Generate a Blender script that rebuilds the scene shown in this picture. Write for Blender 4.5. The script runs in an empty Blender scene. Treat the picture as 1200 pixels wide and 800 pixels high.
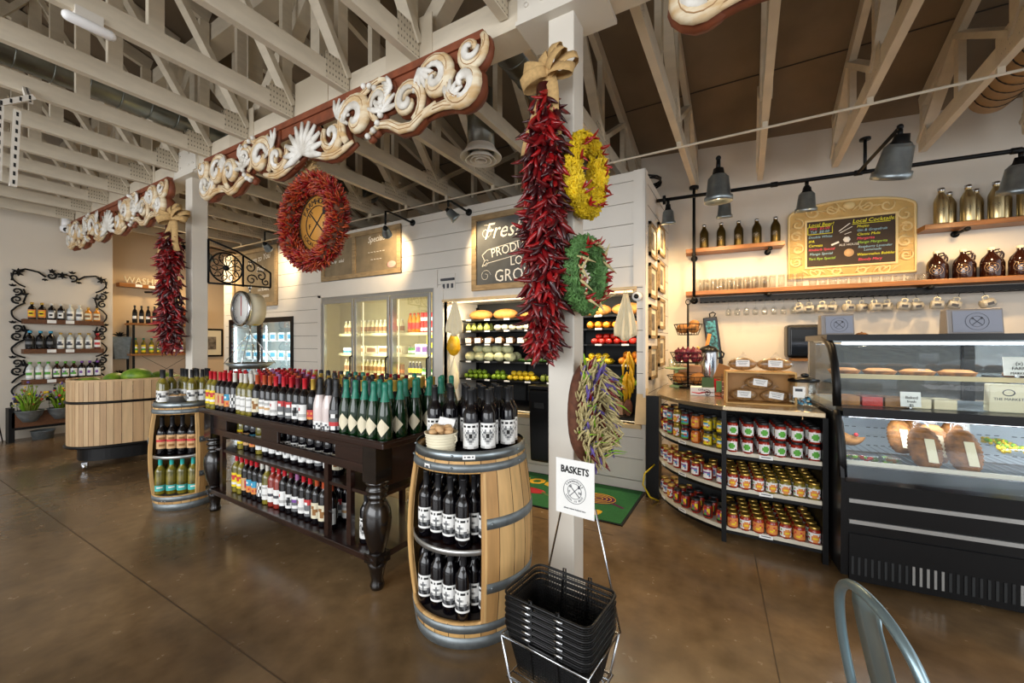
import bpy, bmesh, math, random
from mathutils import Vector, Matrix
random.seed(7)
PI=math.pi
C=bpy.context.scene.collection
# ---------------------------------------------------------------- camera, world, exposure
cam_d=bpy.data.cameras.new('camera'); cam=bpy.data.objects.new('camera',cam_d); C.objects.link(cam)
cam.location=(0,0,1.5); cam.rotation_euler=(PI/2,0,math.radians(30))
cam_d.sensor_width=36; cam_d.lens=14.25; cam_d.shift_y=.0025; cam_d.clip_start=.05; cam_d.clip_end=200
bpy.context.scene.camera=cam
w=bpy.data.worlds.new('World'); bpy.context.scene.world=w; w.use_nodes=True
w.node_tree.nodes['Background'].inputs[0].default_value=(.93,.96,1,1)
w.node_tree.nodes['Background'].inputs[1].default_value=.8
vs=bpy.context.scene.view_settings
vs.view_transform='Standard'; vs.look='None'; vs.gamma=1; vs.use_curve_mapping=False; vs.exposure=.55
def area(name,loc,rot,sx,sy,power,col=(1,1,1)):
    l=bpy.data.lights.new(name,'AREA'); l.shape='RECTANGLE'; l.size=sx; l.size_y=sy; l.energy=power; l.color=col
    o=bpy.data.objects.new(name,l); o.location=loc; o.rotation_euler=rot; C.objects.link(o); return o
area('storefront_daylight',(-2.2,-5.2,2.2),(math.radians(80),0,0),9,3,300,(.96,.98,1))
area('side_window_daylight',(5.1,-.6,2.0),(PI/2,0,PI/2),3.5,2.4,60,(.95,.98,1))
# ---------------------------------------------------------------- materials
def lin(h):
    h=h.lstrip('#'); return tuple(((int(h[i:i+2],16)/255+.055)/1.055)**2.4 if int(h[i:i+2],16)>10 else int(h[i:i+2],16)/255/12.92 for i in (0,2,4))
def mat(name,col,rough=.5,metal=0,var=.12,scale=8,stretch=(1,1,1),bump=0,spec=.5,emit=0,trans=0,coat=0,col2=None,alpha=None):
    m=bpy.data.materials.new(name); m.use_nodes=True; nt=m.node_tree; b=nt.nodes['Principled BSDF']
    c=lin(col) if isinstance(col,str) else col
    c2=lin(col2) if col2 else tuple(x*(1-var) for x in c)
    b.inputs['Roughness'].default_value=rough; b.inputs['Metallic'].default_value=metal
    b.inputs['Specular IOR Level'].default_value=spec
    if trans: b.inputs['Transmission Weight'].default_value=trans
    if coat: b.inputs['Coat Weight'].default_value=coat; b.inputs['Coat Roughness'].default_value=.08
    if var or col2:
        tc=nt.nodes.new('ShaderNodeTexCoord'); mp=nt.nodes.new('ShaderNodeMapping'); mp.inputs['Scale'].default_value=stretch
        nz=nt.nodes.new('ShaderNodeTexNoise'); nz.inputs['Scale'].default_value=scale; nz.inputs['Detail'].default_value=5
        rp=nt.nodes.new('ShaderNodeValToRGB'); rp.color_ramp.elements[0].position=.35; rp.color_ramp.elements[1].position=.65
        rp.color_ramp.elements[0].color=(*c2,1); rp.color_ramp.elements[1].color=(*c,1)
        nt.links.new(tc.outputs['Object'],mp.inputs[0]); nt.links.new(mp.outputs[0],nz.inputs['Vector'])
        nt.links.new(nz.outputs['Fac'],rp.inputs[0]); nt.links.new(rp.outputs[0],b.inputs['Base Color'])
        if bump:
            bp=nt.nodes.new('ShaderNodeBump'); bp.inputs['Strength'].default_value=bump; bp.inputs['Distance'].default_value=.01
            nt.links.new(nz.outputs['Fac'],bp.inputs['Height']); nt.links.new(bp.outputs[0],b.inputs['Normal'])
    else: b.inputs['Base Color'].default_value=(*c,1)
    if emit:
        b.inputs['Emission Color'].default_value=(*c,1); b.inputs['Emission Strength'].default_value=emit
    m.diffuse_color=(*c,1)
    return m
def clear(name,tint=(1,1,1),refl=.10,rough=.02,fog=0,mx_=.6):
    m=bpy.data.materials.new(name); m.use_nodes=True; nt=m.node_tree; nt.nodes.clear()
    out=nt.nodes.new('ShaderNodeOutputMaterial'); mx=nt.nodes.new('ShaderNodeMixShader'); t=nt.nodes.new('ShaderNodeBsdfTransparent')
    g=nt.nodes.new('ShaderNodeBsdfGlossy'); f=nt.nodes.new('ShaderNodeLayerWeight'); f.inputs['Blend'].default_value=.25
    mr=nt.nodes.new('ShaderNodeMapRange'); mr.inputs['To Min'].default_value=refl*.5+fog; mr.inputs['To Max'].default_value=mx_
    t.inputs[0].default_value=(*tint,1); g.inputs['Roughness'].default_value=rough; g.inputs['Color'].default_value=(.95,.97,1,1)
    nt.links.new(f.outputs['Facing'],mr.inputs[0]); nt.links.new(mr.outputs[0],mx.inputs[0]); nt.links.new(t.outputs[0],mx.inputs[1]); nt.links.new(g.outputs[0],mx.inputs[2]); nt.links.new(mx.outputs[0],out.inputs[0])
    return m
K={}
K['white']=mat('painted_white','#e2ddd3',.55,var=.04,scale=3)
K['trim']=mat('trim_white','#d9d3c8',.5,var=.05)
K['wallw']=mat('plaster_warm_white','#d9d0c2',.8,var=.05,scale=1.5)
K['wallo']=mat('plaster_cream','#dcc3a0',.8,var=.05,scale=1.5)
K['truss']=mat('truss_paint','#d8cdb8',.65,var=.10,scale=5,stretch=(1,1,4))
K['post']=mat('post_paint','#dcd6ca',.5,var=.05,scale=4)
K['seam']=mat('board_gap','#3c3935',.9,var=0)
K['black']=mat('black_paint','#0a0a0b',.4,var=.1,spec=.25)
K['iron']=mat('wrought_iron','#0e0f10',.5,metal=.2,var=.2,scale=20,spec=.3)
K['blackp']=mat('black_plastic','#0a0a0b',.3,var=0,spec=.35)
K['steel']=mat('galvanised_steel','#9aa4a8',.35,metal=.85,var=.25,scale=14)
K['steel2']=mat('dull_galvanised','#8f979a',.5,metal=.7,var=.25,scale=20)
K['brushed']=mat('brushed_steel','#c7b58a',.28,metal=.95,var=.15,scale=30,stretch=(1,1,.1))
K['chrome']=mat('chrome','#c9ccd0',.18,metal=1,var=0)
K['alu']=mat('aluminium','#b9bab8',.3,metal=.8,var=.05)
K['oak']=mat('oak_stave','#d2a566',.5,var=.2,scale=6,stretch=(6,6,.6))
K['oak2']=mat('oak_stave_light','#dcb276',.5,var=.18,scale=6,stretch=(6,6,.6))
K['oak3']=mat('oak_stave_dark','#bd9058',.55,var=.2,scale=6,stretch=(6,6,.6))
K['darkwood']=mat('dark_stained_wood','#2b1712',.28,var=.45,scale=7,stretch=(.6,6,6),coat=.4)
K['darkleg']=mat('black_lacquer_wood','#17110f',.22,var=.3,coat=.5)
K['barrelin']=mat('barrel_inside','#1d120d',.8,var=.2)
K['shelfw']=mat('walnut_shelf','#a0672f',.4,var=.35,scale=6,stretch=(.8,8,8))
K['shelfd']=mat('brown_shelf','#6d4426',.5,var=.35,scale=6,stretch=(8,.8,8))
K['plank']=mat('tub_plank','#d3b287',.55,var=.18,scale=5,stretch=(6,6,.5))
K['plank2']=mat('tub_plank_dark','#c3a077',.55,var=.18,scale=5,stretch=(6,6,.5))
K['framew']=mat('weathered_frame','#a98f68',.7,var=.35,scale=8,stretch=(1,5,5))
K['slate']=mat('chalkboard_slate','#55585a',.8,var=.3,scale=5)
K['slateb']=mat('chalkboard_brown','#8d7c60',.8,var=.3,scale=5)
K['menu']=mat('menu_board','#3c2c1c',.7,var=.1)
K['chalk']=mat('chalk_white','#eeeae0',.9,var=0)
K['chy']=mat('chalk_yellow','#f4ee3c',.9,var=0)
K['chr']=mat('chalk_pink','#f2586c',.9,var=0)
K['chg']=mat('chalk_green','#a6d64a',.9,var=0)
K['chb']=mat('chalk_blue','#9cc7d8',.9,var=0)
K['carve']=mat('carved_cream','#e6dabf',.6,var=0,col2='#c9a774',scale=7,stretch=(1,1,3),bump=.3)
K['carve2']=mat('carved_white','#eceae4',.6,var=0,col2='#c4beb2',scale=9,bump=.3)
K['carveb']=mat('carved_backing','#87472a',.6,var=.35,scale=10)
K['gold']=mat('carved_gold_frame','#ecd092',.5,var=.12,scale=9,bump=.15)
K['goldd']=mat('carved_gold_recess','#d2ac66',.6,var=.2,scale=9)
K['burlap']=mat('burlap_ribbon','#c5a26c',.9,var=.2,scale=60)
K['red']=mat('chilli_red','#7c1016',.32,var=.5,scale=12,coat=.3)
K['red2']=mat('chilli_dark','#3f0a10',.3,var=.4,scale=12,coat=.3)
K['red3']=mat('chilli_bright','#a3161a',.28,var=.3,scale=12,coat=.3)
K['org']=mat('chilli_orange','#b3491e',.4,var=.4,scale=12)
K['yel']=mat('yellow_husk','#f4d21a',.6,var=.35,scale=12)
K['grn']=mat('green_husk','#6a9a55',.6,var=.55,scale=22)
K['wheat']=mat('wheat_ear','#cfc08a',.8,var=.25,scale=40)
K['lav']=mat('lavender','#6d5aa8',.8,var=.3,scale=40)
K['leafb']=mat('bright_leaf','#8ec32a',.6,var=.3)
K['leaf']=mat('dark_leaf','#4b6b22',.6,var=.4)
K['bark']=mat('wreath_backing','#6b3f2a',.8,var=.4,scale=30)
K['disc']=mat('wood_logo_disc','#c88d3c',.5,var=.15,scale=10)
K['ink']=mat('black_ink','#161616',.8,var=0)
K['inkg']=mat('grey_ink','#4a4c52',.8,var=0)
K['paper']=mat('white_paper','#efefec',.7,var=0)
K['cream']=mat('cream_paper','#e8dfc2',.7,var=.03)
K['tan']=mat('tan_label','#d8ae7c',.7,var=.05)
K['kraft']=mat('kraft_card','#9a6c3c',.8,var=.1)
K['gr']=mat('grey_label','#6c6e70',.6,var=0)
K['lr']=mat('label_red','#c8383a',.6,var=0)
K['ly']=mat('label_yellow','#efd21c',.6,var=0)
K['lb']=mat('label_blue','#3f9fc4',.6,var=0)
K['lo']=mat('label_orange','#e39047',.6,var=0)
K['lg']=mat('label_green','#5aa83a',.6,var=0)
K['lt']=mat('label_teal','#46b8b4',.5,var=0)
K['lp']=mat('label_purple','#7b4a9c',.6,var=0)
K['gd']=mat('bottle_dark','#08060b',.08,var=0,coat=.15)
K['gg']=mat('bottle_green','#0e2a12',.08,var=0,coat=.2)
K['ga']=mat('bottle_amber_wine','#8d7f2a',.08,var=0,col2='#4f4d18',scale=14,coat=.6)
K['gr2']=mat('bottle_rose_wine','#8c2a1e',.1,var=0,coat=.6)
K['gw']=mat('bottle_white_glass','#e6d8d4',.15,var=.05,coat=.6)
K['gb']=mat('bottle_brown','#2a120a',.08,var=0,coat=.6)
K['gc']=mat('clear_spirit','#c9cfcc',.08,var=0,coat=.4,alpha=1)
K['go']=mat('orange_spirit','#cf8420',.08,var=0,coat=.5)
K['cr']=mat('foil_red','#c3202c',.35,var=.1)
K['cm']=mat('foil_maroon','#6d1c2c',.35,var=.1)
K['co']=mat('foil_copper','#b9502c',.35,var=.1)
K['cw']=mat('foil_white','#dcd9cf',.4,var=.05)
K['cg']=mat('foil_gold','#c9a548',.35,metal=.4,var=.1)
K['cp']=mat('foil_lilac','#a86c9c',.35,var=.1)
K['ck']=mat('foil_black','#1c1d20',.45,var=.1)
K['ct']=mat('foil_teal_green','#0f7a62',.35,var=.15)
K['cq']=mat('foil_turquoise','#38b5ac',.35,var=.1)
K['lid']=mat('gold_lid','#c8a552',.3,metal=.8,var=.05)
K['salsa']=mat('salsa_red','#a62a18',.12,var=.35,scale=60,coat=.6)
K['salsag']=mat('pickle_green','#8a7a28',.12,var=.35,scale=60,coat=.6)
K['salsao']=mat('preserve_orange','#c8611c',.12,var=.35,scale=60,coat=.6)
K['jam']=mat('jam_dark','#6a1a18',.12,var=.2,scale=60,coat=.6)
K['bread']=mat('bread_crust','#b87b38',.7,var=.35,scale=16,bump=.3)
K['bread2']=mat('brown_loaf','#9c6228',.75,var=.6,scale=22,bump=.9)
K['bean']=mat('granola','#b98c55',.8,var=.6,scale=45,bump=.8)
K['dark']=mat('dark_interior','#1b1d1e',.7,var=.2)
K['coolin']=mat('cooler_interior','#d9cda0',.6,var=.04)
K['matg']=mat('mat_green','#256b38',.95,var=.2,scale=60)
K['maty']=mat('mat_yellow','#e0b12a',.95,var=0)
K['matp']=mat('mat_purple','#5d2550',.95,var=.2)
K['matr']=mat('mat_red','#b3262c',.95,var=.2)
K['glass']=clear('clear_glass',(.98,1,.99),.03,mx_=.14)
K['dglass']=clear('door_glass',(.95,.97,.94),.14)
K['tglass']=clear('thin_glassware',(.97,.98,.98),.06,.05,fog=.0,mx_=.55)
K['plastic']=clear('clear_plastic_bag',(.97,.97,.97),.04,.25,fog=.02,mx_=.4)
K['tubp']=clear('clear_tub',(.92,.95,.97),.1,.1,fog=.03,mx_=.5)
K['smoke']=clear('tinted_sliding_glass',(.30,.36,.44),.10,.05,mx_=.5)
K['led']=mat('led_strip','#eef4ff',.5,var=0,emit=8)
K['ledw']=mat('warm_led_strip','#ffeec8',.5,var=0,emit=.9)
K['bulb']=mat('lamp_bulb','#ffd9a0',.5,var=0,emit=14)
K['tube']=mat('lamp_white_plastic','#efefef',.4,var=0)
K['case']=mat('case_black_metal','#0b0c0e',.28,var=.1,spec=.35)
K['casein']=mat('case_inside_steel','#c3ccd6',.35,metal=.3,var=.05)
K['countertop']=mat('steel_counter','#b8a588',.25,metal=.75,var=.1,scale=4)
K['shelfwhite']=mat('white_shelf_board','#d8d0bc',.5,var=.05)
K['onion']=mat('red_onion','#7a2238',.3,var=.3)
K['duct']=mat('spiral_duct','#8f938e',.3,metal=.9,var=.25,scale=6)
K['flex']=mat('flexible_duct','#bf9c6c',.5,var=.2,scale=6)
K['tote']=mat('tote_print','#4fa3b8',.7,var=0,col2='#1b1b1b',scale=30)
K['photo']=mat('photo_print','#8f8576',.5,var=0,col2='#3a342e',scale=14)
K['menu_gray']=mat('terminal_grey','#8a8480',.4,metal=.3,var=.05)
K['menu_panel']=mat('terminal_panel','#8b8f9c',.35,var=.03)
K['redc']=mat('red_gift_bag','#c1132c',.5,var=.05)
K['box']=mat('cardboard_box','#a8846c',.8,var=.1)
K['cakeg']=mat('jadeite_glass','#a9c98c',.2,var=0,coat=.5)
K['sqg']=mat('squash_green','#8a9a3a',.45,var=.4,scale=14)
K['caul']=mat('cabbage_pale','#d9d8a4',.7,var=.3,scale=22,bump=.5)
K['lime']=mat('lime_green','#7f9e1e',.4,var=.25)
K['cuke']=mat('cucumber_green','#3c6420',.4,var=.4,scale=20)
K['lemon']=mat('lemon_yellow','#e8c322',.4,var=.12)
K['orange']=mat('orange_fruit','#e78a1c',.4,var=.15,scale=30)
K['tomato']=mat('tomato_red','#c8281c',.25,var=.2,coat=.3)
K['pear']=mat('pear_green','#b9c060',.4,var=.2)
K['gourd']=mat('yellow_gourd','#e0a90e',.5,var=.25,scale=30,bump=.5)
K['chairm']=mat('blue_grey_metal_chair','#8aa0a8',.3,metal=.7,var=.08)
K['cloth']=mat('canvas_cloth','#efe2c0',.9,var=.08)
# brown plywood ceiling with seams
def nodes_of(m): return m.node_tree,m.node_tree.nodes['Principled BSDF']
K['ply']=mat('plywood_ceiling','#877660',.8,var=.3,scale=1.4)
# floor: mottled brown stained concrete with saw-cut joints
mf=mat('stained_concrete','#82694a',.2,var=0,col2='#58452e',scale=1.1,spec=.6); K['floor']=mf
nt,b=nodes_of(mf)
nz2=nt.nodes.new('ShaderNodeTexNoise'); nz2.inputs['Scale'].default_value=9; nz2.inputs['Detail'].default_value=8
tc=[n for n in nt.nodes if n.type=='TEX_COORD'][0]; nt.links.new(tc.outputs['Object'],nz2.inputs['Vector'])
src=[n for n in nt.nodes if n.type=='VALTORGB'][0]
mx=nt.nodes.new('ShaderNodeMixRGB'); mx.blend_type='OVERLAY'; mx.inputs[0].default_value=.45
nt.links.new(src.outputs[0],mx.inputs[1]); nt.links.new(nz2.outputs['Fac'],mx.inputs[2]); nt.links.new(mx.outputs[0],b.inputs['Base Color'])
mr=nt.nodes.new('ShaderNodeMapRange'); mr.inputs['To Min'].default_value=.14; mr.inputs['To Max'].default_value=.34
nt.links.new(nz2.outputs['Fac'],mr.inputs[0]); nt.links.new(mr.outputs[0],b.inputs['Roughness'])
# nail-plate material: dotted steel plate painted over
mg=mat('nail_plate','#cbbfa9',.6,var=0); K['plate']=mg
nt,b=nodes_of(mg); tc=nt.nodes.new('ShaderNodeTexCoord'); mp=nt.nodes.new('ShaderNodeMapping'); mp.inputs['Scale'].default_value=(38,38,22)
vo=nt.nodes.new('ShaderNodeTexVoronoi'); vo.inputs['Randomness'].default_value=.15; vo.inputs['Scale'].default_value=1
rp=nt.nodes.new('ShaderNodeValToRGB'); rp.color_ramp.elements[0].position=.16; rp.color_ramp.elements[0].color=(*lin('#6b6458'),1); rp.color_ramp.elements[1].position=.26; rp.color_ramp.elements[1].color=(*lin('#cbbfa9'),1)
nt.links.new(tc.outputs['Object'],mp.inputs[0]); nt.links.new(mp.outputs[0],vo.inputs['Vector']); nt.links.new(vo.outputs['Distance'],rp.inputs[0]); nt.links.new(rp.outputs[0],b.inputs['Base Color'])

# ---------------------------------------------------------------- mesh builder
class MB:
    def __init__(s): s.v=[]; s.f=[]; s.m=[]; s.sm=[]
    def add(s,vs,fs,m=0,smooth=False):
        o=len(s.v); s.v+=[tuple(p) for p in vs]
        for f in fs: s.f.append(tuple(i+o for i in f)); s.m.append(m); s.sm.append(smooth)
    def box(s,c,d,m=0,rz=0,mtx=None):
        x,y,z=[a/2 for a in d]; P=[Vector((i*x,j*y,k*z)) for i in(-1,1) for j in(-1,1) for k in(-1,1)]
        R=mtx if mtx else Matrix.Rotation(rz,3,'Z'); c=Vector(c)
        s.add([R@p+c for p in P],[(0,1,3,2),(4,6,7,5),(0,4,5,1),(2,3,7,6),(0,2,6,4),(1,5,7,3)],m); return s
    def bx(s,x0,x1,y0,y1,z0,z1,m=0): return s.box(((x0+x1)/2,(y0+y1)/2,(z0+z1)/2),(abs(x1-x0),abs(y1-y0),abs(z1-z0)),m)
    def beam(s,p0,p1,wd,ht,m=0,up=(0,0,1)):
        p0=Vector(p0);p1=Vector(p1); d=(p1-p0); L=d.length; d.normalize(); u=Vector(up)
        if abs(d.dot(u))>.99: u=Vector((1,0,0))
        a=d.cross(u).normalized(); b_=a.cross(d).normalized()
        s.box((p0+p1)/2,(L,wd,ht),m,mtx=Matrix((d,a,b_)).transposed()); return s
    def lathe(s,prof,n=16,c=(0,0,0),m=0,a0=0,a1=2*PI,smooth=True,mtx=None,sx=1,sy=1):
        full=abs(a1-a0-2*PI)<1e-6; k=n if full else n+1; vs=[]
        for r,z in prof:
            for i in range(k):
                a=a0+(a1-a0)*i/n; p=Vector((r*math.cos(a)*sx,r*math.sin(a)*sy,z))
                if mtx: p=mtx@p
                vs.append(p+Vector(c))
        ms=m if isinstance(m,list) else [m]*(len(prof)-1)
        for j in range(len(prof)-1):
            fs=[]
            for i in range(n):
                i2=(i+1)%k if full else i+1
                fs.append((j*k+i,j*k+i2,(j+1)*k+i2,(j+1)*k+i))
            o=len(s.v)
            for f in fs: s.f.append(tuple(q+o for q in f)); s.m.append(ms[j]); s.sm.append(smooth)
        s.v+=[tuple(p) for p in vs]; return s
    def cyl(s,p0,p1,r0,r1=None,n=12,m=0,caps=True,smooth=True):
        r1=r0 if r1 is None else r1; p0=Vector(p0);p1=Vector(p1); d=(p1-p0); L=d.length
        q=d.to_track_quat('Z','Y').to_matrix()
        pr=[(r0,0),(r1,L)]
        if caps: pr=[(0.0001,0)]+pr+[(0.0001,L)]
        s.lathe(pr,n,p0,m,mtx=q,smooth=smooth); return s
    def tube(s,pts,r,n=6,m=0,closed=False,flat=1,up=None,smooth=True):
        pts=[Vector(p) for p in pts]; N=len(pts); vs=[]; prev=None
        for i,p in enumerate(pts):
            if closed: t=pts[(i+1)%N]-pts[i-1]
            else: t=pts[min(i+1,N-1)]-pts[max(i-1,0)]
            if t.length<1e-9: t=Vector((0,0,1))
            t.normalize()
            if up is not None:
                a=Vector(up); a=(a-t*a.dot(t)); a=a.normalized() if a.length>1e-6 else t.orthogonal().normalized()
            elif prev is None: a=t.orthogonal().normalized()
            else: a=(prev-t*prev.dot(t)); a=a.normalized() if a.length>1e-6 else t.orthogonal().normalized()
            prev=a; b_=t.cross(a); rr=r[i] if isinstance(r,(list,tuple)) else r
            for k in range(n):
                g=2*PI*k/n; vs.append(p+a*(rr*flat*math.cos(g))+b_*(rr*math.sin(g)))
        fs=[]; 
        for i in range(N if closed else N-1):
            j=(i+1)%N
            for k in range(n): k2=(k+1)%n; fs.append((i*n+k,i*n+k2,j*n+k2,j*n+k))
        if not closed: fs.append(tuple(range(n))[::-1]); fs.append(tuple((N-1)*n+k for k in range(n)))
        s.add(vs,fs,m,smooth); return s
    def ball(s,c,r,m=0,n=10,sc=(1,1,1),rz=0,k=7,mtx=None):
        vs=[];c=Vector(c); R=mtx if mtx else Matrix.Rotation(rz,3,'Z')
        for j in range(k+1):
            t=PI*j/k
            for i in range(n):
                a=2*PI*i/n; vs.append(R@Vector((r*math.sin(t)*math.cos(a)*sc[0],r*math.sin(t)*math.sin(a)*sc[1],-r*math.cos(t)*sc[2]))+c)
        fs=[(j*n+i,j*n+(i+1)%n,(j+1)*n+(i+1)%n,(j+1)*n+i) for j in range(k) for i in range(n)]
        s.add(vs,fs,m,True); return s
    def prism(s,poly,d0,d1,m=0,axis='z',ms=None):
        n=len(poly)
        def P(a,b,d): return {'z':(a,b,d),'y':(a,d,b),'x':(d,a,b)}[axis]
        vs=[P(a,b,d0) for a,b in poly]+[P(a,b,d1) for a,b in poly]
        fs=[tuple(range(n))[::-1],tuple(range(n,2*n))]
        s.add(vs,fs,m); o=len(s.v)-2*n
        for i in range(n):
            j=(i+1)%n; s.f.append((o+i,o+j,o+n+j,o+n+i)); s.m.append(m if ms is None else ms); s.sm.append(False)
        return s
    def ring(s,r0,r1,z0,z1,n=32,m=0,c=(0,0,0),a0=0,a1=2*PI,R0=None,R1=None):
        R0=R0 or r0; R1=R1 or r1
        s.lathe([(r0,z0),(r1,z0),(R1,z1),(R0,z1),(r0,z0)],n,c,m,a0,a1,smooth=False)
        return s
    def mesh(s,name,mats):
        me=bpy.data.meshes.new(name); me.from_pydata(s.v,[],s.f)
        me.polygons.foreach_set('material_index',s.m); me.polygons.foreach_set('use_smooth',s.sm)
        for k in (mats if isinstance(mats,(list,tuple)) else [mats]): me.materials.append(K[k] if isinstance(k,str) else k)
        b=bmesh.new(); b.from_mesh(me); bmesh.ops.remove_doubles(b,verts=b.verts,dist=1e-6) if len(s.v)<60000 else None
        bmesh.ops.recalc_face_normals(b,faces=b.faces); b.to_mesh(me); b.free(); me.update(); return me
    def build(s,name,mats,parent=None,loc=(0,0,0),rot=(0,0,0),bevel=0,solid=0,sub=0):
        o=bpy.data.objects.new(name,s.mesh(name,mats)); C.objects.link(o); o.location=loc; o.rotation_euler=rot
        if parent: o.parent=parent
        if solid:
            d=o.modifiers.new('Solidify','SOLIDIFY'); d.thickness=solid; d.offset=-1
        if bevel:
            d=o.modifiers.new('Bevel','BEVEL'); d.width=bevel; d.segments=2; d.limit_method='ANGLE'
        return o
def tag(o,label=None,cat=None,group=None,kind=None):
    if label: o['label']=label
    if cat: o['category']=cat
    if group: o['group']=group
    if kind: o['kind']=kind
    return o
def thing(name,label,cat,loc=(0,0,0),rz=0,group=None):
    o=bpy.data.objects.new(name,None); C.objects.link(o); o.location=loc; o.rotation_euler=(0,0,rz); o.empty_display_size=.05
    return tag(o,label,cat,group)
def struct(name,mb,mats,**k): return tag(mb.build(name,mats,**k),kind='structure')
KIDS={}
def dup(root,loc,rz=0,label=None,group=None,sc=None,kids=True,rot=None):
    r=root.copy(); C.objects.link(r); r.location=loc; r.rotation_euler=rot if rot else (0,0,rz)
    if sc: r.scale=sc if isinstance(sc,(tuple,list)) else (sc,)*3
    if label: r['label']=label
    if group: r['group']=group
    if root.name not in KIDS:
        KIDS[root.name]=[(c,list(c.children)) for c in root.children]
    if kids:
        for ch,gs in KIDS[root.name]:
            c=ch.copy(); C.objects.link(c); c.parent=r
            for g in gs:
                d=g.copy(); C.objects.link(d); d.parent=c
    return r
ALLK=[]
class Kind:
    def __init__(s,root): s.root=root; s.used=False; ALLK.append(s)
    def place(s,loc,rz=0,label=None,group=None,sc=None,rot=None,kids=True):
        if not s.used:
            s.used=True; r=s.root
            KIDS[r.name]=[(c,list(c.children)) for c in r.children]
            s.first=(tuple(loc)); s.keep=r
            r.location=loc; r.rotation_euler=rot if rot else (0,0,rz)
            if sc: r.scale=sc if isinstance(sc,(tuple,list)) else (sc,)*3
            if label: r['label']=label
            if group: r['group']=group
            return r
        o=dup(s.root,loc,rz,label,group,sc or (1,1,1),kids,rot); return o
ORD='zeroth first second third fourth fifth sixth seventh eighth ninth tenth eleventh twelfth thirteenth fourteenth fifteenth sixteenth seventeenth eighteenth nineteenth twentieth twenty-first twenty-second twenty-third twenty-fourth twenty-fifth twenty-sixth twenty-seventh twenty-eighth twenty-ninth thirtieth'.split()
ROW=['front row','second row','third row','fourth row','fifth row','back row']
# text as mesh
def text(body,size,m,parent,loc,rot=(PI/2,0,0),align='CENTER',shear=0,ext=.0008,name='lettering',sx=1,bold=0):
    cu=bpy.data.curves.new('t','FONT'); cu.body=body; cu.size=size; cu.align_x=align; cu.align_y='CENTER'; cu.shear=shear; cu.extrude=ext; cu.offset=bold; cu.resolution_u=2
    to=bpy.data.objects.new('t',cu); C.objects.link(to); bpy.context.view_layer.update()
    me=bpy.data.meshes.new_from_object(to.evaluated_get(bpy.context.evaluated_depsgraph_get()))
    bpy.data.objects.remove(to); me.materials.clear(); me.materials.append(K[m])
    o=bpy.data.objects.new(name,me); C.objects.link(o); o.parent=parent; o.location=loc; o.rotation_euler=rot; o.scale=(sx,1,1)
    return o
def spiral(cx,cy,r0,r1,a0,turns,n=14):
    return [(cx+(r0+(r1-r0)*i/n)*math.cos(a0+turns*2*PI*i/n),cy+(r0+(r1-r0)*i/n)*math.sin(a0+turns*2*PI*i/n)) for i in range(n+1)]
# logo drawn in the XZ plane facing -Y at local origin
def logo_mb(r,d=.001,heads=True):
    g=MB(); 
    for rr in (r,r*.62): g.tube([(rr*math.cos(a),0,rr*math.sin(a)) for a in [2*PI*i/28 for i in range(28)]],r*.018,4,closed=True)
    k=r*.42
    g.beam((-k,0,-k),(k*.9,0,k*.9),d*2,r*.05); g.beam((k,0,-k),(-k*.9,0,k*.9),d*2,r*.05)
    g.ball((k*.95,0,k*.95),r*.13,sc=(.8,d/r*8,1.15),n=8,k=6)
    for q in (-1,0,1): g.beam((-k*.75+q*r*.06,0,k*.75+q*r*.06),(-k*1.05+q*r*.06,0,k*1.05+q*r*.06),d*2,r*.03)
    return g
def arc_text(body,r,size,m,parent,c,span,top=True,name='lettering'):
    n=len(body)
    g=[]
    for i,chh in enumerate(body):
        if chh==' ': continue
        f=(i+.5)/n-.5
        a=PI/2-f*span if top else -PI/2+f*span
        x=c[0]+r*math.cos(a); z=c[2]+r*math.sin(a)
        g.append(text(chh,size,m,parent,(x,c[1],z),(PI/2,(PI/2-a) if top else (-PI/2-a),0),name=name))
    # join into one mesh
    b=bmesh.new()
    for o in g:
        me=o.data.copy(); mt=Matrix.LocRotScale(o.location,o.rotation_euler,o.scale); me.transform(mt); b.from_mesh(me)
    me=bpy.data.meshes.new(name); b.to_mesh(me); b.free(); me.materials.append(K[m])
    for o in g: bpy.data.objects.remove(o)
    o=bpy.data.objects.new(name,me); C.objects.link(o); o.parent=parent; return o
# right-hand wall frame: s along the wall, q out from it
A=math.radians(5.2); EX,EY=math.cos(A),math.sin(A); OX,OY=-.895,5.7
def W(s,q,z=0): return (OX+s*EX+q*EY,OY+s*EY-q*EX,z)
def WP(s,y_,z=0): return W(s,-y_,z)
# ================================================================ THE SETTING
WR0,WR1=W(0,0),W(6.2,0)
g=MB(); g.bx(-10.3,6.5,-6,6.6,-.1,0); struct('floor',g,'floor')
g=MB()
for p0,p1 in [((-9.9,1.05),(5,1.05)),((-9.9,3.15),(-.9,3.15)),((-6.4,-5.5),(-6.4,4.1)),((.62,-5.5),(.05,3.4))]: g.beam((*p0,.0012),(*p1,.0012),.005,.001)
struct('trim_1',g,mat('saw_cut_joint','#4a3822',.7,var=0))
def zr(y): return 4.02+.27*(5.7-y)
g=MB(); g.add([(-10.3,-6,zr(-6)),(6.5,-6,zr(-6)),(6.5,6.7,zr(6.7)),(-10.3,6.7,zr(6.7)),(-10.3,-6,zr(-6)+.1),(6.5,-6,zr(-6)+.1),(6.5,6.7,zr(6.7)+.1),(-10.3,6.7,zr(6.7)+.1)],[(0,1,2,3),(4,7,6,5),(0,4,5,1),(1,5,6,2),(2,6,7,3),(3,7,4,0)]); struct('ceiling',g,'ply')
g=MB(); 
for y in (-3.7,-2.48,-1.26,-.04,1.18,2.4,3.62,4.84): g.beam((-10,y,zr(y)-.004),(6.2,y,zr(y)-.004),.012,.006)
struct('trim_2',g,'seam')
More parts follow.
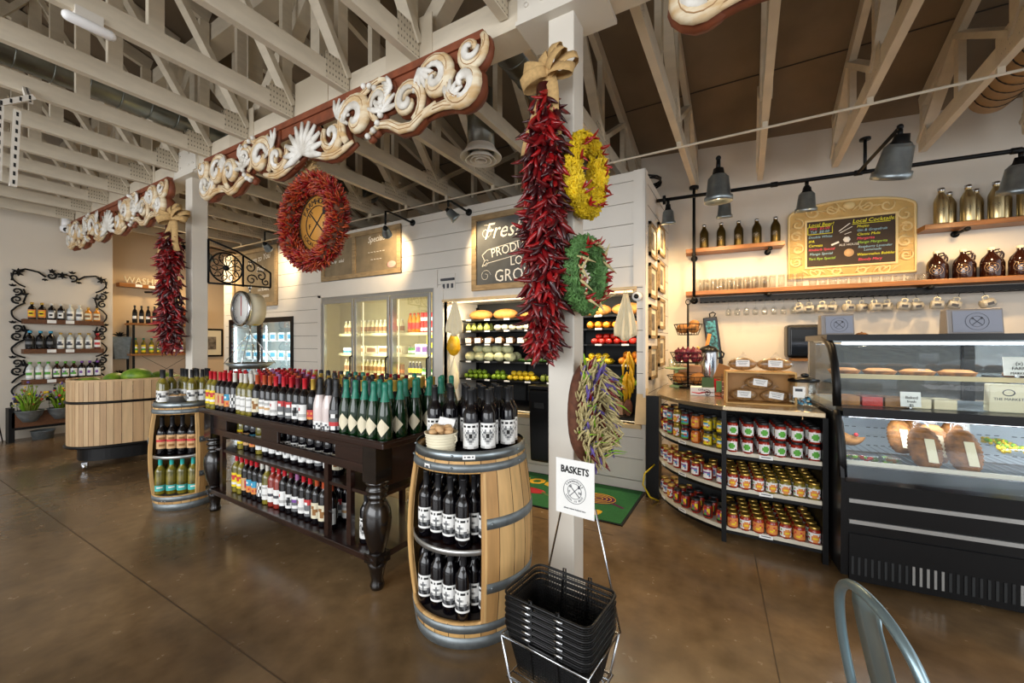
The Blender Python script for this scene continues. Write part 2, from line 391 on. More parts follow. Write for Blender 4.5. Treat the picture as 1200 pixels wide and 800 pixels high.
g=MB(); g.bx(-10.14,-10,-6,2.74,0,7.2); g.bx(-10.44,-10.3,2.74,6,0,5); g.bx(-10.3,-10.001,2.741,2.76,0,5); struct('wall_left',g,'wallw')
g=MB(); g.bx(-10.3,-10.27,2.78,6,0,5); struct('wall_left_recess',g,'wallo')
# right-hand back wall, in its own direction
g=MB(); g.bx(-.4,7,0,.14,0,4.3); o=struct('wall_back_right',g,'wallw',loc=W(0,0),rot=(0,0,A))
g=MB(); g.bx(-10.3,-1.3,5.68,5.8,0,4.2); struct('wall_back_left',g,'wallo')
g=MB(); g.bx(-10,-9.985,-6,2.7,0,.12); struct('baseboard_left',g,'trim')
# the shiplap enclosure: boards with real gaps, openings cut out
def shiplap(name,y,x0,x1,z0,z1,openings,th=.022,pitch=.22,zref=3.18):
    g=MB(); zs=[z0]; k=math.ceil((z0-zref)/pitch)
    while zref+k*pitch<z1: 
        if zref+k*pitch>z0+.01: zs.append(zref+k*pitch)
        k+=1
    zs.append(z1)
    for a,b_ in zip(zs,zs[1:]):
        cuts=sorted({a,b_}|{q for o_ in openings for q in (o_[2],o_[3]) if a<q<b_})
        for c0,c1 in zip(cuts,cuts[1:]):
            spans=[(x0,x1)]
            for ox0,ox1,oz0,oz1 in openings:
                if oz0<(c0+c1)/2<oz1:
                    ns=[]
                    for s0,s1 in spans:
                        if ox1<=s0 or ox0>=s1: ns.append((s0,s1)); continue
                        if s0<ox0: ns.append((s0,ox0))
                        if ox1<s1: ns.append((ox1,s1))
                    spans=ns
            lo=c0+(.003 if c0==a else 0); hi=c1-(.003 if c1==b_ else 0)
            for s0,s1 in spans: g.bx(s0,s1,y,y+th,lo,hi,0); g.bx(s0,s1,y+th-.004,y+th+.05,c0,c1,1)
    return struct(name,g,['white','seam'])
EY0=4.235
COOL=(-6.08,-3.66,.10,2.26); NICHE=(-3.50,-.97,.68,2.09); FR=(-9.02,-6.86,.0,1.99)
shiplap('wall_enclosure_front',EY0,-9.2,-.895,0,3.28,[COOL,NICHE,FR])
g=MB(); g.bx(-.945,-.895,EY0+.03,5.72,0,3.28); struct('wall_enclosure_side',g,'white')
g=MB()
for z in [3.18-.22*k for k in range(15)]: g.bx(-.8958,-.893,EY0+.03,5.69,z-.002,z+.002)
struct('trim_3',g,'seam')
g=MB(); g.bx(-.905,-.88,EY0-.012,EY0+.10,0,3.28); g.bx(-1.0,-.88,EY0-.012,EY0-.0,2.09,3.28); struct('trim_4',g,'white')
g=MB(); g.bx(-9.25,-9.2,EY0,5.68,0,3.28); struct('wall_enclosure_end',g,'white')
g=MB(); g.bx(-9.25,-.9,EY0+.01,5.68,3.25,3.28); struct('wall_enclosure_top',g,'trim')
g=MB(); g.bx(-6.16,-6.08,EY0-.02,EY0,.0,2.30); g.bx(-6.16,-3.60,EY0-.02,EY0,2.26,2.50); g.bx(-3.66,-3.50,EY0-.014,EY0,0,2.26); struct('trim_5',g,'white')
# niche: sides, back, warm wood lining and sloping sill
g=MB(); x0,x1,z0,z1=NICHE
g.bx(x0-.03,x0,EY0+.01,5.05,z0,z1,0); g.bx(x1,x1+.03,EY0+.03,5.05,z0,z1,0); g.bx(x0,x1,EY0+.01,5.05,z1,z1+.03,1); g.bx(x0,x1,5.02,5.06,0,z1,2); g.bx(x0,x1,EY0+.02,5.05,z0-.03,z0,3)
struct('trim_6',g,['white','white','dark','white'])
g=MB(); g.bx(x0-.01,x1,EY0-.03,EY0+.03,z1-.03,z1,0); g.bx(x0,x1+.05,EY0-.05,EY0+.03,z0-.04,z0,0); g.prism([(EY0-.10,.70),(EY0+.02,.70),(EY0+.02,1.05)],-.97,-.86,0,'x')
struct('trim_7',g,mat('pale_pine_trim','#dcc091',.5,var=.15,scale=6))
# ================================================================ ROOF FRAME
def roof_truss(name,y0,y1,label):
    t=thing(name,label,'roof truss',(0,0,0),0,'roof trusses running back from the girder')
    zb=3.45; ch=.14; wd=.055
    g=MB(); g.bx(-wd/2,wd/2,y0,y1,zb,zb+ch); g.build('bottom_chord','truss',t)
    g=MB(); g.beam((0,y0,zr(y0)-.09),(0,y1,zr(y1)-.09),wd,.14); g.build('top_chord','truss',t)
    n=max(3,round((y1-y0)/.95)); st=(y1-y0)/n
    for i in range(n+1):
        y=y0+i*st
        top=zr(y)-.15
        yy=min(max(y,y0+.05),y1-.05)
        g=MB(); g.beam((0,yy,zb+ch),(0,yy,top),wd*.9,.085,up=(0,1,0)); g.build('web_strut','truss',t)
        if i<n:
            a,b_=((y,zb+ch-.03),(y+st,zr(y+st)-.16)) if i%2==0 else ((y,zr(y)-.16),(y+st,zb+ch-.03))
            g=MB(); g.beam((0,*a),(0,*b_),wd*.85,.09,up=(1,0,0)); 
            g.v=[(q[0],q[1],q[2]) for q in g.v]; g.build('diagonal_web','truss',t)
    for i in range(n+1):
        y=y0+i*st; 
        if i%2==0 or i==n:
            a=max(y-.2,y0); b_=min(y+.2,y1)
            g=MB()
            for sd in (-1,1): g.bx(sd*wd/2,sd*(wd/2+.003),a,b_,zb+.015,zb+.20)
            g.build('nail_plate','plate',t)
    return t
XF=[-.56,.145,.85,1.555,2.26,2.97,3.68,4.39]; XL=[-1.265,-1.97]+[-1.97-.725*k for k in range(1,11)]
kn=Kind(roof_truss('roof_truss',-5.4,2.09,'')); kf=Kind(roof_truss('roof_truss',2.31,5.66,''))
allx=sorted(XF+XL)
for side,kd,desc in (('near',kn,'cream timber truss on the near side of the girder'),('far',kf,'cream timber truss on the far side of the girder')):
    for i,x in enumerate(allx):
        kd.place((x,0,0),0,f'{desc}, {ORD[i+1]} from left')
# girder truss
t=thing('girder_truss','long cream girder truss carrying the carved garlands between the posts','girder',(0,0,0))
g=MB(); g.bx(-9.98,5.4,2.10,2.30,3.38,3.60); g.build('bottom_chord','truss',t)
g=MB(); g.bx(-9.98,5.4,2.10,2.30,4.68,4.86); g.build('top_chord','truss',t)
xs=[-9.75+1.1*i for i in range(14)]
for i,x in enumerate(xs):
    g=MB(); g.beam((x,2.2,3.6),(x,2.2,4.7),.14,.12,up=(1,0,0)); g.build('web_strut','truss',t)
    if i<13:
        a,b_=((x,3.6),(x+1.1,4.7)) if i%2 else ((x,4.7),(x+1.1,3.6))
        g=MB(); g.beam((a[0],2.2,a[1]),(b_[0],2.2,b_[1]),.12,.12,up=(0,1,0)); g.build('diagonal_web','truss',t)
    g=MB(); g.bx(x-.22,x+.22,2.094,2.1,3.42,3.74); g.build('nail_plate','plate',t)
# posts
def post(name,x,label):
    t=thing(name,label,'post',(x,2.2,0))
    g=MB(); g.bx(-.078,.078,-.078,.078,0,3.38); g.build('shaft','post',t,bevel=.006)
    g=MB(); g.bx(-.088,.088,-.088,.088,0,.10); g.build('base_collar','trim',t,bevel=.004)
    g=MB(); g.bx(-.26,.26,-.115,-.105,3.40,3.66); 
    g.bx(-.26,.26,-.14,.14,3.355,3.379)
    for q in (-.2,-.1,.1,.2):
        for zz in (3.47,3.6): g.cyl((q,-.125,zz),(q,-.11,zz),.014,n=8)
    g.build('steel_bracket','post',t)
    return t
post('timber_post',-.907,'white square post in the middle, hung with the big red ristra and wreaths')
post('timber_post',-5.41,'white square post further left, behind the tub and small barrel')
post('timber_post',3.6,'white square post beyond the right edge of the girder')
# conduit running across under the trusses
g=MB(); g.cyl((-10,4.2,3.40),(4.4,4.2,3.40),.011,n=8); 
for x in allx: g.bx(x-.02,x+.02,4.185,4.215,3.40,3.452)
tag(g.build('conduit_pipe','truss'),'thin cream conduit clipped across the undersides of the trusses','conduit')
# ducts
def duct(name,x,z,r,y0,y1,m,label,ribs):
    t=thing(name,label,'duct',(x,0,z))
    g=MB(); g.cyl((0,y0,0),(0,y1,0),r,n=24); g.build('duct_pipe',m,t)
    g=MB(); y=y0
    while y<y1: g.tube([(r*1.01*math.cos(a),y,r*1.01*math.sin(a)) for a in [2*PI*i/20 for i in range(20)]],.006,4,closed=True); y+=ribs
    g.build('seam_ring',m if m!='flex' else 'seam',t)
duct('spiral_duct',-5.27,3.93,.13,-4,4.6,'duct','dark round steel duct among the trusses at upper left',.22)
duct('spiral_duct',-1.62,3.86,.15,2.5,4.4,'duct','round silver duct just left of the middle post, up among the trusses',.16)
duct('flexible_duct',1.9,3.72,.15,.5,5.3,'flex','tan ribbed duct up among the trusses at upper right',.12)
def diffuser(name,x,y,z,label):
    t=thing(name,label,'air diffuser',(x,y,z))
    g=MB(); g.cyl((0,0,.08),(0,0,.62),.13,n=24); g.build('neck','duct',t)
    g=MB(); g.lathe([(.13,.10),(.15,.06),(.2,.0),(.19,-.01),(.13,.05)],28); g.build('outer_cone','trim',t)
    for r in (.15,.105,.06): g=MB(); g.lathe([(r*.6,.03),(r,-.035),(r-.012,-.035),(r*.55,.03)],24); g.build('inner_cone','trim',t)
diffuser('ceiling_diffuser',-2.19,3.2,3.28,'round ceiling diffuser between the carved sign and the produce chalkboard')
diffuser('ceiling_diffuser',-5.0,3.2,3.33,'round ceiling diffuser left of the red chilli wreath')
# emergency light & perforated strut bracket, camera
t=thing('emergency_light','white rounded light bar fixed to a truss at upper left','light',(-3.37,.83,3.385))
g=MB(); g.tube([(0,-.115,0),(0,-.105,0),(0,-.09,0),(0,.09,0),(0,.105,0),(0,.115,0)],[.012,.024,.03,.03,.024,.012],12); g.build('housing','tube',t)
g=MB(); g.bx(-.05,.0,-.06,.06,.02,.09); g.build('mount','trim',t)
t=thing('strut_bracket','perforated white metal strut hanging from the trusses at far left','bracket',(-4.6,.735,0))
for nm,p0,p1 in (('strut',(0,0,2.64),(0,.02,3.2)),('strut',(0,-.30,3.02),(0,.10,3.34)),('strut',(.0,-.07,2.66),(.0,-.06,3.2)),('strut',(0,.08,3.30),(-.23,.10,3.47))):
    g=MB(); g.beam(p0,p1,.035,.035); 
    for i in range(9):
        q=Vector(p0).lerp(Vector(p1),(i+.5)/9); g.box((q.x+.0182,q.y,q.z),(.001,.012,.03),1)
    g.build(nm,['trim','ink'],t)
t=thing('security_camera','small round white security camera where left wall meets the ceiling','camera',(-9.2,2.0,3.30))
g=MB(); g.cyl((0,0,.0),(0,0,.15),.05,n=16); g.build('mount','tube',t)
g=MB(); g.ball((0,0,0),.07,n=14); g.build('housing','tube',t)
g=MB(); g.ball((.045,-.01,-.02),.035,n=12); g.build('lens','blackp',t)
g=MB(); g.tube([(0,.0,0),(0,.1,.02),(.05,.2,.03),(.1,.26,.02)],.012,6); g.tube([(.1+.18*math.cos(a),.3+.18*math.sin(a),.05+.004*a) for a in [i*.5 for i in range(36)]],.012,6)
o=g.build('cable_coil','blackp',None,loc=(-1.12,4.55,3.29)); tag(o,'coil of dark cable lying on top of the shiplap enclosure at its corner','cable')
# ================================================================ CARVED SIGNS (garlands on the girder face)
def scroll(g,pts,w,d,m,y=0):
    g.tube([(p[0],y,p[1]) for p in pts],w,8,m,flat=1,up=(0,0,1) if False else None)
K['carveb2']=mat('carved_groove_brown','#a9845a',.7,var=0)
def garland(name,x0,x1,zt,label):
    t=thing(name,label,'carved garland',((x0+x1)/2,2.02,zt)); L=(x1-x0)/2
    g=MB(); g.bx(-L,L,-.015,.035,-.05,.0); g.bx(-L+.1,L-.1,.0,.03,-.13,-.05); g.build('top_rail','carveb',t)
    gb=MB(); gc=MB(); gw=MB(); gd=MB()
    def blob(pts,w,m=0,y=-.035):
        G=gc if m==0 else gw
        n=len(pts); rs=[w*(1-.55*abs(2*i/(n-1)-1)**2) for i in range(n)]
        G.tube([(p[0],y,p[1]) for p in pts],[r*1.1 for r in rs],8,0,flat=.6,up=(0,1,0))
        if m==0:
            for o_ in (-.35,.35): gd.tube([(p[0]+o_*w*.4,y-r*.58,p[1]+o_*w) for p,r in zip(pts,rs)][1:-1],.0035,4)
        gb.tube([(p[0],y+.045,p[1]) for p in pts],[r*1.3 for r in rs],6,0)
    def sc(sd,cx,cz,r,a0,tn,w_): 
        blob([(sd*x_,z_) for x_,z_ in spiral(cx*L,cz,r*.12,r,a0,tn,20)],w_)
        blob([(sd*x_,z_) for x_,z_ in spiral(cx*L,cz,r*.05,r*.62,a0+.6,tn*.8,14)],w_*.55,1,-.06)
    def leaf(sd,cx,cz,r,a_,n=6,spread=2.4,w_=.02):
        for k in range(n):
            a=a_+spread*(k/(n-1)-.5); blob([(sd*cx*L,cz),(sd*(cx*L+.5*r*math.cos(a)),cz+.5*r*math.sin(a)-.01),(sd*(cx*L+r*math.cos(a)),cz+r*math.sin(a)-.02)],w_,1,-.05)
    for sd in (-1,1):
        sc(sd,.93,-.30,.14,PI*1.1,-1.2,.052); sc(sd,.96,-.12,.11,.1,1.1,.042); sc(sd,.08,-.30,.10,PI*1.2,1.1,.036) if False else None
        sc(sd,.80,-.20,.15,PI*.5,1.25,.048); sc(sd,.66,-.27,.14,0,-1.2,.046); sc(sd,.51,-.20,.12,PI,1.2,.040)
        sc(sd,.36,-.24,.18,PI*.9,1.2,.056); sc(sd,.21,-.30,.13,PI,-1.1,.044)
        leaf(sd,.52,-.28,.17,PI*.45); leaf(sd,.72,-.10,.13,-PI*.35,5,1.6); leaf(sd,.86,-.36,.13,PI*.3,5,1.8); leaf(sd,.24,-.18,.15,PI*.2,6,2.2); leaf(sd,.58,-.14,.12,PI*.9,5,1.6)
        blob([(sd*L*(.44+.06*i),-.40+.05*math.sin(i*1.3)) for i in range(7)],.034)
        blob([(sd*L*(.04+.06*i),-.42+.03*math.cos(i*1.1)) for i in range(6)],.030)
        blob([(sd*L*(.74+.05*i),-.41+.03*math.sin(i)) for i in range(5)],.030)
        blob([(sd*L*(.30+.05*i),-.07-.03*math.sin(i*1.2)) for i in range(6)],.026)
        for k in range(10): 
            a=-1.2+2.6*k/9; x_=sd*(L*.40+.215*math.cos(a)); z_=-.24+.19*math.sin(a)
            gw.ball((x_,-.055,z_),.022,0,8,k=5); gb.ball((x_,-.01,z_),.032,0,8,k=5)
    for k in range(11):
        a=PI*(-.08+1.16*k/10); r=.25
        blob([(0,-.36),(.5*r*math.cos(a),-.36+.5*r*math.sin(a)),(r*math.cos(a),-.36+r*math.sin(a))],.030,1,-.055)
    gc.build('carved_scrolls','carve',t); gw.build('carved_leaves','carve2',t); gb.build('carved_backing','carveb',t); gd.build('carved_grooves','carveb2',t)
    return t
garland('carved_garland',-4.78,-1.36,3.38,'long white carved scroll garland on the girder between the two posts')
garland('carved_garland',-9.0,-5.62,3.38,'white carved scroll garland on the girder at far left, beyond the left post')
garland('carved_garland',-.30,3.1,3.38,'white carved scroll garland cut off by the top edge, right of the middle post')
# ================================================================ CHILLI RISTRAS
def pod_mb(seed,m=0,L=.10,r=.0155):
    rn=random.Random(seed); g=MB(); n=6; pts=[];rs=[]
    bend=rn.uniform(-.8,.8); b2=rn.uniform(-.6,.6)
    for i in range(n):
        u=i/(n-1); pts.append((bend*L*u*u,b2*L*u*u*.6,-L*u)); rs.append(r*(.55+.75*math.sin(PI*min(1,.25+u*.8))*.8) if u<.95 else r*.12)
    rs=[r*.45,r*1.05,r*1.1,r*.95,r*.6,r*.12]
    rs=[q*rn.uniform(.82,1.15) for q in rs]; g.tube(pts,rs,6,m,flat=.7); g.cyl((0,0,0),(0,0,.022),.003,n=5,m=1,caps=False)
    return g
PODS=[[pod_mb(s*7+k).mesh('chilli_pod',[c,'bark']) for k in range(4)] for s,c in enumerate(('red','red2','red3'))]
def merged_pods(name,parent,items,mats):
    vs=[];fs=[];ms=[]
    cache=[]
    for me in [pod_mb(i*5,0) for i in range(8)]: cache.append(me)
    for (mt,mi,seed) in items:
        c=cache[seed%8]; o=len(vs); vs+=[tuple(mt@Vector(p)) for p in c.v]; fs+=[tuple(i+o for i in f) for f in c.f]; ms+=[mi]*len(c.f)
    g=MB(); g.v=vs; g.f=fs; g.m=ms; g.sm=[True]*len(fs)
    return g.build(name,mats,parent)
def ristra(name,x,y,ztop,zbot,r,label,count,npart,rn):
    t=thing(name,label,'chilli ristra',(x,y,ztop)); L=ztop-zbot
    g=MB(); g.cyl((0,0,-L*.95),(0,0,.02),r*.42,n=10); g.build('core','red2',t)
    items=[]
    for i in range(count):
        u=rn.random()**.95; z=-.02-(L-.12)*u; a=rn.uniform(0,2*PI)
        if rn.random()<.6: a=rn.uniform(PI,2*PI)
        taper=.55+.6*min(1,u*5) if u<.15 else (1.05-.35*max(0,u-.82)/.18)
        rr=r*rn.uniform(.30,.66)*taper
        tilt=rn.uniform(.05,.75); spin=rn.uniform(-.9,.9)
        # pod hangs down, swung outwards and sideways
        M=Matrix.Translation((rr*math.cos(a),rr*math.sin(a),z))@Matrix.Rotation(a,4,'Z')@Matrix.Rotation(spin,4,'X')@Matrix.Rotation(-tilt,4,'Y')@Matrix.Rotation(rn.uniform(0,6),4,'Z')@Matrix.Scale(rn.uniform(.75,1.15)*(r/.12)**.5,4)
        mi=rn.choice((0,0,1,1,2))
        items.append((M,mi,rn.randrange(99),rr*math.sin(a)))
    items.sort(key=lambda q:q[3])
    for M,mi,sd,_ in items[:npart]:
        o=bpy.data.objects.new('chilli_pod',PODS[mi][sd%4]); C.objects.link(o); o.parent=t; o.matrix_local=M
    tag(merged_pods('chilli_pods',t,[(a_,b_,c_) for a_,b_,c_,_ in items[npart:]],['red','red2','red3']),kind='stuff')
    return t
def ribbon(g,pts,w,wv,m=0):
    wv=Vector(wv).normalized()*w/2; vs=[]
    for p in pts: vs+= [Vector(p)-wv,Vector(p)+wv]
    g.add(vs,[(2*i,2*i+1,2*i+3,2*i+2) for i in range(len(pts)-1)],m,True)
def bow(name,x,y,z,s,label,seed=1,yaw=0):
    t=thing(name,label,'bow',(x,y,z),yaw); rn=random.Random(seed)
    for k,(a,ln) in enumerate([(.35,.17),(2.75,.18),(1.25,.16),(1.9,.12),(-.15,.15),(3.4,.17),(.8,.14)]):
        g=MB(); L=ln*s; pts=[]; dx,dz=math.cos(a),math.sin(a)
        for i in range(13):
            u=i/12; th=2*PI*u; al=L*.5*(1-math.cos(th)); off=math.sin(th)*L*.30
            pts.append((dx*al,-.03*s-off-.012*k*.5,dz*al))
        # width mostly perpendicular in plane
        ribbon(g,pts,.062*s,(-dz,0.35,dx)); g.build('ribbon_loop','burlap',t,solid=.002)
    for (dx,L) in ((.06,.36),(-.13,.42)):
        g=MB(); pts=[(dx*s*u+.015*s*math.sin(u*5),-.05*s-.03*math.sin(u*3),-L*s*u) for u in [i/9 for i in range(10)]]
        ribbon(g,pts,.062*s,(1,.2,.15)); g.build('ribbon_tail','burlap',t,solid=.002)
    g=MB(); g.ball((0,-.05*s,0),.04*s,sc=(1,.8,1)); g.build('ribbon_knot','burlap',t)
    return t
ristra('chilli_ristra',-.93,1.975,2.86,1.38,.125,'big red chilli ristra hanging down the front of the middle post',980,100,random.Random(5))
bow('burlap_bow',-.90,2.0,2.93,.95,'tan burlap bow above the big ristra on the middle post',1)
ristra('chilli_ristra',-5.41,1.965,2.76,1.38,.125,'dark red chilli ristra hanging on the left post',800,100,random.Random(9))
bow('burlap_bow',-5.36,2.0,2.86,1.0,'tan burlap bow above the ristra on the left post',2,yaw=.5)
# red chilli wreath with the logo board
t=thing('chilli_wreath','round red chilli wreath hanging below the long carved garland','wreath',(-3.17,2.12,2.53))
g=MB(); g.tube([(.33*math.cos(a),0,.33*math.sin(a)) for a in [2*PI*i/32 for i in range(32)]],.055,8,closed=True); g.build('ring_base','bark',t)
rn=random.Random(4); items=[]
for i in range(2700):
    a=rn.uniform(0,2*PI); b_=rn.uniform(0,2*PI)
    n_=Vector((math.cos(a)*math.cos(b_),math.sin(b_),math.sin(a)*math.cos(b_)))
    c_=Vector((.33*math.cos(a),0,.33*math.sin(a)))+n_*.05
    d_=(n_+Vector((rn.uniform(-.5,.5),rn.uniform(-.5,.5),rn.uniform(-.5,.5)))).normalized()
    q=(-d_).to_track_quat('Z','Y').to_matrix().to_4x4()
    items.append((Matrix.Translation(c_)@q@Matrix.Scale(rn.uniform(.38,.58),4),rn.choice((0,1,1,2,2,3)),rn.randrange(99)))
tag(merged_pods('chilli_pods',t,items,['red','red3','org',mat('chilli_rust','#c4562a',.45,var=.3)]),kind='stuff')
t=thing('logo_board','round wooden board with crossed fork and spoon, inside the red chilli wreath','sign',(-3.17,2.185,2.53))
g=MB(); g.cyl((0,.0,0),(0,.02,0),.29,n=40); g.build('back_disc','blackp',t)
g=MB(); g.cyl((0,-.02,0),(0,.0,0),.265,n=40); g.build('wood_disc','disc',t)
logo_mb(.24).build('emblem','ink',t,loc=(0,-.022,0))
arc_text('FARMHOUSE',.187,.07,'ink',t,(0,-.023,0),2.3); arc_text('LOCAL TO YOU',.187,.05,'ink',t,(0,-.023,0),2.3,False)
text('F',.06,'ink',t,(-.1,-.023,-.02)); text('N',.06,'ink',t,(.1,-.023,-.02))
t=thing('raffia_bow','pale raffia tuft at the top of the red chilli wreath','bow',(-3.17,2.1,2.95)); rn=random.Random(2)
g=MB()
for i in range(70):
    a=rn.uniform(0,PI); r=rn.uniform(.07,.13); g.tube([(0,0,-.06),(r*.5*math.cos(a),-.02,r*.5*math.sin(a)),(r*math.cos(a),rn.uniform(-.04,.04),r*math.sin(a)-.02)],.0035,4)
g.build('raffia_strands','burlap',t); g=MB(); g.ball((0,0,-.05),.03); g.build('knot','burlap',t)
g=MB(); g.tube([(.0,.0,.0),(.0,.0,.08),(.05,0,.13),(.12,0,.12),(.16,0,.05)],.009,8); g.tube([(x_+.13,0,z_) for x_,z_ in spiral(0,.02,.01,.06,0,1.5,20)],.007,6); g.tube([(.16,0,.05),(.2,0,-.02),(.17,0,-.1)],.008,6)
tag(g.build('iron_hook','iron',None,loc=(-3.13,2.09,3.18)),'black iron scroll hook holding the red chilli wreath','hook')
# wreaths on the right-hand face of the middle post: plane faces +X, slightly towards the room
def wreath_base(name,label,z,x=-.77,y=2.16,rz=PI/2-.25,grp=None):
    return thing(name,label,'wreath',(x,y,z),rz)
def ruffle(g,c,n_,s,m,rn):
    # one curled husk rosette
    q=Vector(n_).to_track_quat('Z','Y').to_matrix()
    for k in range(3):
        r0=s*(.25+.25*k); prof=[]; N=9; vs=[]
        for j in range(2):
            for i in range(N):
                a=2*PI*i/N+k; rr=(r0 if j==0 else r0*1.9*(1+.35*math.sin(i*2.7+k))); zz=(s*.1*k if j==0 else s*(.8-.18*k)+s*.2*math.sin(i*3.9))
                vs.append(q@Vector((rr*math.cos(a),rr*math.sin(a),zz))+Vector(c))
        g.add(vs,[(i,(i+1)%N,N+(i+1)%N,N+i) for i in range(N)],m,True)
def husk_wreath(name,label,z,R,RZ,m,seed,nred,tan=False,y=2.16):
    t=wreath_base(name,label,z,y=y); rn=random.Random(seed)
    g=MB(); g.tube([(R*math.cos(a),0,RZ*math.sin(a)) for a in [2*PI*i/28 for i in range(28)]],.03,8,closed=True); g.build('ring_base','bark',t)
    g=MB()
    for i in range(210):
        a=rn.uniform(0,2*PI); b_=rn.uniform(-.3,PI+.3); cb,sb=math.cos(b_),math.sin(b_)
        n_=Vector((math.cos(a)*cb,-sb,math.sin(a)*cb)); c_=Vector((R*math.cos(a),0,RZ*math.sin(a)))+n_*.028
        ruffle(g,c_,n_,rn.uniform(.022,.034),0,rn)
    tag(g.build('husk_rosettes',m,t,solid=.0015),kind='stuff')
    its=[]
    for i in range(nred):
        a=2*PI*(i//4)/(nred/4)+.3+rn.uniform(-.25,.25); d_=Vector((rn.uniform(-1,1),-1.1,rn.uniform(-1,1))).normalized()
        c_=Vector((R*math.cos(a),-.055,RZ*math.sin(a)))
        its.append((Matrix.Translation(c_)@(-d_).to_track_quat('Z','Y').to_matrix().to_4x4()@Matrix.Scale(rn.uniform(.4,.6),4),0,rn.randrange(99)))
    merged_pods('chilli_pods',t,its,['red3','bark'])
    if tan:
        g=MB()
        for i in range(14):
            a=rn.uniform(0,6.28); c_=Vector((R*math.cos(a),-.07,RZ*math.sin(a))); d_=Vector((rn.uniform(-1,1),-.5,rn.uniform(-1,1))).normalized()*.07; g.tube([c_-d_*.5,c_,c_+d_],[.004,.01,.002],5)
        g.build('wheat_ears','wheat',t)
    return t
husk_wreath('husk_wreath','yellow corn-husk wreath with red chillies, beside the big ristra',2.43,.125,.185,'yel',11,36,y=2.14)
husk_wreath('husk_wreath','green husk wreath with red chillies, below the yellow wreath',1.88,.13,.165,'grn',12,44,True,y=2.14)
t=wreath_base('wheat_wreath','oval wheat and lavender wreath on the middle post above the baskets sign',1.13,x=-.765,y=2.15,rz=PI/2-.15); rn=random.Random(8)
g=MB(); g.tube([(.13*math.cos(a),0,.23*math.sin(a)) for a in [2*PI*i/28 for i in range(28)]],.055,8,closed=True,flat=.7); g.build('twig_ring','bark',t)
gw=MB();gl=MB();gb=MB();gr=MB()
for i in range(900):
    a=rn.uniform(0,2*PI); c_=Vector((.12*math.cos(a)+rn.uniform(-.06,.06),rn.uniform(-.10,-.02),.22*math.sin(a)+rn.uniform(-.04,.04)))
    sx=1 if math.cos(a)>0 else -1
    d_=Vector((sx*rn.uniform(.0,.9),-rn.uniform(.1,.7),rn.uniform(.3,1.1)*(1 if math.sin(a)>-.75 else -.6)*(1 if sx<0 else -.8))).normalized()
    L=rn.uniform(.05,.09); k=rn.random()
    if k<.8: gw.tube([c_,c_+d_*L*.3,c_+d_*L*.7,c_+d_*L],[.0025,.0055,.005,.0015],5)
    elif k<.9: gl.tube([c_,c_+d_*L*.5,c_+d_*L*1.2],[.003,.009,.003],5)
    elif k<.945: gb.tube([c_,c_+d_*L*.8,c_+d_*L*1.7+Vector((0,0,-.02))],[.004,.007,.001],4,flat=.4)
    else: gr.tube([c_,c_+d_*L*.5,c_+d_*L],[.006,.009,.002],5)
for G,nm,m in ((gw,'wheat_ears','wheat'),(gl,'lavender_sprigs','lav'),(gb,'grass_blades','leafb'),(gr,'chilli_pods','red')): tag(G.build(nm,m,t),kind='stuff')
# ================================================================ CHALKBOARDS
def chalkboard(name,x0,x1,z0,z1,label,m,lines,y=EY0,div=None,fw=.07):
    t=thing(name,label,'chalkboard',((x0+x1)/2,y-.002,z0)); a=(x1-x0)/2; h=z1-z0
    g=MB(); g.bx(-a+.01,a-.01,-.012,0,.01,h-.01); g.build('slate',m,t)
    g=MB()
    for p in ((-a,a,0,fw),(-a,a,h-fw,h),(-a,-a+fw,fw,h-fw),(a-fw,a,fw,h-fw)): g.bx(p[0],p[1],-.035,-.0125,p[2],p[3])
    if div is not None: g.bx(div-fw/2,div+fw/2,-.033,-.0125,fw,h-fw)
    g.build('frame','framew',t,bevel=.003)
    for (s,sz,x,z,sh,rot,*r) in lines: text(s,sz,r[0] if r else 'chalk',t,(x,-.014,z),(PI/2,-rot,0),shear=sh,sx=.9)
    return t
t=chalkboard('chalkboard',-3.02,-1.72,2.17,3.12,'framed chalkboard reading Fresh Produce Local Grown, over the produce niche','slate',
 [('Fresh &',.28,-.08,.72,.35,.0),('PRODUCE',.155,-.05,.49,0,.14),('LOCAL',.15,.12,.33,0,.03),('GROWN',.21,.06,.16,0,.0)])
g=MB()
for z in (.395,.56): g.beam((-.42,0,z-.06),(.38,0,z+.055),.001,.006)
g.tube([(x,0,z) for x,z in spiral(-.44,.72,.02,.10,0,1.3)],.003,4); g.tube([(x,0,z) for x,z in spiral(-.45,.18,.02,.08,2,-1.3)],.003,4); g.tube([(x,0,z) for x,z in spiral(-.44,.33,.01,.05,2,-1.2)],.003,4)
for p,q in (((-.5,.30),(-.42,.335)),((-.5,.30),(-.46,.37)),((-.46,.37),(-.5,.44)),((-.5,.44),(-.42,.50))): g.beam((p[0],0,p[1]),(q[0],0,q[1]),.001,.006)
g.build('chalk_flourish','chalk',t,loc=(0,-.014,0))
t=chalkboard('chalkboard',-6.05,-4.26,2.52,3.22,'wide framed chalkboard with two panels, over the glass-door cooler','slateb',
 [('Daily',.12,-.5,.5,.3,0),('Specials',.13,.38,.55,.3,.03),('soup   salad',.07,-.5,.3,.2,0),('~ ~ ~ ~ ~ ~',.08,.38,.36,0,0),('~ ~ ~ ~',.08,.38,.25,0,0)],div=-.1)
g=MB(); g.ball((.70,-.016,.14),.07,sc=(1.3,.02,.7)); g.build('chalk_drawing',mat('chalk_pale_pink','#dba9a0',.9),t)
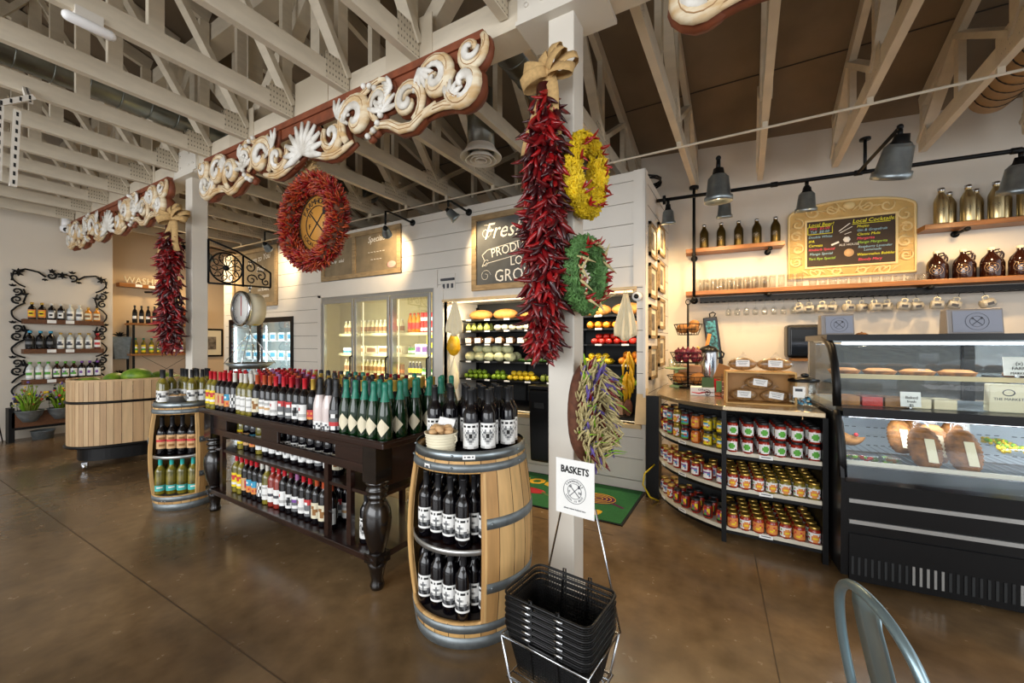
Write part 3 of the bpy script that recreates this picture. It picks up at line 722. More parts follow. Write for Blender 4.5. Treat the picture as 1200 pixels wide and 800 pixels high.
t=chalkboard('chalkboard',-8.85,-7.32,2.20,3.30,'tall framed chalkboard above the black glass-door fridge','slateb',
 [('Farm to You',.16,.15,.9,.3,.1),('Daily',.14,.2,.7,.3,.05),('cut flowers',.09,.3,.32,.2,0),('& bouquets',.09,.3,.2,.2,0)])
# thermostat sign by the cooler
t=thing('thermostat_panel','small pale plate on the shiplap between the cooler and produce niche','panel',(-3.42,EY0-.001,2.22))
g=MB(); g.bx(-.12,.12,-.008,0,0,.21); g.build('plate','white',t,bevel=.002)
g=MB(); g.bx(-.11,.11,-.03,-.0085,.12,.15); g.build('slot','inkg',t)
g=MB(); 
for q in (-.07,0,.07): g.bx(q-.02,q+.02,-.0095,-.0085,.02,.08)
g.build('print','inkg',t)
# ================================================================ SPOT LAMPS
def lampshade(t,c,d,s,cord=.1):
    # shade opening along d from c ; s = mouth radius
    q=Vector(d).to_track_quat('Z','Y').to_matrix()
    g=MB(); g.lathe([(s*.55,0),(s*.62,.12*s),(s*.72,.2*s),(s*.86,1.55*s),(s*.99,1.62*s),(s*1.0,2.0*s),(s*.93,2.0*s),(s*.82,1.5*s),(s*.55,.15*s)],24,c,mtx=q); g.build('shade','steel',t)
    g=MB(); g.lathe([(.0001,-.5*s),(s*.35,-.5*s),(s*.42,-.1*s),(s*.52,.0),(s*.52,.1*s),(.0001,.1*s)],18,c,mtx=q); g.build('socket','iron',t)
    g=MB(); g.ball(Vector(c)+Vector(d).normalized()*s*1.35,s*.42,sc=(1,1,1),n=12); g.build('bulb','bulb',t)
def spot(parent,c,d,power,size=2.0,col=(1,.74,.42),r=.05):
    l=bpy.data.lights.new('bulb_light','SPOT'); l.energy=power; l.spot_size=size; l.spot_blend=.7; l.color=col; l.shadow_soft_size=r
    o=bpy.data.objects.new('bulb_light',l); C.objects.link(o); o.parent=parent; o.location=c; o.rotation_euler=Vector(d).to_track_quat('-Z','Y').to_euler(); return o
def wall_lamp(x,z,label,d,arm=.42,pw=30,dz=0):
    t=thing('wall_lamp',label,'wall lamp',(x,EY0-.002,z),0,None)
    g=MB(); g.cyl((0,0,0),(0,-.015,0),.045,n=16); g.build('wall_flange','iron',t)
    g=MB(); g.tube([(0,-.015,0),(0,-arm+.05,.03),(0,-arm,.02),(0,-arm,-.05-dz)],.014,8); g.build('arm','iron',t)
    lampshade(t,(0,-arm,-.10-dz),d,.066)
    c=Vector((0,-arm,-.10-dz))+Vector(d).normalized()*.135; spot(t,c,d,pw,1.7); return t
wall_lamp(-3.08,3.19,'galvanised spot lamp on the shiplap, left of the produce chalkboard',(.45,.5,-.6))
wall_lamp(-4.05,3.20,'galvanised spot lamp in front of the two-panel chalkboard',(-.5,.65,-.35),.5,dz=.10)
wall_lamp(-6.75,3.30,'galvanised spot lamp in front of the tall chalkboard',(-.4,.65,-.4),.55,dz=.08)
wall_lamp(-8.72,3.28,'galvanised spot lamp at the far left end of the shiplap',(-.1,.4,-.9),.5)
# ================================================================ IRON SCROLL BRACKET AND HANGING SCALE on the left post
t=thing('iron_scroll_bracket','black wrought-iron bracket with a wheel of petals, on the left post','bracket',(-5.33,2.28,0))
def R3(pts): return [(0,p[0],p[1]) for p in pts]
g=MB(); g.tube(R3([(0,2.2),(0,2.70)]),.012,6); g.tube(R3([(0,2.2),(.70,2.23)]),.012,6); g.tube(R3([(0,2.70),(.30,2.62),(.70,2.42)]),.012,6); g.tube(R3([(.70,2.42),(.70,2.23)]),.012,6); g.tube(R3([(.37,2.2),(.37,2.59)]),.012,6); g.build('bracket_frame','iron',t)
g=MB(); g.tube(R3([(.185+.175*math.cos(a),2.40+.175*math.sin(a)) for a in [i*2*PI/32 for i in range(32)]]),.010,6,closed=True)
for k in range(10):
    a=2*PI*k/10; g.tube([(0,.185+(.02+.15*u)*math.cos(a+1.2*math.sin(PI*u)*.35),2.40+(.02+.15*u)*math.sin(a+1.2*math.sin(PI*u)*.35)) for u in [i/8 for i in range(9)]],.006,5)
    g.tube(R3(spiral(.185+.12*math.cos(a+.2),2.40+.12*math.sin(a+.2),.008,.04,a,.9,10)),.005,5)
g.ball((0,.185,2.4),.035); g.build('petal_wheel','iron',t)
g=MB()
for cx,cz,r,a0,tn in ((.45,2.45,.07,0,1.3),(.47,2.30,.07,2,-1.3),(.58,2.36,.07,1,1.2),(.64,2.29,.05,3,-1.2)): g.tube(R3(spiral(cx,cz,.012,r,a0,tn,16)),.008,6)
g.build('scroll_work','iron',t)
t=thing('hanging_scale','white dial scale hanging beneath the iron scroll bracket','scale',(-5.31,2.72,0))
g=MB(); g.cyl((0,-.09,1.93),(0,.09,1.93),.20,n=32,m=0); g.bx(-.06,.2,-.06,.06,1.76,1.80,1) if False else None; g.build('drum','cream',t)
g=MB(); g.lathe([(.185,0),(.215,0),(.215,.03),(.185,.03)],32,(0,-.09,1.93),mtx=Matrix.Rotation(PI/2,3,'X')); g.build('rim','chrome',t)
g=MB(); g.cyl((0,-.098,1.93),(0,-.0915,1.93),.186,n=32); g.build('dial_face','paper',t)
g=MB()
for k in range(40):
    a=2*PI*k/40; r0=.16 if k%5 else .14; g.beam((r0*math.cos(a),-.099,1.93+r0*math.sin(a)),(.175*math.cos(a),-.099,1.93+.175*math.sin(a)),.001,.004)
g.build('dial_marks','ink',t)
g=MB(); g.beam((0,-.103,1.84),(0,-.103,2.08),.002,.009); g.build('needle','lr',t)
g=MB(); g.lathe([(.2005,-.03),(.2015,-.03),(.2015,.03),(.2005,.03)],10,(0,0.04,1.93),0,a0=-PI*.62,a1=-PI*.38,mtx=Matrix.Rotation(PI/2,3,'X')); g.build('yellow_sticker','ly',t)
g=MB(); g.tube([(0,0,2.13),(0,0,2.2)],.01,6); g.tube([(.03*math.cos(a),0,2.2+.03*math.sin(a)) for a in [i*2*PI/12 for i in range(12)]],.006,5,closed=True); g.build('hook','chrome',t)
g=MB(); g.tube([(0,0,1.73),(0,0,1.62)],.008,6)
for q in (-1,1): 
    for p in (-1,1): g.tube([(0,0,1.64),(q*.2,p*.2,1.26)],.004,5)
g.build('pan_chain','chrome',t)
g=MB(); g.lathe([(.0001,1.2),(.18,1.205),(.26,1.27),(.265,1.27),(.18,1.198),(.0001,1.195)],24,m=0); g.build('scale_pan','steel',t)
# ================================================================ BOTTLES
PAL={'s':'lsg','w':'paper','k':'ink','g':'gr','r':'lr','y':'ly','b':'lb','o':'lo','n':'lg','t':'lt','p':'lp','c':'cream','a':'tan','d':'kraft','i':'inkg','G':'cg','h':'bean'}
def cells(r,z0,z1,half,rows,ac=-PI/2,sy=1):
    g=MB(); pal=sorted(set(''.join(rows))); n=len(rows[0]); k=len(rows)
    for j,row in enumerate(rows):
        za=z1-(z1-z0)*j/k; zb=z1-(z1-z0)*(j+1)/k
        for i,ch in enumerate(row):
            a0=ac-half+2*half*i/n; a1=ac-half+2*half*(i+1)/n; sub=2 if n<8 else 1
            for q in range(sub):
                b0=a0+(a1-a0)*q/sub; b1=a0+(a1-a0)*(q+1)/sub
                g.add([(r*math.cos(b0),r*math.sin(b0),zb),(r*math.cos(b1),r*math.sin(b1),zb),(r*math.cos(b1),r*math.sin(b1),za),(r*math.cos(b0),r*math.sin(b0),za)],[(0,1,2,3)],pal.index(ch))
    return g,[PAL[c] for c in pal]
def wine(kindname,glass,cap,rows,lz=(.065,.155),cat='wine bottle',shape='b',half=1.35):
    g=MB()
    if shape=='b': prof=[(.0001,.004),(.03,0),(.039,.003),(.041,.01),(.041,.205),(.038,.222),(.025,.243),(.016,.26),(.0145,.275),(.0145,.335),(.0001,.335)]; r=.0413; cz=(.262,.338); cr=.0158
    else: prof=[(.0001,.004),(.034,0),(.044,.004),(.0455,.015),(.0455,.15),(.042,.185),(.030,.23),(.019,.275),(.0155,.30),(.0165,.345),(.0001,.345)]; r=.0459; cz=(.235,.352); cr=None
    g.lathe(prof,16); root=g.build(kindname,glass); tag(root,'x',cat)
    g=MB()
    if cr: g.lathe([(cr,cz[0]),(cr,cz[1]-.006),(cr+.001,cz[1]-.005),(cr+.001,cz[1]),(.0001,cz[1]+.001)],12)
    else: g.lathe([(.0296,.236),(.0205,.274),(.017,.30),(.019,.318),(.0185,.346),(.012,.354),(.0001,.355)],12)
    g.build('foil_capsule',cap,root)
    if rows:
        gg,ms=cells(r,lz[0],lz[1],half,rows); gg.build('label',ms,root)
    return Kind(root)
TX=['wwwwwwww','wkkkkkkw','wwwwwwww','wwiiiiww','wwwwwwww','wiiiiiiw','wwwwwwww']
WB={}
K['lsg']=mat('label_pale_grey','#b9b9b6',.7,var=0)
def defwine(k,desc,*a,**kw): WB[k]=(desc,a,kw,[])
defwine('yel','yellow-label wine with red cap','ga','cr',['yyyyyyyy','yyrrrryy','yyyrryyy','yyyyyyyy','yywwwwyy','yyyyyyyy'],lz=(.05,.17))
defwine('face','tan-label wine with red cap','gd','cr',['aaaaaaaa','arraarra','aaraarao','arraarra','aaaaaaaa'],lz=(.05,.155))
defwine('blu','blue-and-orange-label wine with red cap','gd','cr',['bbbbbbbb','bbwwbbbb','bbbbbbbb','oooooooo','oroororo','oooooooo'],lz=(.05,.155))
defwine('sil','silver-label wine with white cap','gd','cw',['gwgwgwgw','wgwgwkwg','gwkwgwgw','wgwgwgwg'],lz=(.05,.16))
defwine('whw','amber white wine with white cap','ga','cw',['wwwwwwww','wwssssww','wwwwwwww','wwwwwwww','wwwwwwww','wwssssww','wwwwwwww','wwwwwwww'],lz=(.04,.155))
defwine('ros','rose wine with white label','gr2','cr',['wwwwwwww','wwwwwwww','wwiiiiww','wwwwwwww','wwwwwwww'],lz=(.04,.15))
defwine('cop','white-label wine with copper cap','gd','co',['wwwwwwww','wssssssw','wwwwwwww','wwaaaaww','wwwwwwww','wwwwwwww'],lz=(.04,.15))
defwine('crm','cream-label wine with copper cap','gd','co',['cccccccc','ccddcccc','cccdddcc','cccddccc','cccccccc'],lz=(.045,.155))
defwine('whr','white-label wine with red cap','gd','cr',['wwwwwwww','wwrwwwww','wwwwwwww','wsssssww','wwwwwwww'],lz=(.045,.155))
defwine('rg','red-and-grey-label wine with red cap','gd','cr',['rrrrrrrr','rrrwwrrr','gggggggg','gggggggg','ggwwwwgg','gggggggg'],lz=(.04,.16))
defwine('mar','sketch-label wine with maroon cap','gd','cm',['wwwwwwww','wwwgkwww','wwgkkgww','wwwkgwww','wwwwwwww'],lz=(.045,.15))
defwine('lil','grey-label wine with lilac cap','gd','cp',['wwwwwwww','ggpppggg','gggggggg','ggwwwwgg','gggggggg'],lz=(.04,.15))
defwine('gol','orange-red-label wine with gold cap','gd','cg',['rrrrrrrr','roororrr','rrrrrrrr','roooorrr'],lz=(.06,.125))
defwine('wch','white sparkling bottle with black foil','gw','ck',['wwwwwwww','wiwwiwiw','iwiiwiww','wiwiwwiw'],lz=(.008,.06),shape='c')
defwine('dch','dark sparkling bottle with black foil','gd','ck',['kkggggkk','kkkwwkkk','kkggggkk','rrrrrrrr','wwiwwiww'],lz=(.02,.15),shape='c')
defwine('gch','diamond-label sparkling bottle with teal foil','gg','ct',None,shape='c')
defwine('ram','ram-label wine with black cap','gd','ck',['wwwwwwwwwwww','wkkwkkwkkwkw','wwwwwwwwwwww','wwswgwwgwsww','wswggssggwsw','wwgsskkssgww','wwsgskksgsww','wwwsgssgswww','wwwwsggswwww','wwwwwsswwwww','wwwwwwwwwwww','wssswwwwsssw'],lz=(.035,.165),half=1.25)
defwine('tree','tree-label wine with black cap','gd','ck',['wwwwwwwwwwww','wkkwkwkkkwkw','wwwwwwwwwwww','wwwwwgwwwwww','wwwsgggswwww','wwwwwgwwwwsw','sggssgssggss','kgkigkkigikg','gkikgikkgkig','wwwwwwwwwwww'],lz=(.045,.155),half=1.2)
defwine('tnl','dark bottle with tan label, red stripe and dark neck','gd','ck',['aaaaaaaa','aadddaaa','rrrrrrrr','aaaaaaaa','aadddaaa','aaaaaaaa'],lz=(.06,.185),half=1.5)
defwine('trq','green bottle with turquoise label and turquoise capsule','ga','cq',['tttttttt','ttwwwttt','tttttttt','tttttttt'],lz=(.035,.085),half=1.5)
defwine('slv','amber wine bottle with white and silver label, black capsule','ga','ck',['wwwwwwww','wggwwggw','wwkggwww','wgwwwwgw','wwwwwwww'],lz=(.05,.15),half=1.5)
def WBP(k,loc,rz,label,group):
    d=WB[k]
    if not d[3]:
        kd=wine('sparkling_wine_bottle' if k in('wch','dch','gch') else 'wine_bottle',*d[1],**d[2]); d[3].append(kd)
        if k=='gch':
            g=MB(); r=.0462
            n=6
            for i in range(n):
                u0=-1+2*i/n;u1=-1+2*(i+1)/n; h0=(1-abs(u0))*.055; h1=(1-abs(u1))*.055
                a0=-PI/2+u0*1.0; a1=-PI/2+u1*1.0
                g.add([(r*math.cos(a0),r*math.sin(a0),.085-h0),(r*math.cos(a1),r*math.sin(a1),.085-h1),(r*math.cos(a1),r*math.sin(a1),.085+h1),(r*math.cos(a0),r*math.sin(a0),.085+h0)],[(0,1,2,3)])
            g.build('label','cream',kd.root)
    return d[3][0].place(loc,rz,label,group)
# ================================================================ WINE TABLE
TZ=.915; TA=math.radians(-2.2); TC=(-3.05,2.10)
def TW(x,y,z=0): c,s=math.cos(TA),math.sin(TA); return (TC[0]+x*c-y*s,TC[1]+x*s+y*c,z)
HX=1.235; HY=.385
t=thing('wine_table','long dark wooden wine table with turned legs and two lower shelves','table',(TC[0],TC[1],0),TA)
g=MB(); g.bx(-HX,HX,-HY,HY,TZ-.035,TZ); g.build('tabletop','darkwood',t,bevel=.006)
for n_,p in (('rim',(-HX,HX,-HY,-HY+.012)),('rim',(-HX,HX,HY-.012,HY)),('rim',(HX-.012,HX,-HY+.012,HY-.012)),('rim',(-HX,-HX+.012,-HY+.012,HY-.012))):
    g=MB(); g.bx(*p,TZ,TZ+.012); g.build(n_,'darkwood',t)
ax=HX-.12; ay=HY-.05
g=MB(); g.bx(-ax,ax,-ay-.012,-ay+.012,TZ-.075,TZ-.035)
g.bx(-ax,ax,-ay-.014,-ay+.014,.70,.755)
for a,b_ in ((-ax,-.80),(-.22,.02),(.72,ax)): g.bx(a,b_,-ay-.011,-ay+.011,.755,TZ-.075)
g.build('front_apron','darkwood',t,bevel=.003)
g=MB(); g.bx(-ax,ax,ay-.012,ay+.012,.70,TZ-.035); g.build('rear_apron','darkwood',t)
for s_ in (-1,1):
    g=MB(); g.bx(s_*ax-.012,s_*ax+.012,-ay,ay,.62,TZ-.035); g.build('side_apron','darkwood',t)
g=MB(); g.bx(-ax-.02,ax+.02,-ay,ay,.56,.582); g.build('middle_shelf','darkwood',t)
g=MB(); g.bx(-ax-.02,ax+.02,-ay-.03,ay+.03,.175,.215); g.build('bottom_shelf','darkwood',t,bevel=.004)
for x in (-.90,.62,.86):
    g=MB(); g.bx(x-.022,x+.022,-ay-.008,-ay+.022,.215,.70); g.build('upright','darkwood',t)
    g=MB(); g.bx(x-.022,x+.022,ay-.022,ay+.008,.215,.70); g.build('upright','darkwood',t)
LEG=[(.0001,0),(.038,0),(.045,.02),(.04,.035),(.036,.06),(.05,.13),(.062,.165),(.05,.18),(.064,.195),(.045,.22),(.05,.235),(.068,.30),(.083,.37),(.088,.43),(.080,.49),(.058,.535),(.045,.55),(.062,.562),(.062,.575),(.05,.585),(.068,.60),(.068,.617),(.05,.63),(.07,.645),(.07,.665),(.0001,.665)]
for sx in (-1,1):
    for sy in (-1,1):
        g=MB(); g.lathe(LEG,24,m=0); g.bx(-.062,.062,-.062,.062,.66,TZ-.036); g.bx(-.055,.055,-.055,.055,.165,.225)
        g.build('leg','darkleg',t,loc=(sx*(HX-.14),sy*(HY-.075),0))
cols=['yel','yel','face','face','blu','sil','whw','whw','whw','crm','cop','cop','whr','rg','rg','mar','whr','gol','wch','wch','dch','gch','gch','gch','gch','gch']
cols2=['whr','yel','face','blu','rg','whw','sil','ros','mar','cop','lil','whr','rg','cop','mar','lil','whr','gol','gol','dch','wch','gol','dch','gch','gch','gch']
rn=random.Random(21); NC=len(cols)
for r_ in range(6):
    for c_ in range(NC):
        k=cols[c_] if r_==0 else (cols2[(c_+(r_-1)*(3 if c_<17 else 0))%NC] if c_<17 else cols2[c_]) if r_<5 else rn.choice(['whr','rg','mar','cop','lil']) if c_<21 else 'gch'
        if r_>=2 and c_>=22: k='gch' if c_>23 else 'gol'
        x=-HX+.065+c_*(2*HX-.13)/(NC-1)+rn.uniform(-.004,.004); y=-HY+.07+r_*.1225+rn.uniform(-.006,.006)
        WBP(k,TW(x,y,TZ+.001),TA+rn.uniform(-.25,.25)+.35,f'{WB[k][0]} on the long table, {ROW[r_]}, {ORD[c_+1]} from left','wine bottles on the long table')
low=['yel','yel','face','blu','blu','sil','whw','ros','ros','whr','mar','lil','whr','rg','crm','crm','cop']
xs=[-.80+i*1.36/(len(low)-1) for i in range(len(low))]
for r_ in range(2):
    for i,k in enumerate(low):
        k2=k if r_==0 else low[(i*3+2)%len(low)]
        WBP(k2,TW(xs[i]+rn.uniform(-.004,.004),-ay+.075+r_*.13,.216),TA+rn.uniform(-.2,.2)+.35,f'{WB[k2][0]} low on the long table, {ROW[r_]}, {ORD[i+1]} from left','wine bottles on the bottom shelf of the long table')
for i in range(2): WBP('ram',TW(.92+.085*i,-ay+.08,.216),TA+.35,f'ram-label bottle in the bottom right bay of the long table, {("left","right")[i]} one','bottles in the bottom right bay')
mid=['yel','face','blu','whw','cop','cop','mar','ram','ram','ram','whr','lil','cop','crm']
for i,k in enumerate(mid): WBP(k,TW(-.78+i*.105,-ay+.11,.583),TA+.35,f'{WB[k][0]} on the long table middle shelf, {ORD[i+1]} from left','wine bottles on the middle shelf of the long table')
# ================================================================ BARRELS
def barrel(name,cx,cy,label,ac,half,cut_hoops=True):
    t=thing(name,label,'barrel',(cx,cy,0)); H=.965
    def R(z): return .295+.052*math.sin(PI*min(max(z/H,0),1))
    N=72; NZ=16; zo=(.135,.865)
    g=MB(); zs=[.02]+[zo[0]*.55,zo[0]]+[zo[0]+(zo[1]-zo[0])*i/10 for i in range(1,11)]+[.9,H-.01]
    rn=random.Random(cx)
    stave=[rn.choice((0,0,1,2)) for _ in range(N)]
    for i in range(N//3):
        for q in range(3): stave[i*3+q]=stave[i*3]
    for j in range(len(zs)-1):
        for i in range(N):
            a0=2*PI*i/N; a1=2*PI*(i+1)/N; am=(a0+a1)/2
            d=(am-ac+PI)%(2*PI)-PI
            zm=(zs[j]+zs[j+1])/2
            if abs(d)<half and zo[0]<zm<zo[1]: continue
            r0,r1=R(zs[j]),R(zs[j+1])
            g.add([(r0*math.cos(a0),r0*math.sin(a0),zs[j]),(r0*math.cos(a1),r0*math.sin(a1),zs[j]),(r1*math.cos(a1),r1*math.sin(a1),zs[j+1]),(r1*math.cos(a0),r1*math.sin(a0),zs[j+1])],[(0,1,2,3)],stave[i],True)
    o=g.build('staves',['oak','oak2','oak3'],t,solid=.024); o.modifiers['Solidify'].use_even_offset=True
    g=MB()
    for i in range(N//3):
        a=2*PI*i*3/N; d=(a-ac+PI)%(2*PI)-PI
        for z0,z1 in ([(.02,.135),(.865,.95)] if abs(d)<half else [(.02,H-.012)]):
            pts=[((R(z0+(z1-z0)*k/8)+.0006)*math.cos(a),(R(z0+(z1-z0)*k/8)+.0006)*math.sin(a),z0+(z1-z0)*k/8) for k in range(9)]
            g.tube(pts,.0013,4)
    g.build('stave_joints','barrelin',t)
    for z0,z1 in ((.0,.062),(.085,.13),(.285,.335),(.60,.65),(.872,.91),(.925,.972)):
        cut=zo[0]<z0<zo[1]
        g=MB(); a0,a1=(ac+half+.03,ac-half-.03+2*PI) if cut else (0,2*PI)
        g.lathe([(R(z0)+.0006,z0),(R(z0)+.004,z0),(R(z1)+.004,z1),(R(z1)+.0006,z1)],56,m=0,a0=a0,a1=a1)
        for k in range(2 if cut else 5):
            a=(a0+.08+k*(a1-a0-.16)) if cut else ac+.35+k*1.25
            g.ball(((R(z0)+.004)*math.cos(a),(R(z0)+.004)*math.sin(a),(z0+z1)/2),.007,n=8,k=5)
        g.build('hoop','steel2' if z0<.9 else 'steel',t)
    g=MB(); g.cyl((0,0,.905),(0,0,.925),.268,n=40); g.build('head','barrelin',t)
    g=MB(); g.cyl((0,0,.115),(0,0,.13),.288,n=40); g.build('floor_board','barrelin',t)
    g=MB(); g.lathe([(.0001,.475),(.31,.475),(.31,.487),(.0001,.487)],40,m=0,a0=ac-half+.02,a1=ac+half-.02,smooth=False); g.lathe([(.0001,.475),(.285,.475),(.285,.487),(.0001,.487)],40,m=0,a0=ac+half-.02,a1=ac-half+.02+2*PI,smooth=False); g.build('middle_shelf','darkwood',t)
    g=MB(); g.lathe([(.311,.466),(.314,.466),(.314,.494),(.311,.494)],30,m=0,a0=ac-half+.02,a1=ac+half-.02); g.build('shelf_edge','alu',t)
    for sd in (-1,1):
        a=ac+sd*half; g=MB(); pts=[]
        n=8
        for k in range(n+1):
            z=zo[0]+(zo[1]-zo[0])*k/n; pts+=[((R(z)-.03)*math.cos(a),(R(z)-.03)*math.sin(a),z),((R(z)+.001)*math.cos(a),(R(z)+.001)*math.sin(a),z)]
        g.add(pts,[(2*k,2*k+1,2*k+3,2*k+2) for k in range(n)]); g.build('jamb','oak2',t,solid=.012)
    return t
def price(name,parent,r,a,z,wd,hh,m='paper'):
    g,ms=cells(r,z,z+hh,wd,['wwwwwwww','wiwiiwiw','wwwwwwww'] if hh>.02 else ['wwwwww','wiiiiw'],ac=a); g.build(name,ms,parent)
NB=(-1.345,1.865); FB=(-4.63,1.80)
nb=barrel('wine_barrel',*NB,'near oak barrel with metal hoops and wine bottles in its cut-out shelves',math.radians(-92),math.radians(49))
price('price_label',nb,.3065,math.radians(-56),.935,.10,.022); price('price_label',nb,.3165,math.radians(-98),.88,.06,.02)
fb=barrel('wine_barrel',*FB,'small-looking far oak barrel left of the long wine table',math.radians(-50),math.radians(46))
fb.scale=(.8,.8,1)
price('price_label',fb,.3145,math.radians(-62),.09,.07,.02)
def fill(center,z,ac,k,n,label,group,rmax=.252,pitch=.0865,front=-.03,rz=None,jit=.003):
    rn=random.Random(n); d=(math.cos(ac),math.sin(ac)); e_=(-d[1],d[0]); pts=[]
    for i in range(-3,4):
        for j in range(-3,4):
            u=j*pitch*.9+(.0); v=(i+(.5 if j%2 else 0))*pitch
            u=u+.062
            if math.hypot(u,v)<=rmax and u>=front: pts.append((u,v))
    if k=='tree': pts=[(.222,v) for v in (-.127,-.042,.042,.127)]+[(.142,v) for v in (-.205,-.12,-.035,.05,.135,.21)]+[(.06,v) for v in (-.235,-.15,-.065,.02,.105,.19)]
    pts.sort(key=lambda p:(-round(p[0],3),p[1])); pts=pts[:n]
    us=sorted({round(p[0],3) for p in pts},reverse=True)
    cnt={}
    for u,v in pts:
        r_=us.index(round(u,3)); cnt[r_]=cnt.get(r_,0)+1
        x=center[0]+d[0]*u+e_[0]*v; y=center[1]+d[1]*u+e_[1]*v
        WBP(k,(x+rn.uniform(-jit,jit),y+rn.uniform(-jit,jit),z),(ac+PI/2 if rz is None else rz)+rn.uniform(-.25,.25),f'{label}, {ROW[r_]}, {ORD[cnt[r_]]} from left',group)
fill(NB,.4875,math.radians(-92),'tree',16,'tree-label bottle on the near barrel shelf','tree-label bottles on the middle barrel shelf',rz=.45)
fill(NB,.1305,math.radians(-92),'tree',16,'tree-label bottle in the near barrel bottom','tree-label bottles in the barrel bottom',rz=.45)
fill(FB,.4875,math.radians(-50),'tnl',11,'tan-label bottle on the far barrel shelf','tan-label bottles in the far barrel',rz=1.2,rmax=.205,pitch=.084)
fill(FB,.1305,math.radians(-50),'trq',10,'turquoise-label bottle in the far barrel bottom','turquoise bottles in the far barrel',rz=1.2,rmax=.205,pitch=.09)
# bottles standing on the near barrel head
cd=math.radians(-54); n_=0
pts=[]
for j,(u,vs_) in enumerate(((.165,(.0,.09,.175)),(.085,(.02,.11,.20)),(.0,(-.2,-.11,-.02,.07,.16,.225)),(-.085,(-.21,-.12,-.03,.06,.15,.225)),(-.17,(-.13,-.04,.05,.14)))):
    for i,v in enumerate(vs_):
        d=(math.cos(cd),math.sin(cd)); e_=(-d[1],d[0])
        if math.hypot(u,v)>.232: continue
        WBP('ram',(NB[0]+d[0]*u+e_[0]*v,NB[1]+d[1]*u+e_[1]*v,.9255),.62+random.uniform(-.12,.12),f'ram-label bottle standing on the near barrel, {ROW[j]}, {ORD[i+1]} from left','ram-label bottles on the near barrel')
t=thing('ribbed_bucket','small cream ribbed metal bucket on the front of the near barrel','bucket',(NB[0]-.035,NB[1]-.215,.9255))
d0=[(.068,0)]
for i in range(7): z=.012+i*.014; d0+=[(.069+.0016*i,z-.004),(.073+.0016*i,z),(.069+.0016*i,z+.004)]
g=MB(); g.lathe([(.0001,0)]+d0+[(.086,.112),(.088,.118),(.082,.118),(.078,.1),(.066,.01)],28); g.build('bucket_body','cream',t)
g=MB(); g.tube([(.086,0,.11),(.10,0,.1),(.102,0,.08),(.09,0,.07)],.003,5); g.tube([(-.086,0,.11),(-.10,0,.1),(-.102,0,.08),(-.09,0,.07)],.003,5); g.build('handle','cream',t)
g=MB(); rn=random.Random(3)
for i in range(16): 
    a=rn.uniform(0,6.28); r=rn.uniform(0,.055); g.ball((r*math.cos(a),r*math.sin(a),.112+rn.uniform(0,.03)),.026,sc=(1,.8,.6),rz=a,n=8,k=5)
tag(g.build('corks','tan',t),kind='stuff')
o=MB().box((0,0,.035),(.09,.002,.07)).build('paper_tag','paper',None,loc=(NB[0]-.03,NB[1]-.20,1.045),rot=(-.5,.15,.3)); tag(o,'curled white paper tag leaning in the ribbed bucket on the near barrel','tag')
# bottles and tin on the far barrel
t=thing('tin_tray','silver tin bucket among the bottles on the far barrel','bucket',(FB[0]+.07,FB[1]-.10,.9255))
g=MB(); g.lathe([(.0001,0),(.07,0),(.085,.10),(.09,.104),(.083,.1),(.068,.008)],24,sx=1.25); g.build('bucket_body','alu',t)
g=MB(); 
for i in range(8): g.ball((.06*math.cos(i),.04*math.sin(i*2),.085),.026,n=8,k=5)
g.build('corks','tan',t)
n_=0
for (u,v) in ((.19,.06),(.16,.15),(.12,-.19),(.04,-.21),(.06,.2),(.05,.10),(.03,.0),(-.06,-.14),(-.07,-.03),(-.07,.08),(-.04,.18),(-.15,-.05),(-.15,.06)):
    cd=math.radians(-25); d=(math.cos(cd),math.sin(cd)); e_=(-d[1],d[0]); n_+=1
    WBP('slv',(FB[0]+.84*(d[0]*u+e_[0]*v),FB[1]+.84*(d[1]*u+e_[1]*v),.9255),1.1+random.uniform(-.2,.2),f'amber bottle with silver-white label on the far barrel, {ORD[n_]} from the front','bottles standing on the far barrel')
# ================================================================ CURVED JAR COUNTER (right-hand frame; local x along wall, local y towards wall)
CT=1.03
front=[(-.0+.02,1.60)]
P0=Vector((.02,1.58)); P1=Vector((.10,2.02)); P2=Vector((.54,2.26))
curve=[tuple(P0*(1-u)**2+2*P1*u*(1-u)+P2*u*u) for u in [i/14 for i in range(15)]]
outline=curve+[(1.16,2.34)]
def poly_in(off): # outline offset inward
    pts=[]
    for i,p in enumerate(outline):
        a=Vector(outline[max(i-1,0)]); b_=Vector(outline[min(i+1,len(outline)-1)]); d=(b_-a).normalized(); n=Vector((d.y,-d.x))
        pts.append((p[0]+n.x*off,p[1]+n.y*off))
    return pts
t=thing('jar_counter','steel-topped curved counter with black frame and white shelves of jars','counter',W(0,0),A)
def lp(pts): return [(s,-q) for s,q in pts]
g=MB(); g.prism(lp([(.0,.75)]+[( .0,1.56)]+poly_in(-.02)+[(1.18,.75)]),CT-.035,CT); g.build('countertop','countertop',t,bevel=.004)
g=MB(); g.bx(.0,.022,-1.62,-1.30,0,CT-.036); g.bx(-.07,.0,-1.62,-1.1,.0,CT-.036) if False else None
g.bx(-.10,.018,-1.60,-1.56,0,CT-.036); g.build('end_panel','black',t)
for z in (.11,.415,.685):
    back=[(1.14,1.75),(.45,1.75),(.20,1.55)]
    g=MB(); g.prism(lp(poly_in(.012)+back),z-.012,z); g.build('shelf_board','shelfwhite',t)
    g=MB(); pi=poly_in(.0)
    for a,b_ in zip(pi,pi[1:]): g.beam((a[0],-a[1],z-.009),(b_[0],-b_[1],z-.009),.008,.028)
    g.build('shelf_edge','shelfwhite',t)
    g=MB(); pi=poly_in(.008)
    for a,b_ in zip(pi,pi[1:]): g.beam((a[0],-a[1],z-.035),(b_[0],-b_[1],z-.035),.01,.03)
    g.build('shelf_support','black',t)
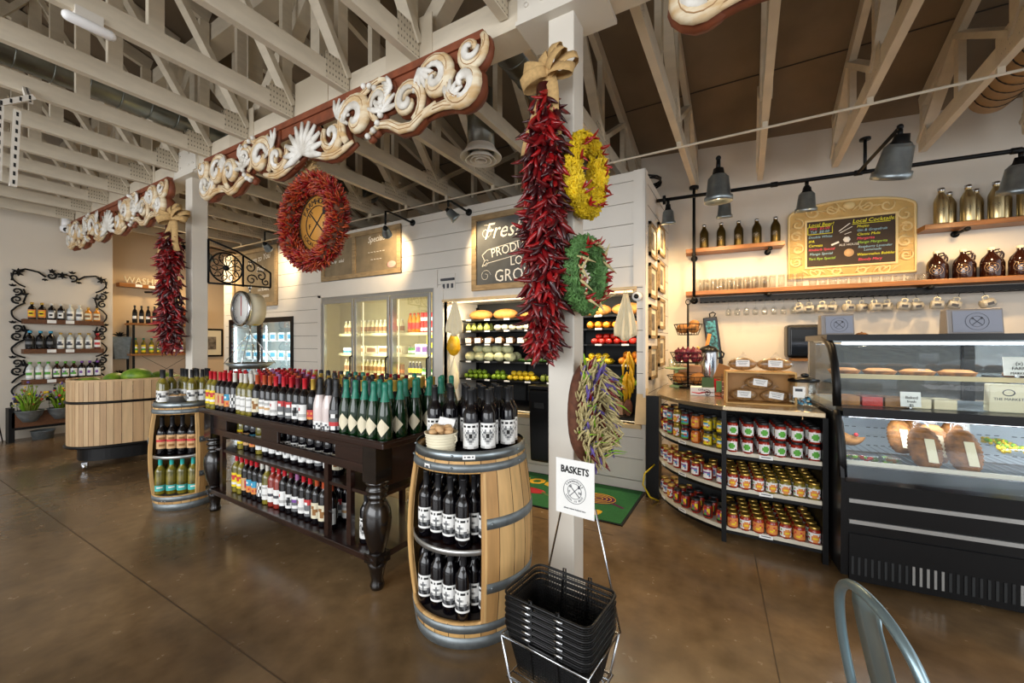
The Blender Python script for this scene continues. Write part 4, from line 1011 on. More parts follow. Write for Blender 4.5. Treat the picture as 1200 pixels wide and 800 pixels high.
for s,q in ((.545,2.275),(1.155,2.35)):
    g=MB(); g.bx(s-.016,s+.016,-q-.012,-q+.02,0,CT-.036); g.build('post','black',t)
g=MB(); g.bx(1.145,1.17,-2.3,-1.75,.08,CT-.036); g.build('side_panel','black',t)
g=MB(); g.bx(.2,1.14,-1.74,-1.72,.05,CT-.036); g.build('back_panel','dark',t)
# price strips along shelf edges
g=MB(); kk=0
for z in (.11,.415,.685):
    for idx in (4,9,14):
        pi=poly_in(-.009); a=Vector(pi[idx-1]) if idx<14 else Vector((.75,2.302)); b_=Vector(pi[idx]) if idx<14 else Vector((.88,2.318))
        d=(b_-a).normalized(); m_=(a+b_)/2; L=.085
        g.beam((m_.x-d.x*L/2,-(m_.y-d.y*L/2),z-.012),(m_.x+d.x*L/2,-(m_.y+d.y*L/2),z-.012),.002,.026,0)
        g.beam((m_.x-d.x*L*.35,-(m_.y-d.y*L*.35)-.0015,z-.010),(m_.x+d.x*L*.35,-(m_.y+d.y*L*.35)-.0015,z-.010),.0005,.006,1)
g.build('price_strips',['paper','inkg'],t)
g=MB(); g.tube([W(-.02,1.60,.33),W(-.10,1.70,.26),W(-.115,1.72,.16),W(-.05,1.72,.05),W(.02,1.66,.005)],.008,6); tag(g.build('power_cord',mat('yellow_cord','#e5c51d',.5),None),'yellow cord looping down beside the left end of the jar counter','cord')
# jars
def jar(content,lid,rows,h=.118,r=.036,half=1.3,shape='round'):
    g=MB(); g.lathe([(.0001,.001),(r*.85,0),(r,.006),(r*1.02,h*.1),(r*1.02,h*.72),(r*.93,h*.80),(r*.80,h*.85),(r*.80,h*.88)],16)
    root=g.build('jar',content); tag(root,'x','jar')
    g=MB(); g.lathe([(r*.88,h*.86),(r*.9,h*.87),(r*.9,h*.985),(r*.86,h),(r*.7,h*.99),(.0001,h*.99)],16); g.build('lid',lid,root)
    gg,ms=cells(r*1.03,h*.13,h*.68,half,rows); gg.build('label',ms,root)
    return Kind(root)
WHG=['wwwwwwwwww','wwwwnnnwww','wwwnnnnnww','wwwnnnnnww','wwwwnnnwww','wkwwwwwwkw']
SUN=['wwwwwwwwww','wnwwooowrw','wwwooooorw','krwoyyyowk','wnwoooooww','wwwwooowwr']
JK={
 'sal':(jar,('salsa','ck',WHG),'green-dot salsa jar'),
 'yel':(jar,('salsag','ck',['yyyyyyyy','yybbbbyy','ybwwwwby','yyryyryy','yyyyyyyy']),'yellow-label jar'),
 'org':(jar,('salsao','ck',['oooooooo','oyyooyyo','ooorrooo','oooyyooo','oooooooo']),'orange-label jar'),
 'bro':(jar,('jam','ck',['gbbbbbbg','bwwwwwwb','brrnnrrb','bbbbbbbb','nnnnnnnn']),'blue-label dark jar'),
 'prp':(jar,('salsa','lid',['wwwwwwww','wppppppw','wbbwwbbw','wpwwwwpw','wwwwwwww']),'lilac-label salsa jar'),
 'sun':(jar,('salsa','lid',SUN),'red sun-label jar'),
 'sug':(jar,('salsag','lid',SUN),'green sun-label jar'),
 'orl':(jar,('salsa','lid',['oooooooo','oorooroo','oroooyro','oooyyooo','oooooooo']),'orange-label red jar'),
}
JK['blk']=(jar,('salsa','ck',['krrrryyk','kyyppyyk','kyrggryk','krrnnrrk','kkkkkkkk']),'multicoloured-label salsa jar')
JC={}
def J(k,s,q,z,rz,label,group):
    if k not in JC: JC[k]=JK[k][0](*JK[k][1])
    return JC[k].place(W(s,q,z),A+rz,label,group)
rn=random.Random(31)
# right section: columns along straight front, rows deep
def rsec(z,kinds,stack,depth,shelf,grp):
    n=len(kinds)
    for c_ in range(n):
        s=.605+c_*(1.105-.605)/(n-1)
        for r_ in range(depth):
            q=2.255+ (s-.6)*.09 -r_*.088
            for k in range(stack):
                kind=kinds[c_]
                J(kind,s+rn.uniform(-.002,.002),q,z+.0005+k*.1195,rn.uniform(-.25,.25)-.15,f'{JK[kind][2]}, on the right {shelf} counter shelf, {ROW[r_]}, {ORD[c_+1]} from left'+(f', {("lower","upper")[k]} one' if stack>1 else ''),grp)
rsec(.685,['sal']*6,2,4,'top','salsa jars with green dots on the top counter shelf')
rsec(.415,['sun','sun','sun','sug','sug','sug','sug'],1,5,'middle','sun-label jars on the middle counter shelf')
rsec(.11,['orl','sun','orl','orl','sun','orl','sun'],1,5,'bottom','sun-label and orange jars on the bottom counter shelf')
def csec(z,kinds,stack,depth,shelf,grp):
    n=len(kinds)
    pts=[Vector(p) for p in curve]; 
    cum=[0]
    for a,b_ in zip(pts,pts[1:]): cum.append(cum[-1]+(b_-a).length)
    L=cum[-1]-.035
    for r_ in range(depth):
        off=.048+r_*.086
        nn=n if r_==0 else max(2,round(n*(1-.17*r_)))
        for c_ in range(nn):
            l=.03+(L-.03)*c_/(nn-1)+.0
            i=max(j for j in range(len(cum)) if cum[j]<=l); i=min(i,len(pts)-2); u=(l-cum[i])/(cum[i+1]-cum[i])
            p=pts[i].lerp(pts[i+1],u); d=(pts[i+1]-pts[i]).normalized(); nn_=Vector((d.y,-d.x))
            s,q=p.x+nn_.x*off,p.y+nn_.y*off
            if s<.065: continue
            rz=-(math.atan2(d.y,d.x))
            kind=kinds[min(n-1,round(c_*(n-1)/(nn-1)))]
            for k in range(stack): J(kind,s,q,z+.0005+k*.1195,rz+rn.uniform(-.2,.2),f'{JK[kind][2]}, on the curved {shelf} counter shelf, {ROW[r_]}, {ORD[c_+1]} from left'+(f', {("lower","upper")[k]} one' if stack>1 else ''),grp)
csec(.685,['blk','prp','bro','sug','bro','org','yel','yel'],2,2,'top','mixed jars on the curved top counter shelf')
csec(.415,['prp','prp','prp','prp','prp','prp','prp','prp'],1,3,'middle','lilac-label jars on the curved middle shelf')
csec(.11,['prp','prp','sun','blk','blk','blk','blk','blk'],1,3,'bottom','bright-label jars on the curved bottom shelf')
# ================================================================ THINGS ON THE COUNTER
t=thing('display_crate','open wooden crate of bagged granola on the steel counter','crate',W(.80,2.02,CT+.0005),A+.02)
cw,cd_,chh=.235,.10,.255
g=MB(); g.bx(-cw,cw,-cd_,cd_,0,.012); g.bx(-cw,cw,-cd_,cd_,chh-.012,chh); g.bx(-cw,-cw+.012,-cd_,cd_,.012,chh-.012); g.bx(cw-.012,cw,-cd_,cd_,.012,chh-.012); g.build('crate_frame',mat('pale_bamboo','#d3a35c',.5,var=.15,scale=6),t,bevel=.002)
g=MB(); g.bx(-cw+.012,cw-.012,cd_-.012,cd_,.012,chh-.012); g.build('back_panel',mat('bamboo_back','#c08c48',.5,var=.15,scale=6),t)
def bag(label,loc,rz,tilt=0,w_=.20,h_=.105,d_=.085,grp='granola bags'):
    t=thing('granola_bag',label,'bag',loc,rz,grp)
    g=MB(); g.ball((0,0,h_*.5),.5,sc=(w_*.92,d_*.92,h_*.95),n=16,k=10); g.build('granola','bean',t)
    g=MB(); g.ball((0,0,h_*.5),.5,sc=(w_,d_,h_),n=16,k=10); g.tube([(-w_*.05,0,h_*.9),(0,0,h_*1.15),(.02,0,h_*1.3)],[.02,.008,.022],6); g.build('clear_wrap','plastic',t)
    g=MB(); g.box((0,-d_*.56,h_*.52),(.095,.001,.052),0); 
    for k in range(3): g.box((0,-d_*.56-.0008,h_*.52+.014-.012*k),(.075-.012*k,.0005,.003),1)
    g.build('paper_label',['paper','inkg'],t,rot=(-.12,tilt,0)); return t
bag('bag of granola lying in the wooden crate at lower left',W(.695,2.03,CT+.0135),A,.04)
bag('bag of granola lying in the wooden crate at lower right',W(.905,2.03,CT+.0135),A,.14)
bag('bag of granola resting on the two lower bags inside the crate',W(.80,2.03,CT+.11),A,.12)
bag('bag of granola on top of the crate, left one',W(.69,2.0,CT+.2565),A,.0,w_=.22)
bag('bag of granola on top of the crate, right one',W(.91,2.0,CT+.2565),A,.03,w_=.26)
# clear tub with scoop-lid
t=thing('clear_tub','clear plastic tub of wrapped candies with black lid, beside the display case','tub',W(1.085,2.07,CT+.0005),A)
g=MB(); g.lathe([(.0001,0),(.09,0),(.098,.02),(.098,.17),(.09,.185)],24,sx=1.0,sy=.9); g.build('tub_body','tubp',t)
g=MB(); g.lathe([(.092,.185),(.1,.188),(.1,.205),(.06,.215),(.03,.222),(.0001,.223)],24,sy=.9); g.build('lid','blackp',t)
g=MB(); g.ball((.01,0,.235),.02,sc=(1.4,.8,.8)); g.build('knob','blackp',t)
g=MB(); rn=random.Random(6)
for i in range(60):
    a=rn.uniform(0,6.28); r=rn.uniform(.01,.078); g.ball((r*math.cos(a),r*math.sin(a)*.88,.016+rn.random()*.07),.013,m=rn.choice((0,1,2)),sc=(1.3,.8,.7),rz=a,n=7,k=4)
tag(g.build('candies',['ink','cream','lb'],t),kind='stuff')
g=MB(); g.box((-.035,-.0915,.115),(.07,.001,.08)); g.box((-.035,-.0925,.13),(.045,.0005,.02),1); g.build('paper_label',['paper','inkg'],t,rot=(0,0,-.1))
# three-tier wire basket
t=thing('tiered_wire_basket','tall black three-tier wire basket on the counter holding bread and onions','basket',W(.265,1.02,CT+.0005),A)
g=MB(); g.cyl((0,0,0),(0,0,.90),.011,n=8); g.tube([(.022*math.cos(a),0,.92+.03*math.sin(a)) for a in [i*2*PI/12 for i in range(12)]],.005,5,closed=True); g.cyl((0,0,0),(0,0,.01),.09,n=20); g.build('centre_pole','iron',t)
def wbk(z,r,h):
    g=MB()
    for rr,zz in ((r,z+h),(r*.72,z),(r*.86,z+h*.5)): g.tube([(rr*math.cos(a),rr*math.sin(a),zz) for a in [i*2*PI/28 for i in range(28)]],.004,5,closed=True)
    for i in range(20): a=2*PI*i/20; g.tube([(0,0,z),(r*.72*math.cos(a),r*.72*math.sin(a),z),(r*math.cos(a),r*math.sin(a),z+h)],.0025,4)
    g.build('wire_bowl','iron',t)
wbk(.57,.14,.11); wbk(.27,.18,.11); wbk(.04,.21,.09)
def fruit(name,mb,mats,lab,cat):
    r=mb.build(name,mats); tag(r,lab,cat); return Kind(r)
g=MB(); g.ball((0,0,.05),.056,sc=(1,1,.9),n=14,k=10); k_roll=fruit('bread_roll',g,'bread','x','bread roll')
for i,(x,y,z) in enumerate(((-.06,-.02,.585),(.055,-.045,.585),(.06,.05,.63),(-.03,.05,.585))): 
    k_roll.place(WP(.265+x,-1.02+y,CT+z),i,f'round bread roll in the top wire bowl, {("left","front right","high right","rear")[i]} one','rolls in the top wire bowl')
for i,(x,y) in enumerate(((-.09,-.06),(.08,-.08),(.1,.05),(-.05,.09))): k_roll.place(WP(.265+x,-1.02+y,CT+.055),i,f'bread roll in the bottom wire bowl, {("front left","front right","rear right","rear left")[i]} one','rolls in the bottom wire bowl',sc=1.1)
g=MB(); g.lathe([(.0001,0),(.02,.004),(.042,.03),(.045,.045),(.036,.068),(.012,.082),(.004,.1),(.0001,.1)],14); k_on=fruit('red_onion',g,'onion','x','onion')
i=0
for x,y,z in [(.1*math.cos(a),.1*math.sin(a),.28) for a in [k*PI/3.5 for k in range(7)]]+[(.05*math.cos(a)+.0,.055*math.sin(a),.345) for a in [k*PI/2 for k in range(4)]]+[(.1*math.cos(a)+.0,.1*math.sin(a),.335) for a in [.4+k*PI/2.5 for k in range(5)]]:
    i+=1; k_on.place(WP(.265+x,-1.02+y,CT+z),i,f'red onion in the middle wire bowl, {ORD[i]} counting up from the bottom','red onions in the middle wire bowl')
# jadeite cake stand with cups
t=thing('cake_stand','pale green glass cake stand at the left end of the counter','cake stand',W(.145,.93,CT+.0005),A)
g=MB(); g.lathe([(.0001,0),(.075,0),(.07,.012),(.03,.03),(.016,.07),(.016,.16),(.03,.185),(.11,.195),(.122,.20),(.124,.212),(.115,.208),(.0001,.202)],28); g.build('stand','cakeg',t)
kg=None
g=MB(); g.lathe([(.0001,0),(.026,0),(.032,.09),(.030,.09),(.024,.006),(.0001,.006)],16); r=g.build('drinking_glass','tglass'); tag(r,'x','glass'); kgl=Kind(r)
for i,(x,y) in enumerate(((-.05,-.03),(.02,-.05),(.05,.03),(-.02,.05))): kgl.place(WP(.145+x,-.93+y,CT+.214),0,f'small clear glass on the green cake stand, {("left","front","right","rear")[i]} one','glasses on the cake stand')
def boxy(name,label,cat,s,q,z,w_,d_,h_,m,rz=0,tilt=0,extra=None):
    t=thing(name,label,cat,W(s,q,z),A+rz)
    g=MB(); g.bx(-w_/2,w_/2,-d_/2,d_/2,0,h_); g.build('body',m,t,bevel=.003,rot=(tilt,0,0))
    return t
t=boxy('gift_box','white gift box with a red swoosh under the green cards','box',.40,1.62,CT+.001,.20,.14,.075,'paper')
g=MB(); pts=[(-.09,-.0715,.03),(-.03,-.0715,.02),(.03,-.0715,.035),(.09,-.0715,.03)]; g.tube(pts,[.004,.008,.007,.002],4); g.build('swoosh','lr',t); text('Gifts',.03,'ink',t,(-.01,-.0712,.055),shear=.3)
t=boxy('wooden_crate','small brown wooden crate behind the cake stand','crate',.25,.55,CT+.001,.3,.2,.22,'box'); 
g=MB(); 
for z in (.07,.14): g.bx(-.151,.151,-.102,-.1,z,z+.006)
g.build('slat_gap','seam',t)
t=boxy('card_rack','wire rack with two green cards and a slanted wooden block','rack',.50,1.66,CT+.001,.22,.02,.004,'iron')
g=MB(); g.box((-.055,-.012,.10),(.10,.006,.13),0,mtx=Matrix.Rotation(-.15,3,'X')); g.box((.055,-.03,.09),(.085,.006,.10),1,mtx=Matrix.Rotation(-.15,3,'X')); g.build('green_card',[mat('dark_green_card','#48653b',.7),mat('mid_green_card','#5b8a52',.7)],t)
g=MB()
for x in (-.06,.06): g.tube([(x+.0*c[0],-.05-.0,.03+c[1]) for c in [(0,0)]]+[(x+a,-.05,.03+b_) for a,b_ in spiral(0,0,.01,.03,0,1.4,14)],.0025,4); g.tube([(x,-.05,.0),(x,-.02,.04),(x,.01,.2)],.0025,4)
g.tube([(-.11,-.05,.035),(.11,-.05,.035)],.0025,4); g.tube([(-.11,.01,.17),(.11,.01,.17)],.0025,4); g.build('wire_scrolls','iron',t)
t=thing('wooden_block','slanted tan wooden block standing behind the green cards','block',W(.56,1.60,CT+.14),A)
g=MB(); g.box((0,0,.07),(.10,.06,.14),0,mtx=Matrix.Rotation(.35,3,'Y')@Matrix.Rotation(-.2,3,'X')); g.build('block','kraft',t,bevel=.003)
t=boxy('book_stack','stack of reddish-brown books between the cards and crate','books',.64,1.75,CT+.001,.17,.13,.14,mat('book_cover','#7d4a40',.6)); g=MB(); 
for z in (.03,.065,.1): g.bx(-.0855,.0855,-.0662,-.065,z,z+.006)
g.build('page_lines','cream',t)
t=thing('red_bag','red gift bag tied at the top, behind the crate','bag',W(.60,1.2,CT+.001),A)
g=MB(); g.lathe([(.0001,0),(.09,0),(.1,.05),(.09,.15),(.03,.2),(.04,.24),(.0001,.22)],18,sy=.7); g.build('bag_body','redc',t); g=MB(); g.ball((0,0,.2),.034,sc=(1,.8,.3)); g.build('tie','redc',t)
t=thing('coffee_urn','tall stainless coffee urn with black lid behind the onions','urn',W(.47,.55,CT+.001),A)
g=MB(); g.lathe([(.0001,0),(.1,0),(.105,.02),(.105,.36),(.1,.38)],28); g.build('urn_body','chrome',t)
g=MB(); g.lathe([(.108,.38),(.108,.40),(.08,.43),(.03,.45),(.0001,.46)],28); g.build('lid','blackp',t)
g=MB(); g.tube([(.1,0,.3),(.15,0,.32),(.16,0,.36),(.12,0,.4)],.01,6); g.build('handle','blackp',t); g=MB(); g.tube([(0,-.1,.06),(0,-.14,.06),(0,-.15,.03)],.009,6); g.build('spout','blackp',t)
for i,(s,q) in enumerate(((.36,.40),(.43,.35))):
    t=thing('olive_oil_bottle',f'dark green oil bottle behind the onion basket, {("left","right")[i]} one','bottle',W(s,q,CT+.001),A,'oil bottles')
    g=MB(); g.lathe([(.0001,0),(.035,0),(.037,.01),(.037,.26),(.014,.33),(.014,.42),(.0001,.42)],14); g.build('bottle_glass',mat('olive_glass','#4a4d1a',.1,var=0,coat=.5),t)
    g=MB(); g.lathe([(.016,.40),(.016,.44),(.0001,.44)],12); g.build('cap','cg',t); g=MB(); g.bx(-.02,.02,-.0385,-.037,.1,.2); g.build('label','paper',t)
# hanging tote bag
t=thing('novelty_bag','long black bag printed with blue and orange pictures, hung on the wall above the urn','bag',W(.53,.08,1.22),A+.0)
g=MB(); g.box((0,-.0,.32),(.16,.05,.6),0,mtx=Matrix.Rotation(-.12,3,'Y')); g.build('bag_body','blackp',t,bevel=.01)
g=MB(); g.box((-.005,-.027,.34),(.11,.003,.46),0,mtx=Matrix.Rotation(-.12,3,'Y')); g.build('print','tote',t)
g=MB(); g.box((-.06,-.03,.30),(.04,.01,.22),0,mtx=Matrix.Rotation(.2,3,'Y')); g.build('orange_print','lo',t)
g=MB(); g.tube([(-.03,0,.6),(-.04,0,.66),(0,0,.68),(.03,0,.66),(.0,0,.6)],.008,6); g.build('handle','blackp',t)
# towel dispenser
t=thing('towel_dispenser','glossy black paper towel dispenser on the wall left of the display case','dispenser',W(1.455,.001,1.31),A)
g=MB(); g.bx(-.165,.165,-.22,0,.03,.41); g.build('housing','blackp',t,bevel=.03)
g=MB(); g.bx(-.13,.13,-.228,-.2205,.07,.36); g.build('smoked_window',mat('smoked_plastic','#0c0e10',.12,var=0),t,bevel=.004); text('tork',.05,'steel2',t,(.05,-.229,.11)) if False else None
g=MB(); g.bx(-.12,.12,-.2,-.04,.0,.028); g.build('paper_slot','kraft',t)
# ================================================================ WALL SHELVES, PIPES, LAMPS (right)
def wshelf(name,s0,s1,z,d,label,th=.05):
    t=thing(name,label,'shelf',W((s0+s1)/2,0,z),A); h=(s1-s0)/2
    g=MB(); g.bx(-h,h,-d,-.002,-th,0); g.build('board','shelfw',t,bevel=.004); return t,h
def bracket(t,x,d,th=.05):
    g=MB(); g.cyl((x,-.0025,-th-.03),(x,-.012,-th-.03),.035,n=14); g.cyl((x,-.01,-th-.03),(x,-d-.02,-th-.03),.014,n=8); g.cyl((x,-d-.0,-th-.03),(x,-d-.035,-th-.03),.022,n=10); g.build('pipe_bracket','iron',t)
t,h=wshelf('wall_shelf',.22,1.27,2.69,.22,'short wooden wall shelf holding dark bottles, left of the chalk menu'); bracket(t,.38,.2)
t,h=wshelf('wall_shelf',2.47,4.3,2.72,.22,'upper right wooden wall shelf holding steel bottles'); bracket(t,-.6,.2)
t,h=wshelf('wall_shelf',.22,4.3,2.155,.25,'long wooden wall shelf under the chalk menu, with glasses and jugs')
bracket(t,-1.15,.22); bracket(t,.25,.22)
t=thing('glass_rack','black openwork rail under the long shelf with hooks for mugs','rack',W(0,0,2.02),A)
g=MB(); g.bx(.38,4.3,-.20,-.19,.0,.05); g.bx(.38,4.3,-.05,-.04,.0,.05); 
for i in range(60): s=.42+i*.065; g.bx(s-.012,s+.012,-.19,-.05,.0,.01)
for i in range(75): s=.4+i*.052; g.beam((s,-.203,.005),(s+.04,-.203,.045),.003,.008)
g.build('rail','black',t)
g=MB(); g.bx(.38,4.3,-.205,-.2005,.048,.056); g.build('rail_edge','black',t)
t=thing('light_pipe','long black pipe rail running past the lamps','pipe rail',W(0,0,0),A)
g=MB(); g.cyl((-.07,-.87,3.13),(4.4,-.87,3.13),.019,n=10); g.build('rail','iron',t)
g=MB(); g.cyl((.0,-.87,3.13),(.03,-.87,3.13),.05,n=14); g.build('wall_flange','iron',t)
for s in (.527,1.745):
    g=MB(); g.tube([(s,-.87,3.13),(s,-1.3,3.13),(s,-1.77,3.13)],.014,8); g.ball((s,-1.77,3.13),.022,n=8); g.build('side_arm','iron',t)
for s in (.52,1.07,1.75,2.8): g=MB(); g.cyl((s-.03,-.87,3.13),(s+.03,-.87,3.13),.026,n=10); g.build('coupling','iron',t)
for s in (1.80,3.4): g=MB(); g.cyl((s,-.87,3.13),(s,-.87,3.445),.014,n=8); g.cyl((s,-.87,3.43),(s,-.87,3.448),.045,n=12); g.build('ceiling_hanger','iron',t)
t=thing('shelf_drop_pipe','black vertical pipe from the ceiling to the left ends of the shelves','pipe',W(.315,.26,0),A)
g=MB(); g.cyl((0,0,2.06),(0,0,3.44),.017,n=10); g.build('pipe','iron',t)
g=MB(); g.cyl((0,0,3.42),(0,0,3.448),.055,n=14); g.build('ceiling_flange','iron',t)
g=MB(); g.cyl((0,-.0,2.06),(0,.25,2.06),.017,n=10); g.ball((0,0,2.06),.03,n=10); g.cyl((0,.24,2.06),(0,.257,2.06),.045,n=12); g.build('elbow','iron',t)
g=MB(); g.cyl((0,0,2.6),(0,.25,2.6),.015,n=10); g.cyl((0,.24,2.6),(0,.257,2.6),.04,n=12); g.ball((0,0,2.6),.026,n=10); g.build('elbow','iron',t)
def pend(s,q,z,r,label,pw,stem=.0,d=(0,.25,-1)):
    t=thing('pendant_lamp',label,'lamp',W(s,q,z),A,None)
    g=MB(); g.cyl((0,0,0),(0,0,-.05-stem),.017,n=8); g.cyl((0,0,-.04-stem),(0,0,-.07-stem),.026,n=10); g.build('stem','iron',t)
    lampshade(t,(0,0,-.10-stem),d,r)
    spot(t,Vector((0,0,-.10-stem))+Vector(d).normalized()*r*2.02,d,pw,2.75,r=.06,col=(1,.68,.34)); return t
PW=36
pend(.055,.87,3.11,.078,'small galvanised lamp at the left end of the black pipe, by the enclosure',PW)
pend(.62,.87,3.11,.080,'small galvanised lamp on the pipe just right of the second lamp, above dark bottles',PW)
pend(1.345,.87,3.11,.095,'galvanised lamp on the pipe above the left of the chalk menu',PW)
pend(2.83,.87,3.11,.12,'galvanised lamp at the right edge of the picture on the pipe',PW)
pend(.527,1.77,3.11,.115,'big galvanised lamp on a side arm, in front of the dark bottles',PW,stem=.03,d=(0,.06,-1))
pend(1.745,1.77,3.11,.125,'biggest galvanised lamp, on a side arm in front of the chalk menu',PW,d=(-.1,.5,-1))
# bottles on the short shelf
def steelbottle(m,name,r=.05,h=.30):
    g=MB(); g.lathe([(.0001,0),(r*.95,0),(r,.01),(r,h*.62),(r*.9,h*.70),(r*.42,h*.86),(r*.40,h*.9),(r*.44,h*.905),(r*.44,h*.93)],18); root=g.build(name,m); tag(root,'x','bottle')
    g=MB(); g.lathe([(r*.46,h*.92),(r*.48,h*.925),(r*.48,h),(.0001,h*1.003)],14); g.build('cap','chrome',root)
    logo_mb(r*.55,.0008).build('emblem','chalk' if m!='brushed' else 'inkg',root,loc=(0,-r-.001,h*.36)); return Kind(root)
kd=steelbottle(mat('bronze_bottle','#5b4a22',.3,metal=.8,var=.1),'steel_growler')
for i in range(5): kd.place(W(.43+i*.19,.12,2.6905),A-.25,f'dark bronze bottle with white emblem on the short shelf, {ORD[i+1]} from left','bronze bottles on the short shelf',sc=1.02)
kd=steelbottle('brushed','steel_growler',.058,.37); n_=0
for r_ in range(2):
    for i in range(5): kd.place(W(2.62+i*.20+r_*.1,.155-r_*.10,2.7205),A-.35,f'brushed steel bottle on the upper right shelf, {("front row","rear row")[r_]}, {ORD[i+1]} from left','steel bottles on the upper right shelf',sc=1.0-.06*r_)
# amber growler jugs on the long shelf
g=MB(); r=.075; g.lathe([(.0001,0),(.07,0),(.075,.01),(.075,.15),(.065,.19),(.03,.235),(.022,.25),(.022,.28)],22); root=g.build('growler_jug','gb'); tag(root,'x','jug')
g=MB(); g.lathe([(.024,.268),(.025,.27),(.025,.292),(.0001,.293)],14); g.build('cap','cream',root)
g=MB(); g.tube([(.02,0,.265),(.05,0,.27),(.064,0,.24),(.06,0,.205),(.052,0,.20)],.008,6); g.build('handle','gb',root)
logo_mb(.048,.0008).build('emblem','tan',root,loc=(0,-.0765,.09)); kj=Kind(root)
for i in range(6): kj.place(W(2.58+i*.20,.16,2.1555),A-.35,f'brown glass jug with round emblem on the long shelf, front row, {ORD[i+1]} from left','brown jugs on the long shelf')
for i in range(5): kj.place(W(2.64+i*.205,.06,2.1555),A-.2,f'brown glass jug half hidden in the rear row on the long shelf, {ORD[i+1]} from left','brown jugs on the long shelf',sc=.98)
# clear tumblers along the long shelf
g=MB(); g.lathe([(.0001,0),(.032,0),(.04,.15),(.0385,.15),(.031,.008),(.0001,.008)],16); r=g.build('pint_glass','tglass'); tag(r,'x','glass'); kp=Kind(r)
for i in range(13): kp.place(W(.36+i*.088,.17,2.1555),0,f'tall clear pint glass on the long shelf left of the menu, {ORD[i+1]} from left','pint glasses on the long shelf')
for i in range(9): kp.place(W(.40+i*.088,.08,2.1555),0,f'tall clear pint glass in the rear row on the long shelf, {ORD[i+1]} from left','pint glasses on the long shelf')
g=MB(); g.lathe([(.0001,0),(.034,0),(.042,.065),(.04,.065),(.033,.01),(.0001,.01)],16); r=g.build('tumbler','tglass'); tag(r,'x','glass'); kt=Kind(r)
for i in range(11): kt.place(W(1.53+i*.092,.21,2.1555),0,f'low clear tumbler in front of the chalk menu, {ORD[i+1]} from left','tumblers in front of the chalk menu')
# stemware hanging
g=MB(); g.lathe([(.03,0),(.032,-.002),(.004,-.008),(.004,-.07),(.025,-.09),(.036,-.12),(.033,-.17),(.0315,-.17),(.034,-.12),(.0001,-.078)],16); r=g.build('wine_glass','tglass'); tag(r,'x','wine glass'); ks=Kind(r)
for i in range(8): ks.place(W(.70+i*.095,.12,2.018),0,f'clear stemmed glass hanging upside down under the long shelf, {ORD[i+1]} from left','stemmed glasses hanging under the long shelf')
# mugs on hooks
g=MB(); g.lathe([(.0001,-.045),(.04,-.045),(.043,-.04),(.043,.045),(.040,.045),(.038,-.038),(.0001,-.038)],18,mtx=Matrix.Rotation(PI/2,3,'Y')@Matrix.Rotation(0,3,'X')); root=g.build('mug',mat('speckled_mug','#b8b2a4',.4,var=.25,scale=60)); tag(root,'x','mug')
g=MB(); g.tube([(-.02,0,.04),(-.022,0,.07),(0,0,.08),(.022,0,.07),(.02,0,.04)],.006,6); g.build('handle','cream',root)
g=MB(); g.bx(-.025,.025,-.0445,-.043,-.012,.014); g.build('print','inkg',root)
g=MB(); g.tube([(0,0,.135),(0,0,.10),(.008,0,.085),(.0,0,.074),(-.008,0,.085)],.003,5); g.build('hook','iron',root); km=Kind(root)
xs=[1.42,1.52,1.63,1.73,1.86,1.99,2.09,2.20,2.32,2.44,2.58,2.73,2.95]
for i,s in enumerate(xs): km.place(W(s,.12 if i%2 else .17,1.90),0,rot=(random.uniform(-.25,.25),random.uniform(-.35,.35),A+random.uniform(-.7,.5)),label=f'speckled mug hanging by its handle under the long shelf, {ORD[i+1]} from left',group='mugs hanging under the long shelf')
# carved menu frame
t=thing('chalk_menu','brown chalk drinks menu in a carved golden frame above the long shelf','menu board',W(1.90,.002,2.156),A)
mw,mz0,mz1=.565,.12,.86
arch=[(-mw,mz0)]+[(mw,mz0)]+[(mw,mz1-.03)]+[(mw*math.cos(a),mz1-.03+.13*math.sin(a)) for a in [PI*i/16 for i in range(1,16)]]+[(-mw,mz1-.03)]
g=MB(); g.prism(arch,-.030,0,axis='y'); g.build('frame_board','goldd',t,bevel=.006)
bx0,bx1,bz0,bz1=-.39,.40,.235,.755
g=MB(); g.bx(bx0,bx1,-.0375,-.0352,bz0,bz1); g.build('slate','menu',t)
g=MB()
for p in ((bx0-.02,bx1+.02,bz0-.02,bz0),(bx0-.02,bx1+.02,bz1,bz1+.02),(bx0-.02,bx0,bz0,bz1),(bx1,bx1+.02,bz0,bz1)): g.bx(p[0],p[1],-.045,-.0355,p[2],p[3])
g.build('inner_rim','gold',t)
g=MB()
arc2=[(x,-.032,z) for x,z in arch]
g.tube(arc2,.016,6,closed=True); g.build('outer_rim','gold',t)
g=MB()
def gs(pts,w_): g.tube([(a,-.036,b_) for a,b_ in pts],[w_*(1-.5*abs(2*i/(len(pts)-1)-1)) for i in range(len(pts))],6)
for sd in (-1,1):
    for cx,cz,r,a0,tn in ((.49,.30,.06,0,1.1),(.48,.45,.07,2,-1.1),(.49,.60,.06,1,1.2),(.48,.74,.07,2,-1.1),(.33,.86,.07,0,1.1),(.16,.88,.08,3,-1.2),(.30,.17,.06,0,1.1),(.12,.17,.05,3,-1.1)):
        gs([(sd*x,z) for x,z in spiral(cx,cz,.015,r,a0,tn,14)],.014)
    for k in range(5): gs([(sd*(.03+.05*k),.835+.005*k),(sd*(.06+.05*k),.87),(sd*(.10+.05*k),.90-.008*k)],.011); gs([(sd*(.05+.08*k),.14),(sd*(.08+.08*k),.18),(sd*(.12+.08*k),.20)],.011)
    for k in range(7): gs([(sd*.435,.27+.07*k),(sd*.47,.29+.07*k),(sd*.54,.28+.07*k)],.010)
g.ball((0,-.036,.90),.05,sc=(1.2,.4,.9)); g.build('carved_scrolls','gold',t)
y_=-.0385
